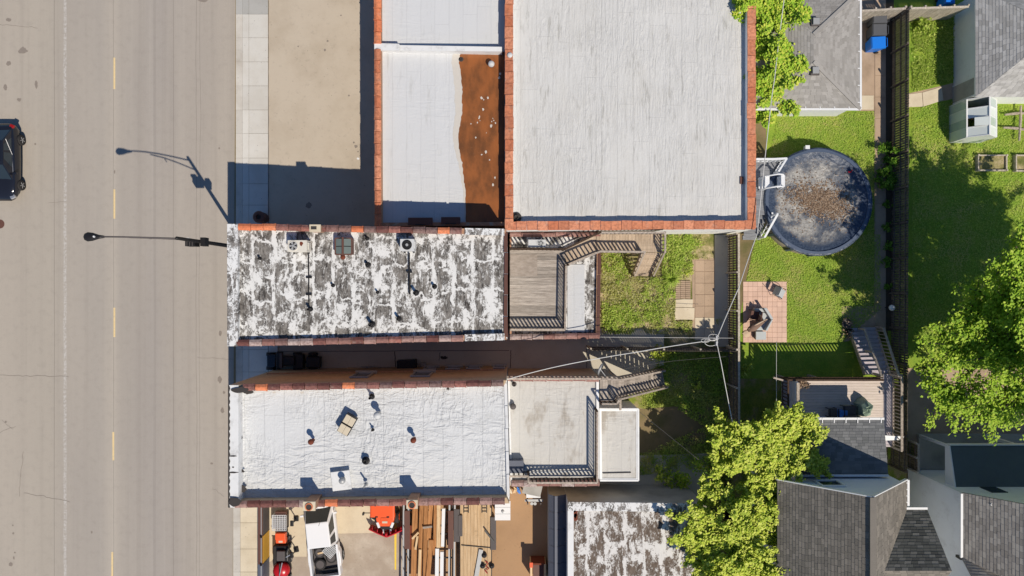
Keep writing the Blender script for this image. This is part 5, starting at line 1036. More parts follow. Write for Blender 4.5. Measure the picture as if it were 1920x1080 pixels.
# ------------------------------------------------------------ vegetation
def tree(name, label, base, trunk_r, blobs, nleaf, mat, size=(.12, .24), clumps=None, tight=.27, flat=.75):
    base = Vector(base); t = thing(name, label, 'tree', base); mb = MB()
    top = sum((Vector(b[0]) for b in blobs), Vector()) / len(blobs); fork = base.lerp(Vector((top.x, top.y, top.z * .62)), .62)
    mb.tube([base - Vector((0, 0, .2)), base.lerp(fork, .5) + Vector((.06, .04, 0)), fork], [trunk_r * 1.25, trunk_r, trunk_r * .75], 9)
    for c, r in blobs:
        c = Vector(c); mid = fork.lerp(c, .55) + Vector((random.uniform(-.2, .2), random.uniform(-.2, .2), .15)); mb.tube([fork, mid, c + Vector((0, 0, .1))], [trunk_r * .55, trunk_r * .3, trunk_r * .12], 6)
    pts = []; sizes = []; vol = np.array([r[0] * r[1] * r[2] for c, r in blobs]) ** .8; vol /= vol.sum(); tw = 0
    for (c, r), w in zip(blobs, vol):
        n = int(nleaf * w); c = np.array(c); r = np.array(r); nb = max(5, int(7.5 * (r[0] * r[1]) ** .55)); cc = []; cs = []
        for k in range(nb):
            th = 2 * math.pi * (k + random.uniform(-.3, .3)) / nb; el = random.choice((-.05, .25, .55, .85)) + random.uniform(-.12, .12)
            d = np.array([math.cos(th) * math.cos(el), math.sin(th) * math.cos(el), math.sin(el)]); ln = random.uniform(.65, 1.55); bend = RNG.normal(size=3) * .12
            mb.tube([Vector(c), Vector(c + d * r * ln * .5 + bend), Vector(c + d * r * ln)], [trunk_r * .18, trunk_r * .1, .012], 5)
            for u in (.22, .42, .6, .76, .9, 1.0):
                cc.append(c + d * r * ln * u + bend * (1 - abs(2 * u - 1)) + RNG.normal(size=3) * .1); cs.append((tight - tight * .5 * u) * (r[0] ** .35) * random.uniform(.7, 1.3))
        cc = np.array(cc); cs = np.array(cs); ids = RNG.choice(len(cc), n, p=cs ** 1.7 / np.sum(cs ** 1.7)); q = RNG.normal(size=(n, 3)) * .62
        pts.append(cc[ids] + q * cs[ids][:, None] * np.array([1, 1, flat])); sizes.append(RNG.uniform(size[0], size[1], n))
    mb.build('trunk', M['bark'], t, True); leaves_np('crown', np.concatenate(pts), np.concatenate(sizes), mat, t, up=.5, lean=1.2)
    return t
def B_(px, py, h, rx, ry, rz): return (W(px, py, h), (rx, ry, rz))
tree('spring_tree', 'bright yellow green tree above the gabled house roof, upper of the two touching crowns', W(1362, 800, 0), .2,
    [B_(1430, 830, 5.2, 2.3, 1.9, 1.5), B_(1365, 812, 4.8, 1.3, 1.1, 1.0), B_(1350, 868, 4.4, .9, .8, .7), B_(1505, 808, 5.0, 1.3, .9, .8), B_(1525, 862, 4.9, 1.0, .7, .7), B_(1455, 785, 5.2, 1.4, .8, .9), B_(1435, 900, 5.0, 1.2, .9, .8), B_(1478, 868, 5.4, 1.2, .9, .8), B_(1395, 848, 5.8, 1.2, 1.0, .9), B_(1448, 935, 4.6, .8, .9, .6), B_(1405, 918, 4.7, .8, .7, .6)], 42000, M['leafY'], (.07, .15), tight=.23)
tree('spring_tree', 'bright yellow green tree hanging over the peeling store roof, lower of the two touching crowns', W(1352, 915, 0), .24,
    [B_(1390, 1010, 5.0, 2.2, 1.9, 1.4), B_(1320, 985, 4.8, 1.5, 1.0, 1.0), B_(1335, 1055, 4.8, 1.5, 1.3, 1.0), B_(1475, 975, 4.9, 1.5, 1.0, .9), B_(1490, 1030, 4.7, 1.3, .9, .9), B_(1420, 1070, 5.0, 1.8, 1.4, 1.1), B_(1330, 925, 4.2, .9, .8, .7), B_(1375, 945, 5.0, 1.2, .8, .8), B_(1432, 950, 4.8, 1.0, .8, .7), B_(1298, 1020, 4.6, .9, .8, .7), B_(1500, 950, 4.6, .7, .6, .5), B_(1370, 1100, 5.2, 1.8, 1.3, 1.1)], 48000, M['leafY'], (.07, .15), tight=.23)
tree('garden_tree', 'green leafy garden tree between the big white roof and the grey garage', W(1436, 110, 0), .16,
    [B_(1440, 20, 2.9, 1.7, 1.3, 1.1), B_(1425, 75, 2.7, 1.1, 1.0, .8), B_(1462, 130, 3.1, 1.4, 1.3, 1.0), B_(1438, 165, 2.6, 1.1, 1.3, .9), B_(1472, 190, 2.3, 1.0, 1.0, .7), B_(1430, 215, 2.0, .8, .8, .6), B_(1485, 110, 2.8, .9, .9, .7), B_(1410, 15, 3.0, .9, 1.0, .8), B_(1478, 30, 2.7, .9, 1.1, .8)], 40000, M['leafT'], (.07, .15))
tree('maple_tree', 'broad green maple spreading over the neighbouring lawn at the right edge', W(1836, 622, 0), .42,
    [B_(1990, 600, 8.5, 3.8, 3.4, 1.6), B_(1890, 560, 7.0, 2.2, 2.2, 1.2), B_(1880, 660, 6.5, 2.6, 2.0, 1.1), B_(1800, 640, 5.6, 2.0, 1.7, .9), B_(1780, 740, 4.8, 1.8, 1.5, .8), B_(1850, 770, 5.0, 2.0, 1.2, .8), B_(1905, 740, 6.0, 2.2, 1.6, 1.0), B_(2040, 760, 7.5, 2.8, 2.2, 1.3), B_(2060, 500, 7.5, 2.6, 2.4, 1.3), B_(1830, 590, 6.4, 1.6, 1.4, .8), B_(1930, 480, 7.0, 1.7, 1.5, .9), B_(1745, 690, 4.4, .9, .9, .5), B_(1990, 700, 9.2, 2.0, 2.2, 1.0), B_(2085, 560, 8.4, 2.4, 2.4, 1.2), B_(2160, 580, 8.2, 2.6, 2.6, 1.4), B_(2120, 690, 8.4, 2.4, 2.2, 1.3), B_(2230, 660, 8.4, 2.2, 2.2, 1.3)], 78000, M['leafG'], (.08, .15), flat=.5, tight=.36)
def scatter(name, poly, n, size, mat, hgt, kind='stuff', clump=0, up=.2, aspect=3.0, z0=0.0, holes=()):
    P = np.array([W(x, y).xy for x, y in poly]); mn, mx = P.min(0), P.max(0)
    if clump:
        cc = RNG.uniform(mn, mx, (clump, 2)); q = cc[RNG.integers(0, clump, n * 2)] + RNG.normal(size=(n * 2, 2)) * RNG.uniform(.1, .3, (n * 2, 1))
    else: q = RNG.uniform(mn, mx, (n * 2, 2))
    ins = np.zeros(len(q), bool); j = len(P) - 1
    for i in range(len(P)):
        c = ((P[i, 1] > q[:, 1]) != (P[j, 1] > q[:, 1])) & (q[:, 0] < (P[j, 0] - P[i, 0]) * (q[:, 1] - P[i, 1]) / (P[j, 1] - P[i, 1] + 1e-9) + P[i, 0]); ins ^= c; j = i
    for (x0, y0, x1, y1) in holes:
        a = W(x0, y0); b = W(x1, y1); ins &= ~((q[:, 0] > a.x) & (q[:, 0] < b.x) & (q[:, 1] < a.y) & (q[:, 1] > b.y))
    q = q[ins][:n]; pts = np.concatenate([q, z0 + RNG.uniform(.02, hgt, (len(q), 1))], 1)
    o = leaves_np(name, pts, RNG.uniform(size[0], size[1], len(q)), mat, None, up=up, aspect=aspect, kind=kind); return o
hl = ((1188, 440, 1240, 520), (1298, 486, 1342, 620), (1266, 524, 1303, 602))
def tufts(label, spots, n, size, mat, hgt, up=.8, z0=0.0):
    P = []
    for (px, py, sx, sy, wgt) in spots:
        c = W(px, py); m = int(n * wgt); k = max(5, int(m / 55)); cc = np.array([c.x, c.y]) + RNG.normal(size=(k, 2)) * np.array([sx, sy]); hh = RNG.uniform(.4, 1.0, k) * hgt
        ids = RNG.integers(0, k, m); q = cc[ids] + RNG.normal(size=(m, 2)) * RNG.uniform(.08, .2, (m, 1)); P.append(np.concatenate([q, (z0 + RNG.random(m) * hh[ids] + .02)[:, None]], 1))
    P = np.concatenate(P); ok = (P[:, 0] > W(1128, 0).x) & (P[:, 1] > W(0, 626).y) & (P[:, 1] < W(0, 440).y)
    for (x0, y0, x1, y1) in hl: a = W(x0, y0); b = W(x1, y1); ok &= ~((P[:, 0] > a.x) & (P[:, 0] < b.x) & (P[:, 1] < a.y) & (P[:, 1] > b.y))
    P = P[ok]; tag(leaves_np('weeds', P, RNG.uniform(size[0], size[1], len(P)), mat, None, up=up, aspect=3.2, kind='stuff'), label, 'weeds')
tufts('mixed pale weeds filling the small yard behind the deck annex', [(1160, 560, 1.0, 1.4, .3), (1210, 570, 1.3, 1.2, .3), (1150, 505, .7, .7, .15), (1270, 480, .9, 1.0, .15), (1250, 610, 1.2, .4, .1)], 17000, (.02, .055), M['weed'], .2)
tufts('taller bright weeds in clumps across the small yard', [(1160, 590, .7, .5, .28), (1262, 475, .6, .9, .34), (1215, 595, .9, .5, .12), (1150, 500, .5, .6, .1), (1240, 545, .6, .5, .1), (1290, 450, .3, .3, .06)], 13000, (.02, .065), M['lush'], .38)
tag(scatter('grass', [(1415, 440), (1650, 440), (1650, 580), (1580, 640), (1475, 650), (1400, 645), (1475, 642), (1475, 528), (1400, 526)], 26000, (.015, .04), M['blade'], .09, up=1.3), 'mown lawn below the round pool', 'grass')
tag(scatter('grass', [(1460, 215), (1640, 210), (1640, 500), (1600, 330), (1520, 270), (1440, 300)], 14000, (.015, .04), M['blade'], .09, up=1.3), 'mown lawn above the round pool', 'grass')
tag(scatter('grass', [(1709, 28), (1788, 30), (1785, 150), (1709, 175)], 9000, (.02, .06), M['lush'], .15, up=.4, clump=140), 'rough grass strip between the fence and the white house', 'grass')
tag(scatter('grass', [(1709, 205), (1785, 190), (1920, 200), (1960, 560), (1760, 700), (1709, 640)], 36000, (.018, .045), M['blade'], .1, up=1.3), 'lawn of the neighbouring garden', 'grass')
tag(scatter('grass', [(1248, 660), (1370, 665), (1370, 870), (1200, 890), (1200, 850), (1320, 800), (1260, 760), (1200, 765), (1200, 725)], 14000, (.02, .06), M['blade'], .14, up=.4, clump=260), 'shaded rough grass behind the rear annex', 'grass')
def plant(name, label, px, py, r, h, n, mat, size, z=0, clump=8, blade=False):
    p = W(px, py, h * .6); t = thing(name, label, 'plant', (p.x, p.y, z)); 
    if blade:
        mb = MB()
        for i in range(n):
            a = random.uniform(0, 6.283); rr_ = r * random.uniform(.6, 1.1); w = .018; d = Vector((math.cos(a), math.sin(a), 0)); s = Vector((-d.y, d.x, 0)) * w; o = Vector((p.x, p.y, z))
            p1 = o + d * rr_ * .45 + Vector((0, 0, h)); p2 = o + d * rr_ + Vector((0, 0, h * .55)); mb.poly([o - s, o + s, p1 + s, p1 - s]); mb.poly([p1 - s, p1 + s, p2])
        mb.build('leaves', mat, t)
    else:
        cc = RNG.normal(size=(clump, 3)) * np.array([r * .5, r * .5, h * .25]) + np.array([p.x, p.y, z + h * .55]); q = cc[RNG.integers(0, clump, n)] + RNG.normal(size=(n, 3)) * r * .22; leaves_np('leaves', q, RNG.uniform(size[0], size[1], n), mat, t, up=.4, aspect=1.8)
    mb = MB(); 
    for k in range(5): a = k * 1.26; mb.tube([(p.x, p.y, z - .02), (p.x + r * .4 * math.cos(a), p.y + r * .4 * math.sin(a), z + h * .6)], .01, 4)
    mb.build('stems', M['bark'], t); return t
plant('ornamental_grass', 'arching tuft of long bright grass between the stair and the ribbed pad', 1258, 522, .75, .5, 130, M['lush'], None, blade=True)
plant('daylily', 'small yellow flowered clump beside the garden path', 1290, 505, .3, .3, 130, M['leafY'], (.03, .08))
plant('fern_bed', 'tall feathery fern hedge against the dark fence above the lawn', 1664, 278, .45, .8, 700, M['shrubleaf'], (.04, .12)); plant('fern_bed', 'middle feathery fern hedge against the dark fence', 1664, 312, .5, .8, 800, M['shrubleaf'], (.04, .12)); plant('fern_bed', 'lowest feathery fern hedge against the dark fence', 1664, 346, .45, .7, 700, M['shrubleaf'], (.04, .12))
for i, (py, r) in enumerate(((385, .22), (425, .28), (462, .32), (490, .3), (540, .25))): plant('border_plant', ['first small plant below the fern hedge on the fence border', 'second small leafy plant below the fern hedge on the fence border', 'pale round plant third below the fern hedge on the fence border', 'lowest rounded plant on the fence border', 'faint plant on the fence border above the white globe'][i], 1665, py, r, .4, 160, M['shrubleaf'], (.04, .1))
plant('sapling', 'bright self sown sapling in the shade behind the low white annex', 1242, 893, .55, .9, 260, M['leafY'], (.05, .13)); plant('sapling', 'pale bush catching sun at the end of the alley fence', 1238, 664, .5, .8, 240, M['leafY'], (.05, .12)); plant('sapling', 'dark bush in the shaded yard under the yellow green tree', 1338, 880, 1.0, 1.4, 700, M['leafT'], (.06, .14)); plant('sapling', 'small sunlit sprig alone on the shaded lawn', 1306, 722, .3, .6, 120, M['leafY'], (.05, .12)); plant('sapling', 'low bushy growth against the store wall', 1268, 905, .8, 1.0, 500, M['leafT'], (.06, .12))
plant('garden_shrub', 'bright green shrub in the strip by the upper white house', 1735, 48, .6, .7, 500, M['lush'], (.05, .13)); plant('garden_shrub', 'low weeds under the timber fence by the pink patio', 1396, 690, .4, .5, 240, M['lush'], (.04, .1))
gb = thing('globe_light', 'white globe ornament in the shaded border by the dark fence', 'garden light', W(1670, 577, 0)); mb = MB(); p = W(1671, 577, .7); mb.lathe((p.x, p.y, .6), [(.02, 0), (.14, .06), (.19, .18), (.15, .31), (.03, .37)], 16); mb.build('globe', M['white'], gb, True); piece('stake', M['black'], gb, (p.x, p.y, .3), (.05, .05, .6))
# ------------------------------------------------------------ wheelie bins
def bin_(px, py, mat, label, rz=0.0, wide=.6, dp=.72):
    p = W(px, py, 1.05); t = thing('wheelie_bin', label, 'bin', (p.x, p.y, 0), rz)
    mb = MB(); mb.loft([[(s[0] * wide * .38, s[1] * dp * .36, .06) for s in ((-1, -1), (1, -1), (1, 1), (-1, 1))], [(s[0] * wide * .48, s[1] * dp * .47, .98) for s in ((-1, -1), (1, -1), (1, 1), (-1, 1))]]); mb.build('body', mat, t, local=True)
    mb = MB(); mb.hexa([(-wide / 2, -dp / 2, .98), (wide / 2, -dp / 2, .98), (wide / 2, dp / 2, .98), (-wide / 2, dp / 2, .98)], [(-wide * .44, -dp * .44, 1.06), (wide * .44, -dp * .44, 1.06), (wide * .44, dp * .44, 1.09), (-wide * .44, dp * .44, 1.09)]); mb.build('lid', mat, t, local=True)
    mb = MB(); mb.tube([(-wide * .35, dp * .5, .95), (-wide * .35, dp * .6, 1.0), (wide * .35, dp * .6, 1.0), (wide * .35, dp * .5, .95)], .02, 6); mb.build('handle', mat, t, local=True)
    for s in (-1, 1): mb = MB(); mb.cyl((s * wide * .42, dp * .36, .12), (s * wide * .5, dp * .36, .12), .12, n=12); mb.build('wheel', M['rubber'], t, local=True)
bin_(1648, 79, M['blue'], 'bright blue wheelie bin standing by the garage corner', R(-88), .74, .9); bin_(1650, 55, M['greytrash'], 'charcoal wheelie bin next to the blue bin', R(-90), .72, .9); bin_(1651, 32, M['greytrash'], 'charcoal wheelie bin furthest from the blue bin, by the pale fence', R(-90), .72, .9)
bin_(1782, -4, M['blue'], 'blue wheelie bin cut by the top picture edge behind the pale fence', 0)
# ------------------------------------------------------------ street furniture
bx, by = -16.6, 2.47
lp = thing('street_lamp', 'black street lamp with a long arm reaching over the road beside the patchy roof', 'street lamp', (bx, by, .12))
mb = MB(); mb.lathe((bx, by, .12), [(.24, 0), (.22, .5), (.12, .6), (.11, 4), (.085, 8.75), (.02, 8.8)], 14); mb.build('pole', M['black'], lp, True)
hd = W(178, 444, 9.4)
pts = [Vector((bx, by, 8.55))] + [Vector((bx + (hd.x + .3 - bx) * u, by + (hd.y - by) * u, 8.55 + .9 * math.sin(u * 1.6))) for u in (.15, .3, .5, .7, .85, 1.0)]
mb = MB(); mb.tube(pts, .04, 8); mb.build('upper_arm', M['darkgrey'], lp, True)
pts = [Vector((bx, by, 7.6))] + [Vector((bx + (hd.x - bx) * u, by + (hd.y - by) * u, 7.6 + 1.6 * math.sin(u * 2.1))) for u in (.12, .25, .4, .6)]
mb = MB(); mb.tube(pts, .035, 8); mb.build('lower_arm', M['darkgrey'], lp, True); bar('arm_tie', M['darkgrey'], lp, (bx - 1.5, by, 8.7), (bx - 1.5, by, 8.4), .04, .04)
rings = [[(hd.x + x, hd.y + w * math.cos(k * 6.283 / 12), hd.z + hgt * math.sin(k * 6.283 / 12)) for k in range(12)] for x, w, hgt in ((.45, .06, .05), (.2, .1, .07), (-.1, .2, .1), (-.35, .23, .11), (-.5, .16, .07), (-.55, .05, .03))]
mb = MB(); mb.loft(rings); mb.build('lamp_head', M['black'], lp, True); mb = MB(); mb.lathe((hd.x + .02, hd.y, hd.z + .08), [(.05, 0), (.045, .06)], 10); mb.build('photocell', M['white'], lp)
for xx, yy_, zz, s, m in ((-.28, -.1, 6.6, (.5, .36, .6), 'black'), (.22, -.02, 6.3, (.26, .46, .45), 'black'), (-.45, .1, 6.9, (.3, .12, .2), 'white')): piece('equipment_box', M[m], lp, (bx + xx, by + yy_, zz), s)
for k in range(3): piece('box_fin', M['darkgrey'], lp, (bx - .42 + k * .14, by - .1, 6.92), (.025, .34, .04))
lb = thing('litter_bin', 'round dark litter bin on the shaded pavement beside the patchy roof', 'litter bin', W(486, 407, 0) + Vector((0, 0, .12))); p = W(486, 407, 1.0); mb = MB(); mb.lathe((p.x, p.y, .12), [(.3, 0), (.34, .2), (.36, .85), (.37, .95), (.3, 1.0), (.16, 1.02), (.15, .9)], 20); mb.build('drum', M['brownmetal'], lb); mb = MB(); mb.lathe((p.x, p.y, 1.0), [(.15, 0), (.14, .03)], 16); mb.build('opening', M['tar'], lb)
# ------------------------------------------------------------ aerial cables
def cable(label, pts, r=.022, mat='wire', sag=.25, steps=14):
    t = [Vector(p) for p in pts]; out = []
    for a, b in zip(t[:-1], t[1:]):
        for k in range(steps): u = k / steps; out.append(a.lerp(b, u) - Vector((0, 0, sag * 4 * u * (1 - u))))
    out.append(t[-1]); mb = MB(); mb.tube(out, r, 5); o = mb.build('overhead_cable', M[mat], None, True); tag(o, label, 'cable'); return o
hub = W(1343, 637, 6.0)
cable('long pale cable from the cable knot to the white roofed shop corner', [hub, W(1195, 660, 5.6), W(1050, 686, 5.6), W(946, 713, 6.0)], .025)
cable('pale cable from the cable knot over the garden tree to the top edge', [hub, W(1385, 540, 5.2), W(1420, 437, 4.0), W(1444, 210, 3.9), W(1452, 150, 3.9), W(1474, -30, 4.0)], .025, sag=.05)
cable('pale cable dropping from the cable knot into the yellow green tree', [hub, W(1352, 680, 6.0), W(1375, 800, 5.4)], .022, sag=.02)
cable('thin straight cable from the deck annex corner to the fence', [W(1124, 632, 3.6), W(1375, 634, 3.0)], .012, sag=.02); cable('thin dark cable above the shaded rough grass', [W(1168, 692, 3.6), W(1260, 677, 3.6), W(1370, 668, 2.2)], .01, 'wiredark', .05); cable('thin grey cable from the low annex corner towards the tree', [W(1196, 770, 3.0), W(1310, 862, 3.6)], .014, 'wiredark', .05); cable('thin vertical cable in front of the shaded house deck', [W(1456, 640, 4.0), W(1456, 780, 4.0)], .012, 'wire', .02)
kn = thing('cable_knot', 'knot of coiled slack cable hanging where the overhead cables meet', 'cable coil', hub)
for i, (dx, dy, rx, ry) in enumerate(((-.15, .12, .28, .18), (-.28, -.12, .36, .22), (-.6, -.05, .22, .1))):
    mb = MB(); mb.tube([hub + Vector((dx + rx * math.cos(k * .45), dy + ry * math.sin(k * .45), .05 * math.sin(k))) for k in range(15)], .016, 5); mb.build('coil', M['wire'], kn, True)
for dz in (.1, -.2): piece('clamp', M['steel'], kn, hub + Vector((.02, dz, 0)), (.08, .22, .1))
# ------------------------------------------------------------ vehicles
def wheel(par, x, y, z, r, w, rim='grey', name='wheel'):
    mb = MB(); s = 1 if x > 0 else -1; n = 22; rings = []
    for xx, rr_ in ((-w / 2, r * .6), (-w / 2, r * .93), (-w * .32, r), (w * .32, r), (w / 2, r * .93), (w / 2, r * .62)): rings.append([(x + xx * s, y + rr_ * math.cos(k * 6.283 / n), z + rr_ * math.sin(k * 6.283 / n)) for k in range(n)])
    mb.loft(rings); wh = mb.build(name, M['rubber'], par, True, local=True)
    mb = MB(); mb.cyl((x + s * w * .36, y, z), (x + s * w * .46, y, z), r * .64, r * .6, 20)
    for k in range(5): a = k * 1.2566; mb.beam((x + s * (w * .47), y, z), (x + s * w * .47, y + r * .58 * math.cos(a), z + r * .58 * math.sin(a)), .05, .03)
    mb.build('rim', M[rim], wh, local=True)
def body_ring(y, hw, z0, z1, crown, n=7):
    pts = [(hw * .86, z0), (hw * .97, z0 + .12), (hw, z0 + (z1 - z0) * .5), (hw * .97, z1 - .08), (hw * .88, z1), (hw * .5, z1 + crown * .8), (0, z1 + crown)]
    return [(x, y, z) for x, z in pts] + [(-x, y, z) for x, z in pts[-2::-1]]
def sedan():
    t = thing('parked_car', 'black car parked at the left edge of the road, cut by the picture edge', 'car', (-31.32, W(0, 303, .8).y, 0), R(180))
    st = [(-2.36, .5, .42, .7, .02), (-2.27, .68, .3, .84, .03), (-2.0, .82, .24, .96, .04), (-1.3, .9, .22, .98, .02), (0, .91, .22, .96, 0), (1.2, .9, .22, .92, .03), (1.7, .86, .24, .85, .06), (2.05, .76, .28, .76, .06), (2.26, .6, .34, .64, .04), (2.36, .4, .42, .54, .0)]
    mb = MB(); mb.loft([body_ring(*s) for s in st]); mb.build('body', M['blackcar'], t, True, local=True)
    mb = MB(); g = lambda y, hw, z: [(hw, y, z), (-hw, y, z)]
    b0, b1, r0, r1 = -1.95, 1.15, -1.15, .25
    lo = [(.8, b1, .9), (-.8, b1, .9), (-.74, b0, .95), (.74, b0, .95)]; hi = [(.58, r1, 1.42), (-.58, r1, 1.42), (-.56, r0, 1.43), (.56, r0, 1.43)]
    mb.hexa(lo, hi); mb.build('cabin', M['blackcar'], t, local=True)
    def inset(q, k, out):
        c = sum(map(Vector, q), Vector()) / 4; n = (Vector(q[1]) - Vector(q[0])).cross(Vector(q[2]) - Vector(q[0])).normalized(); n = n if n.dot(c - Vector((0, -.4, .9))) > 0 else -n
        return [Vector(p).lerp(c, k) + n * out for p in q]
    for nm, q in (('windshield', (lo[0], lo[1], hi[1], hi[0])), ('rear_window', (lo[2], lo[3], hi[3], hi[2]))): mb = MB(); mb.poly(inset(q, .1, .008)); mb.build(nm, M['glass'], t, local=True)
    for s in (0, 1):
        l, h = (lo[0], lo[3]) if s == 0 else (lo[1], lo[2]), (hi[0], hi[3]) if s == 0 else (hi[1], hi[2])
        L = lambda a, b, u: Vector(a).lerp(Vector(b), u)
        for u0, u1 in ((.22, .54), (.57, .86)): q = [L(l[0], l[1], u0), L(l[0], l[1], u1), L(h[0], h[1], u1), L(h[0], h[1], u0)]; mb = MB(); mb.poly(inset(q, .1, .01)); mb.build('side_window', M['glass'], t, local=True)
        sx = 1 if s == 0 else -1; mb = MB(); mb.tube([Vector(l[0]) + Vector((sx * .01, -.5, .03)), L(l[0], l[1], .5) + Vector((sx * .02, 0, .03)), Vector(h[1]).lerp(Vector(l[1]), .3) + Vector((sx * .01, .1, 0))], .014, 5); mb.build('chrome_trim', M['steel'], t, local=True)
        mb = MB(); mb.box((sx * .98, .75, .98), (.22, .14, .14)); mb.build('side_mirror', M['blackcar'], t, local=True, bevel=.03)
        mb = MB(); mb.box((sx * .62, 2.12, .66), (.3, .26, .16), rot=Matrix.Rotation(R(-sx * 28), 3, 'Z')); mb.build('headlight', M['steel'], t, local=True, bevel=.03)
        mb = MB(); mb.box((sx * .68, -2.12, .84), (.26, .3, .14), rot=Matrix.Rotation(R(sx * 25), 3, 'Z')); mb.build('tail_light', M['redlamp'], t, local=True, bevel=.03)
        for y in (-1.42, 1.38): wheel(t, sx * .84, y, .33, .33, .24)
    mb = MB(); mb.hexa([(-.56, -1.1, 1.432), (.56, -1.1, 1.432), (.56, .22, 1.425), (-.56, .22, 1.425)], [(-.5, -1.0, 1.475), (.5, -1.0, 1.475), (.5, .1, 1.47), (-.5, .1, 1.47)]); mb.build('roof_panel', M['blackcar'], t, local=True)
    mb = MB(); mb.hexa([(-.34, -.5, 1.472), (.34, -.5, 1.472), (.34, .0, 1.47), (-.34, .0, 1.47)], [(-.34, -.5, 1.482), (.34, -.5, 1.482), (.34, .0, 1.48), (-.34, .0, 1.48)]); mb.build('sunroof', M['glass'], t, local=True)
sedan()
# white pickup truck in the yard
pk = thing('pickup_truck', 'white pickup truck with three tyres in its open bed', 'truck', (-11.62, -15.1, 0), R(6.5)); PKM = Matrix.Translation((-11.62, -15.1, 0)) @ Matrix.Rotation(R(6.5), 4, 'Z')
st = [(-.62, .88, .35, 1.06, .0), (1.15, .9, .3, 1.06, .02), (1.3, .9, .3, 1.08, .06), (2.2, .88, .32, 1.04, .08), (2.65, .84, .36, .96, .05), (2.8, .74, .42, .8, 0)]
mb = MB(); mb.loft([body_ring(*s) for s in st]); mb.build('front_body', M['whitecar'], pk, True, local=True)
lo = [(.84, 1.75, 1.05), (-.84, 1.75, 1.05), (-.86, -.6, 1.05), (.86, -.6, 1.05)]; hi = [(.68, 1.0, 1.74), (-.68, 1.0, 1.74), (-.7, -.5, 1.74), (.7, -.5, 1.74)]
mb = MB(); mb.hexa(lo, hi); mb.build('cabin', M['whitecar'], pk, local=True, bevel=.05)
def quad_in(q, k, out, ref):
    c = sum(map(Vector, q), Vector()) / 4; n = (Vector(q[1]) - Vector(q[0])).cross(Vector(q[2]) - Vector(q[0])).normalized(); n = n if n.dot(c - Vector(ref)) > 0 else -n; return [Vector(p).lerp(c, k) + n * out for p in q]
for nm, q, k in (('windshield', (lo[0], lo[1], hi[1], hi[0]), .06), ('rear_window', (lo[2], lo[3], hi[3], hi[2]), .22)): mb = MB(); mb.poly(quad_in(q, k, .01, (0, .3, 1))); mb.build(nm, M['glass'], pk, local=True)
for s in (0, 1):
    l, h = ((lo[0], lo[3]), (hi[0], hi[3])) if s == 0 else ((lo[1], lo[2]), (hi[1], hi[2])); L = lambda a, b, u: Vector(a).lerp(Vector(b), u); sx = 1 if s == 0 else -1
    for u0, u1 in ((.14, .6), (.66, .93)): q = [L(l[0], l[1], u0), L(l[0], l[1], u1), L(h[0], h[1], u1), L(h[0], h[1], u0)]; mb = MB(); mb.poly(quad_in(q, .12, .012, (0, .3, 1))); mb.build('side_window', M['glass'], pk, local=True)
    mb = MB(); mb.box((sx * 1.02, 1.35, 1.12), (.2, .12, .2)); mb.build('side_mirror', M['whitecar'], pk, local=True, bevel=.03)
    mb = MB(); mb.box((sx * .86, -1.55, .86), (.13, 1.9, .52)); mb.build('bed_side', M['whitecar'], pk, local=True, bevel=.02); mb = MB(); mb.loft([[(sx * (.9 + .1 * math.sin(k / 8 * math.pi)), -1.5 + .55 * math.cos(math.pi * k / 8), z) for k in range(9)] for z in (.5, .85, .98)]); mb.build('wheel_arch', M['whitecar'], pk, local=True)
    mb = MB(); mb.box((sx * .66, 2.72, .8), (.3, .1, .16)); mb.build('headlight', M['steel'], pk, local=True); mb = MB(); mb.box((sx * .84, -2.5, .86), (.1, .06, .3)); mb.build('tail_light', M['redlamp'], pk, local=True)
    for y in (-1.5, 2.0): wheel(pk, sx * .88, y, .36, .36, .24)
mb = MB(); mb.box((0, -1.55, .52), (1.6, 1.9, .06)); mb.build('bed_floor', M['darkgrey'], pk, local=True); mb = MB(); mb.box((0, -2.52, .82), (1.72, .08, .5)); mb.build('tailgate', M['whitecar'], pk, local=True, bevel=.02); mb = MB(); mb.box((0, -.62, .84), (1.6, .06, .5)); mb.build('bed_front', M['darkgrey'], pk, local=True); mb = MB(); mb.tube([(.3, 1.2, 1.7), (.3, 1.0, 2.3)], .012, 5); mb.build('antenna', M['black'], pk, local=True)
def PK(x, y, z): return PKM @ Vector((x, y, z))
def tyre(x, y, z, lab, tilt=0):
    p = PK(x, y, z); t = thing('loose_tyre', lab, 'tyre', p, .3 * x); mb = MB(); mb.lathe((0, 0, 0), [(.2, .02), (.3, 0), (.35, .06), (.35, .18), (.3, .24), (.2, .22), (.17, .12), (.2, .02)], 24); mb.build('tread', M['rubber'], t, True, local=True)
    mb = MB(); mb.lathe((0, 0, 0), [(.205, .2), (.225, .235), (.24, .236)], 24); mb.build('sidewall_bead', M['darkgrey'], t, local=True)
tyre(-.32, -1.12, .56, 'loose black tyre in the pickup bed nearest the cab, with a wood scrap on it'); tyre(.36, -1.5, .56, 'loose black tyre in the pickup bed against the right side under the white grate'); tyre(-.36, -1.85, .56, 'loose black tyre in the pickup bed nearest the tailgate')
p = PK(-.24, -1.12, .82); tag(piece('wood_scrap', M['lumber2'], None, p, (.36, .1, .06), rz=.25), 'short pale wood scrap lying on the tyre nearest the cab', 'wood scrap')
def grate(lab, origin, rz, w, d, n, m, z, mat, tiltm=None):
    t = thing('wire_grate', lab, 'grate', origin, rz)
    for i in range(n + 1): mb = MB(); mb.box((-w / 2 + w * i / n, 0, z), (.02, d, .02)); mb.build('bar', mat, t, local=True)
    for j in range(m + 1): mb = MB(); mb.box((0, -d / 2 + d * j / m, z + .012), (w, .02, .02)); mb.build('bar', mat, t, local=True)
    return t
grate('tilted white wire grate lying over the corner of the pickup bed', PK(.42, -.98, 0), R(48), .72, .66, 7, 9, 1.02, M['white'])
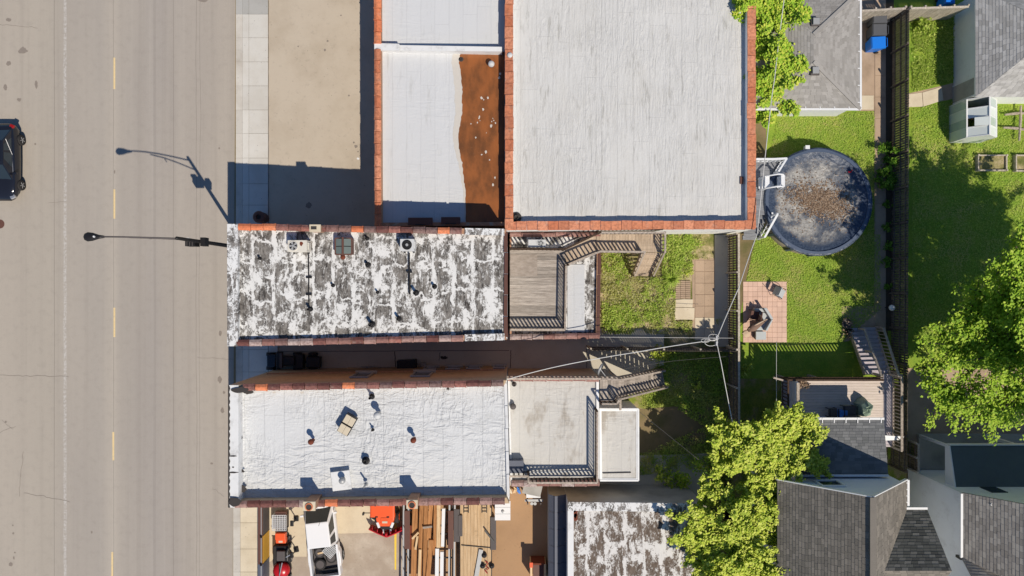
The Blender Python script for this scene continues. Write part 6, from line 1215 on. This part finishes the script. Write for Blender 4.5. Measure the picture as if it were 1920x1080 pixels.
p = PK(0, -2.3, .6); tag(piece('tool_box', M['black'], None, p + Vector((.18, 0, .02)), (1.0, .3, .2), rz=R(10)), 'long black tool box across the back of the pickup bed', 'tool box')
# orange tractor with red plough, facing down
tr = thing('compact_tractor', 'orange cab tractor with a red V snow plough in front', 'tractor', (-7.72, -13.2, 0), R(180))
TC = lambda name, c, d, mat, bev=.03, rot=None: (lambda mb: mb.build(name, mat, tr, local=True, bevel=bev))(MB().box(c, d, rot=rot))
mb = MB(); mb.loft([[(s[0] * (.7 + dz * .08), s[1] * .62 - .15, 1.95 + .09 * dz) for s in ((-1, -1), (1, -1), (1, 1), (-1, 1))] for dz in (0, .6)] + [[(s[0] * .66, s[1] * .58 - .15, 2.06) for s in ((-1, -1), (1, -1), (1, 1), (-1, 1))]]); mb.build('cab_roof', M['orange'], tr, local=True, bevel=.06)
for k in (-1, 1): TC('roof_light', (k * .34, -.72, 2.06), (.16, .1, .07), M['white'], .01); TC('roof_grab', (k * .34, .42, 2.06), (.16, .07, .05), M['black'], .01)
for sx in (-1, 1):
    for y in (-.7, .38): TC('cab_pillar', (sx * .62, y, 1.45), (.08, .08, 1.0), M['black'], .01)
    TC('side_window', (sx * .64, -.15, 1.45), (.03, 1.0, .86), M['glass'], 0)
    wheel(tr, sx * .62, -.5, .55, .55, .34, 'orange'); wheel(tr, sx * .6, .95, .38, .38, .26, 'orange')
    TC('fender', (sx * .66, -.5, 1.12), (.36, .9, .08), M['orange']); TC('headlight', (sx * .42, 1.22, 1.12), (.16, .36, .1), M['white'], .03, Matrix.Rotation(R(sx * 22), 3, 'Z'))
TC('rear_window', (0, -.74, 1.45), (1.16, .03, .86), M['glass'], 0); TC('windscreen', (0, .42, 1.45), (1.16, .03, .86), M['glass'], 0); TC('cab_base', (0, -.15, .85), (1.1, 1.2, .4), M['darkgrey'])
mb = MB(); mb.loft([[(s[0] * w, y, z0 if s[1] < 0 else z1) for s in ((-1, -1), (1, -1), (1, 1), (-1, 1))] for y, w, z0, z1 in ((.45, .56, .6, 1.22), (.9, .55, .6, 1.2), (1.25, .42, .62, 1.1), (1.36, .3, .65, 1.0))]); mb.build('hood', M['orange'], tr, local=True, bevel=.05)
TC('hood_panel', (0, .95, 1.225), (.5, .4, .02), M['orange'], .01); TC('hood_badge', (0, 1.02, 1.24), (.32, .12, .012), M['cream'], 0)
TC('front_frame', (0, 1.5, .55), (.7, .3, .3), M['black']); TC('plough_arm', (.22, 1.75, .5), (.1, .5, .12), M['steel'], .01); TC('plough_arm', (-.22, 1.75, .5), (.1, .5, .12), M['steel'], .01); TC('exhaust', (.68, .95, .8), (.16, .7, .16), M['black'], .05, Matrix.Rotation(R(60), 3, 'Z'))
for sx in (-1, 1):
    mb = MB(); pr_ = [(.0, .12), (.16, .06), (.22, .35), (.16, .68), (.08, .72), (.1, .35)]
    mb.loft([[(sx * x, y0 + a, z) for a, z in pr_] for x, y0 in ((0.02, 2.0), (.55, 1.78), (1.1, 1.52))]); mb.build('plough_blade', M['red'], tr, local=True)
    for k in range(3): TC('blade_rib', (sx * (.25 + .32 * k), 1.9 - .13 * k, .42), (.05, .2, .5), M['red'], .01)
TC('blade_pivot', (0, 1.95, .5), (.14, .2, .7), M['red'], .02); TC('mirror_arm', (.95, .3, 1.7), (.5, .04, .04), M['black'], 0); TC('mirror', (1.2, .34, 1.7), (.1, .16, .24), M['black'], .02)
# machines on the front strip
def mower(px, py, rz, label, build):
    t = thing('garden_machine', label, 'garden machine', W(px, py, 0), rz); build(t, lambda name, c, d, mat, bev=.02, rot=None: MB().box(c, d, rot=rot).build(name, M[mat], t, local=True, bevel=bev)); return t
def m1(t, bx_):
    for i in range(9): bx_('cage_bar', (-.42 + i * .105, 0, .82), (.025, .95, .025), 'white', 0)
    for i in range(9): bx_('cage_bar', (0, -.47 + i * .118, .835), (.86, .025, .025), 'white', 0)
    bx_('engine', (0, 0, .45), (.7, .7, .5), 'darkgrey'); bx_('fuel_tank', (.05, .52, .6), (.66, .26, .3), 'brownmetal'); bx_('side_panel', (-.46, 0, .5), (.06, .9, .5), 'white'); bx_('skid', (.3, 0, .1), (.08, 1.0, .1), 'black', 0); bx_('skid', (-.3, 0, .1), (.08, 1.0, .1), 'black', 0)
mower(532, 972, 0, 'white caged machine at the top of the machine row under the roof tiles', m1)
def m2(t, bx_):
    bx_('hood', (0, .1, .62), (.62, .4, .3), 'orange'); bx_('housing', (0, -.2, .5), (.6, .3, .34), 'orange'); bx_('badge', (0, -.24, .675), (.24, .12, .012), 'cream', 0); bx_('chassis', (0, 0, .22), (.56, .7, .2), 'black'); bx_('handle', (-.42, .1, .6), (.3, .06, .06), 'black', .01)
    for sx in (-1, 1): wheel(t, sx * .3, -.2, .18, .18, .12)
mower(533, 1001, 0, 'small orange engine machine second in the row', m2)
def m3(t, bx_):
    bx_('seat', (.05, 0, .78), (.5, .6, .14), 'darkgrey', .04); bx_('deck', (0, .05, .4), (.9, 1.0, .4), 'black', .08); bx_('fender', (-.4, .0, .55), (.2, 1.1, .2), 'rubber', .06); bx_('control', (.45, .3, .8), (.1, .4, .1), 'black', .02, Matrix.Rotation(R(-25), 3, 'Z')); bx_('lever', (.55, .05, .95), (.3, .05, .05), 'steel', 0, Matrix.Rotation(R(30), 3, 'Z'))
    for sx in (-1, 1): wheel(t, sx * .45, -.35, .25, .25, .18); wheel(t, sx * .4, .45, .18, .18, .14)
mower(533, 1033, 0, 'dark grey machine between the small orange machine and the red dome', m3)
def m4(t, bx_):
    mb = MB(); mb.lathe((0, 0, .28), [(.5, 0), (.52, .1), (.46, .3), (.3, .42), (.05, .46)], 24); mb.build('dome', M['red'], t, True, local=True); bx_('centre_strap', (-.02, 0, .7), (.08, 1.0, .1), 'black', .02); bx_('pull_bar', (.1, .2, .82), (.05, .8, .05), 'steel', 0, Matrix.Rotation(R(-12), 3, 'Z')); bx_('axle', (0, -.55, .3), (.7, .12, .12), 'white', .01)
    mb = MB(); mb.lathe((0, 0, .1), [(.54, 0), (.55, .2)], 24); mb.build('rim', M['black'], t, True, local=True)
    for sx in (-1, 1): wheel(t, sx * .45, -.5, .2, .2, .14)
mower(532, 1063, 0, 'round shiny red domed machine near the bottom edge', m4)
def m5(t, bx_): 
    bx_('shadow_post', (0, 0, .55), (.05, .05, 1.0), 'black', 0); bx_('shadow_cap', (.05, .05, 1.05), (.22, .36, .08), 'black', .04); bx_('base', (0, 0, .06), (.3, .3, .1), 'black', .02); bx_('lever', (.16, .1, .9), (.34, .03, .03), 'black', 0, Matrix.Rotation(R(35), 3, 'Z'))
mower(556, 972, 0, 'added black upright standing in for a shadow beside the white caged machine', m5); mower(556, 1030, .2, 'added black upright standing in for a shadow beside the dark grey machine', m5)  # black uprights added in place of dark shadows on the ground
# dark display fence along the pavement
df = thing('panel_fence', 'dark slatted panel fence with ochre and blue grey panels along the lower pavement', 'fence', W(500, 1010, 0))
for i, (y0, y1, m) in enumerate(((930, 1003, 'darkgrey'), (1003, 1055, 'ochre'), (1055, 1120, 'navy'))):
    a = W(502, y0, 1.0); b = W(502, y1, 1.0); piece('panel', M[m], df, (-15.16, (a.y + b.y) / 2, .62), (.05, a.y - b.y - .04, 1.1)); piece('panel_post', M['black'], df, (-15.2, a.y, .7), (.1, .1, 1.4))
    bar('top_channel', M['brownmetal'] if i < 2 else M['navy'], df, (-15.27, a.y, 1.24), (-15.27, b.y, 1.24), .26, .06); bar('channel_lip', M['grey'], df, (-15.2, a.y, 1.285), (-15.2, b.y, 1.285), .04, .03)
# utility trailer with lumber
def trailer_frame(t, x0, x1, y0, y1, z, mat, deckm=None):
    for x in (x0, x1): bar('side_rail', mat, t, (x, y0, z), (x, y1, z), .09, .14)
    n = 6
    for i in range(n): y = y0 + (y1 - y0) * i / (n - 1); bar('cross_member', mat, t, (x0, y, z - .1), (x1, y, z - .1), .08, .08)
wx = lambda p, z=.9: W(p, 0, z).x
wy = lambda p, z=.9: W(0, p, z).y
t1 = thing('lumber_trailer', 'black framed trailer stacked with brown timbers', 'trailer', (wx(805), -15, 0)); ytop, ybot = wy(915), wy(1140)
trailer_frame(t1, wx(763), wx(848), ytop, ybot, .62, M['black'])
for i, (px_, s) in enumerate(((757, 1), (766, 1), (843, 1), (853, 1))): bar('ramp_rail' if i < 2 else 'side_rail', M['grey'], t1, (wx(px_), ytop, .8), (wx(px_ - 2), ybot, .8), .1, .08)
for i in range(4): bar('ramp_brace', M['black'], t1, (wx(756), wy(985 + i * 40), .85), (wx(768), wy(1015 + i * 40), .85), .04, .04)
for sx, px_ in ((-1, 766), (1, 842)):
    for py in (975, 1012):
        n = 18; x = wx(px_, .5); y = wy(py, .5); mb = MB(); mb.cyl((x - .12, y, .36), (x + .12, y, .36), .36, n=n); mb.build('wheel', M['rubber'], t1)
    x = wx(px_ + 3 * sx, .9); mb = MB(); mb.prism([(x - .17, wy(958)), (x + .17, wy(958)), (x + .17, wy(1030)), (x - .17, wy(1030))], .82, .88); mb.build('mudguard', M['brownmetal'], t1, bevel=.02)
    if sx > 0: mb = MB(); mb.prism([(x + .45, wy(966)), (x + .72, wy(966)), (x + .72, wy(1006)), (x + .45, wy(1006))], .75, .9); mb.build('step_guard', M['darkgrey'], t1, bevel=.03)
def timber(x0, y0, x1, y1, w, h, z, m, lab):
    p0 = Vector((wx(x0, z), wy(y0, z), z)); p1 = Vector((wx(x1, z), wy(y1, z), z)); tag(bar('timber_beam', M[m], None, p0, p1, w, h), lab, 'timber')
TB = [(779, 940, 775, 1100, .32, .12, .78, 'lumber', 'reddish brown beam on the left edge of the lumber trailer'), (791, 935, 786, 1100, .24, .14, .8, 'lumber', 'narrow brown beam second from the left on the lumber trailer'), (799, 935, 797, 1100, .26, .15, .84, 'lumber', 'long brown beam third from the left on the lumber trailer'), (809, 935, 804, 1012, .24, .15, .85, 'lumber', 'short brown beam in the middle of the lumber trailer'), (817, 935, 815, 1040, .2, .13, .82, 'lumber', 'slim brown beam right of the middle of the lumber trailer'), (809, 1012, 800, 1110, .26, .16, .95, 'lumber', 'slanting brown beam on top at the lower middle of the lumber trailer'), (823, 945, 822, 1026, .22, .15, .85, 'lumber2', 'tan beam beside the white post on the lumber trailer'), (832, 953, 830, 1024, .19, .18, .95, 'white', 'upper white post on the right of the lumber trailer'), (829, 1034, 828, 1110, .2, .2, .92, 'white', 'lower white post with square cap on the right of the lumber trailer'), (820, 1028, 819, 1105, .22, .18, .9, 'white', 'lower white post left of the capped one on the lumber trailer'), (773, 1010, 785, 998, .12, .1, 1.0, 'lumber2', 'short pale offcut laid aslant on the lumber trailer'), (783, 1005, 779, 1030, .12, .1, .98, 'lumber2', 'second short pale offcut forming a wedge on the lumber trailer'), (771, 985, 769, 1030, .16, .12, .74, 'rust', 'rust red plank beside the left wheels of the lumber trailer'), (793, 989, 810, 987, .12, .12, .98, 'plywood', 'short grey block laid across the beams of the lumber trailer'), (788, 1030, 786, 1090, .16, .12, .9, 'lumber2', 'lower narrow tan beam on the lumber trailer')]
for b in TB: timber(*b)
# flat deck trailer
t2 = thing('flat_trailer', 'flat trailer with a pale plank deck and dark wheel guards', 'trailer', (wx(893), -15, 0)); x0, x1 = wx(863, .75), wx(921, .75); trailer_frame(t2, x0, x1, ytop, ybot, .62, M['black'])
n = 9
for i in range(n): w = (x1 - x0) / n; piece('deck_plank', M['trailerdeck'], t2, (x0 + w * (i + .5), (ytop + ybot) / 2, .75 + random.uniform(-.003, .003)), (w - .012, ytop - ybot, .05))
for px_, py in ((857, 985), (925, 1000)):
    x = wx(px_, .5); mb = MB(); mb.cyl((x - .13, wy(py - 12), .36), (x + .13, wy(py - 12), .36), .36, n=18); mb.build('wheel', M['rubber'], t2); mb = MB(); mb.cyl((x - .13, wy(py + 14), .36), (x + .13, wy(py + 14), .36), .36, n=18); mb.build('wheel', M['rubber'], t2)
    mb = MB(); mb.prism([(x - .18, wy(py - 30)), (x + .18, wy(py - 30)), (x + .18, wy(py + 32)), (x - .18, wy(py + 32))], .8, .86); mb.build('mudguard', M['darkgrey'], t2, bevel=.04)
for px_ in (874, 908):
    for k in range(3): 
        p = W(px_, 949 + k * 6, .8); piece('ladder_slot', M['black'], t2, (p.x, p.y + .08, .79), (.3, .05, .03))
    for s in (-.14, .14): p = W(px_, 952, .8); piece('ladder_slot', M['black'], t2, (p.x + s, p.y, .79), (.05, .62, .03))
bar('hold_strap', M['black'], t2, W(865, 1022, .8), W(920, 1027, .8), .05, .03); bar('side_prop', M['black'], t2, W(909, 994, 1.0), W(926, 1016, .9), .1, .06); bar('side_prop', M['black'], t2, W(930, 1010, .8), W(922, 1030, .8), .05, .05)
tag(piece('metal_channel', M['grey'], None, W(896, 1065, .85), (.26, 2.3, .07), rz=R(-10)), 'grey metal channel lying aslant on the flat trailer', 'channel')
for i, (px_, py, l) in enumerate(((908, 1040, 'black round hub on the flat trailer deck nearest the strap'), (905, 1060, 'black round hub left of the red tangle on the flat trailer'), (922, 1060, 'black round hub on the outer edge of the flat trailer'))):
    p = W(px_, py, .8); mb = MB(); mb.lathe((p.x, p.y, .785), [(.16, 0), (.17, .1), (.09, .14), (.04, .22), (.01, .22)], 16); tag(mb.build('wheel_hub', M['black'], None), l, 'wheel hub')
for i in range(7):
    p = W(904 + random.uniform(0, 12), 1050 + random.uniform(0, 26), .84)
mb = MB(); rp_ = [W(910, 1052, .84), W(915, 1056, .88), W(911, 1062, .86), W(917, 1066, .86), W(909, 1070, .84), W(914, 1075, .84)]; mb.tube(rp_, .03, 5); tag(mb.build('strap_tangle', M['red'], None), 'tangled red strap among the black hubs on the flat trailer', 'strap')
# white box unit and odds and ends
wb = thing('utility_box', 'white panelled box with a round vent at the corner of the white roofed shop', 'utility box', W(942, 957, 0)); a = W(928, 939, 1.6); b = W(957, 976, 1.6); piece('cabinet', M['white'], wb, ((a.x + b.x) / 2, (a.y + b.y) / 2, .8), (b.x - a.x - .06, a.y - b.y - .06, 1.5))
for i in range(3): y1_ = a.y - (a.y - b.y) * i / 3; y0_ = a.y - (a.y - b.y) * (i + 1) / 3; piece('roof_panel', M['white'], wb, ((a.x + b.x) / 2, (y0_ + y1_) / 2, 1.57), (b.x - a.x, y1_ - y0_ - .02, .05))
mb = MB(); c = W(943, 959, 1.6); mb.lathe((c.x, c.y, 1.595), [(.09, 0), (.09, .06), (.03, .08)], 14); mb.build('vent', M['grey'], wb)
sh = thing('junk_shelter', 'small propped white topped shelter against the annex wall', 'shelter', W(1002, 930, 0)); piece('roof_sheet', M['greystucco'], sh, W(998, 918, 2.0), (1.1, .7, .05), rot=(R(12), 0, R(-12))); piece('roof_sheet', M['white'], sh, W(1000, 928, 1.6), (.85, .34, .06)); piece('frame_top', M['grey'], sh, W(1001, 938, 1.2), (1.1, .14, .1)); 
for px_, py in ((989, 938), (1013, 938), (989, 915), (1013, 915)): p = W(px_, py, .8); piece('leg', M['darkgrey'], sh, (p.x, p.y, .75), (.08, .08, 1.5))
for px_ in (997, 1003): mb = MB(); p = W(px_, 943, .8); mb.cyl((p.x, p.y, .7), (p.x, p.y, .95), .1, n=10); mb.build('pot', M['grey'], sh)
for i, (px_, c_, l) in enumerate(((957, 'cream', 'tan sack leaning at the annex corner in the lane'), (965, 'lumber2', 'pale bundle of sticks at the annex corner in the lane'), (972, 'bluecooler', 'blue bundle at the annex corner in the lane'))):
    t = thing('sundry_bundle', l, 'bundle', W(px_, 916, 0)); 
    for k in range(4): p = W(px_ + random.uniform(-3, 3), 916 + random.uniform(-3, 4), .3); piece('item', M[c_], t, (p.x, p.y, .2), (.08, .3, .4), rot=(R(20), 0, random.uniform(-.6, .6)))
lt = thing('long_shed', 'long narrow shed with dark blue grey metal panel roof beside the peeling roof store', 'shed', W(1044, 1000, 0)); xl, xrg, xr2 = W(1028, 0, 2.1).x, W(1042, 0, 2.5).x, W(1063, 0, 2.1).x; yt, yb = W(0, 928, 2.3).y, W(0, 1150, 2.3).y
mb = MB(); mb.hexa([(xl + .05, yt - .05, -.1), (xr2 - .05, yt - .05, -.1), (xr2 - .05, yt - .05, 2.0), (xrg, yt - .05, 2.4), (xl + .05, yt - .05, 2.0)], [(xl + .05, yb, -.1), (xr2 - .05, yb, -.1), (xr2 - .05, yb, 2.0), (xrg, yb, 2.4), (xl + .05, yb, 2.0)]); mb.build('wall', M['greystucco'], lt)
n = 7
for i in range(n):
    y0_, y1_ = yt + (yb - yt) * i / n - .012, yt + (yb - yt) * (i + 1) / n + .012
    for (xa_, za, xb_, zb) in ((xl, 2.08, xrg, 2.5), (xrg, 2.5, xr2, 2.08)): mb = MB(); mb.hexa([(xa_, y0_, za), (xb_, y0_, zb), (xb_, y1_, zb), (xa_, y1_, za)], [(xa_, y0_, za + .03), (xb_, y0_, zb + .03), (xb_, y1_, zb + .03), (xa_, y1_, za + .03)]); mb.build('roof_panel', M['navy'], lt)
bar('ridge_cap', M['navy'], lt, (xrg, yt, 2.55), (xrg, yb, 2.55), .12, .04)
oc = thing('orange_crate', 'orange edged wooden crate standing at the bottom edge beside the metal shed', 'crate', W(1010, 1070, 0)); a = W(996, 1058, 1.2); b = W(1022, 1092, 1.2)
for xx in (a.x, b.x): piece('side_panel', M['lumber2'], oc, (xx, (a.y + b.y) / 2, .6), (.12, a.y - b.y, 1.2))
piece('end_panel', M['rust'], oc, ((a.x + b.x) / 2, a.y, .6), (b.x - a.x, .1, 1.18)); piece('shelf', M['brownmetal'], oc, ((a.x + b.x) / 2 + .04, (a.y + b.y) / 2, .9), (b.x - a.x - .15, a.y - b.y - .12, .05)); piece('trim', M['orange'], oc, (a.x, a.y - .04, 1.22), (.2, .3, .05))
# shaded alley: black quad bike with trailer, junk by the wall
q = thing('quad_bike', 'low black vehicle parked in the dark alley near the street', 'vehicle', W(548, 677, 0)); QB = lambda nm, px0, px1, py0, py1, z0, z1, m='black', bv=.06: MB().box(((W(px0, 0, z1).x + W(px1, 0, z1).x) / 2, (W(0, py0, z1).y + W(0, py1, z1).y) / 2, (z0 + z1) / 2), (W(px1, 0, z1).x - W(px0, 0, z1).x, W(0, py0, z1).y - W(0, py1, z1).y, z1 - z0)).build(nm, M[m], q, bevel=bv)
QB('front_rack', 500, 517, 665, 689, .35, .75, 'blackcar'); QB('front_guard', 517, 526, 660, 692, .3, .85); QB('seat', 526, 552, 668, 686, .4, .95, 'black'); QB('rear_guard', 550, 568, 664, 692, .35, .8); QB('cart_body', 574, 600, 669, 690, .3, .75, 'black'); QB('drawbar', 566, 576, 677, 680, .3, .4, 'black', 0); QB('handlebar', 524, 529, 662, 690, .95, 1.05, 'darkgrey', .01)
for px_ in (508, 558, 587):
    for py in (664, 690): p = W(px_, py, .3); mb = MB(); mb.cyl((p.x, p.y - .1, .28), (p.x, p.y + .1, .28), .28, n=16); mb.build('wheel', M['rubber'], q)
for i, (px_, py, w, d, h, m, l) in enumerate(((662, 692, .75, .12, .5, 'lumber2', 'pale plank leaning low on the alley wall'), (692, 690, .8, .3, .5, 'grey', 'dim grey bicycle frame heap by the alley wall'), (713, 692, .24, .24, .5, 'grey', 'left grey bucket in the alley'), (721, 692, .24, .24, .5, 'grey', 'middle grey bucket in the alley'), (729, 692, .24, .24, .5, 'grey', 'right grey bucket in the alley'), (763, 683, 1.15, .55, .7, 'black', 'black covered bench in the alley'), (794, 684, .3, .26, .3, 'greystucco', 'small pair of grey blocks on the alley floor'), (770, 693, .25, .2, .5, 'lumber2', 'scrap of pale board by the alley wall'))):
    p = W(px_, py, h * .6); t = thing('alley_junk', l, 'junk', (p.x, p.y, 0))
    if 'bucket' in l: mb = MB(); mb.lathe((p.x, p.y, 0), [(.1, 0), (.14, .32), (.12, .32), (.1, .05)], 12); mb.build('bucket', M[m], t)
    elif 'bicycle' in l:
        for k in range(3): mb = MB(); mb.tube([(p.x - .3 + k * .3 + .22 * math.cos(a * .5), p.y + .08, .3 + .22 * math.sin(a * .5)) for a in range(14)], .02, 5); mb.build('hoop', M[m], t); bar('tube', M[m], t, (p.x - .4 + k * .2, p.y, .3), (p.x + k * .2, p.y + .1, .6), .03, .03)
    else: piece('slab', M[m], t, (p.x, p.y, h / 2), (w, d, h), rz=random.uniform(-.1, .1)); piece('upper_slab', M[m], t, (p.x + .05, p.y - .02, h + .03), (w * .8, d * .8, .06), rz=random.uniform(-.1, .1))

# ------------------------------------------------------------ groups of alike things
GN = {'timber_beam': 'timbers on the lumber trailer', 'loose_tyre': 'tyres in the pickup bed', 'wheelie_bin': 'wheelie bins behind the garage', 'border_plant': 'small plants along the fence border', 'fern_bed': 'feathery ferns against the dark fence', 'sapling': 'self sown bushes in the shaded yard', 'spring_tree': 'touching yellow green trees', 'wheel_hub': 'black hubs on the flat trailer', 'flower_pot': 'pots in the greenhouse', 'planter': 'pots on and below the pale deck', 'garden_machine': 'machines lined up in the front yard', 'roof_hatch': 'brown hatches beside the patchy roof', 'raised_bed': 'timber raised beds', 'stepping_slab': 'cream slabs in the weedy yard', 'deck_chair': 'chairs on the shaded deck', 'patio_chair': 'chairs on the pink patio', 'overhead_cable': 'overhead cables', 'air_conditioner': 'roof air conditioners', 'board_fence': 'timber fences', 'branch_pole': 'poles on the grass', 'alley_junk': 'odds and ends in the alley', 'sundry_bundle': 'bundles at the annex corner', 'conduit': 'conduits on the patchy roof', 'garden_shrub': 'low garden shrubs'}
for o in list(bpy.data.objects):
    if o.parent is None and o.get('category') and not o.get('kind'):
        g = GN.get(o.name.split('.')[0])
        if g: o['group'] = g
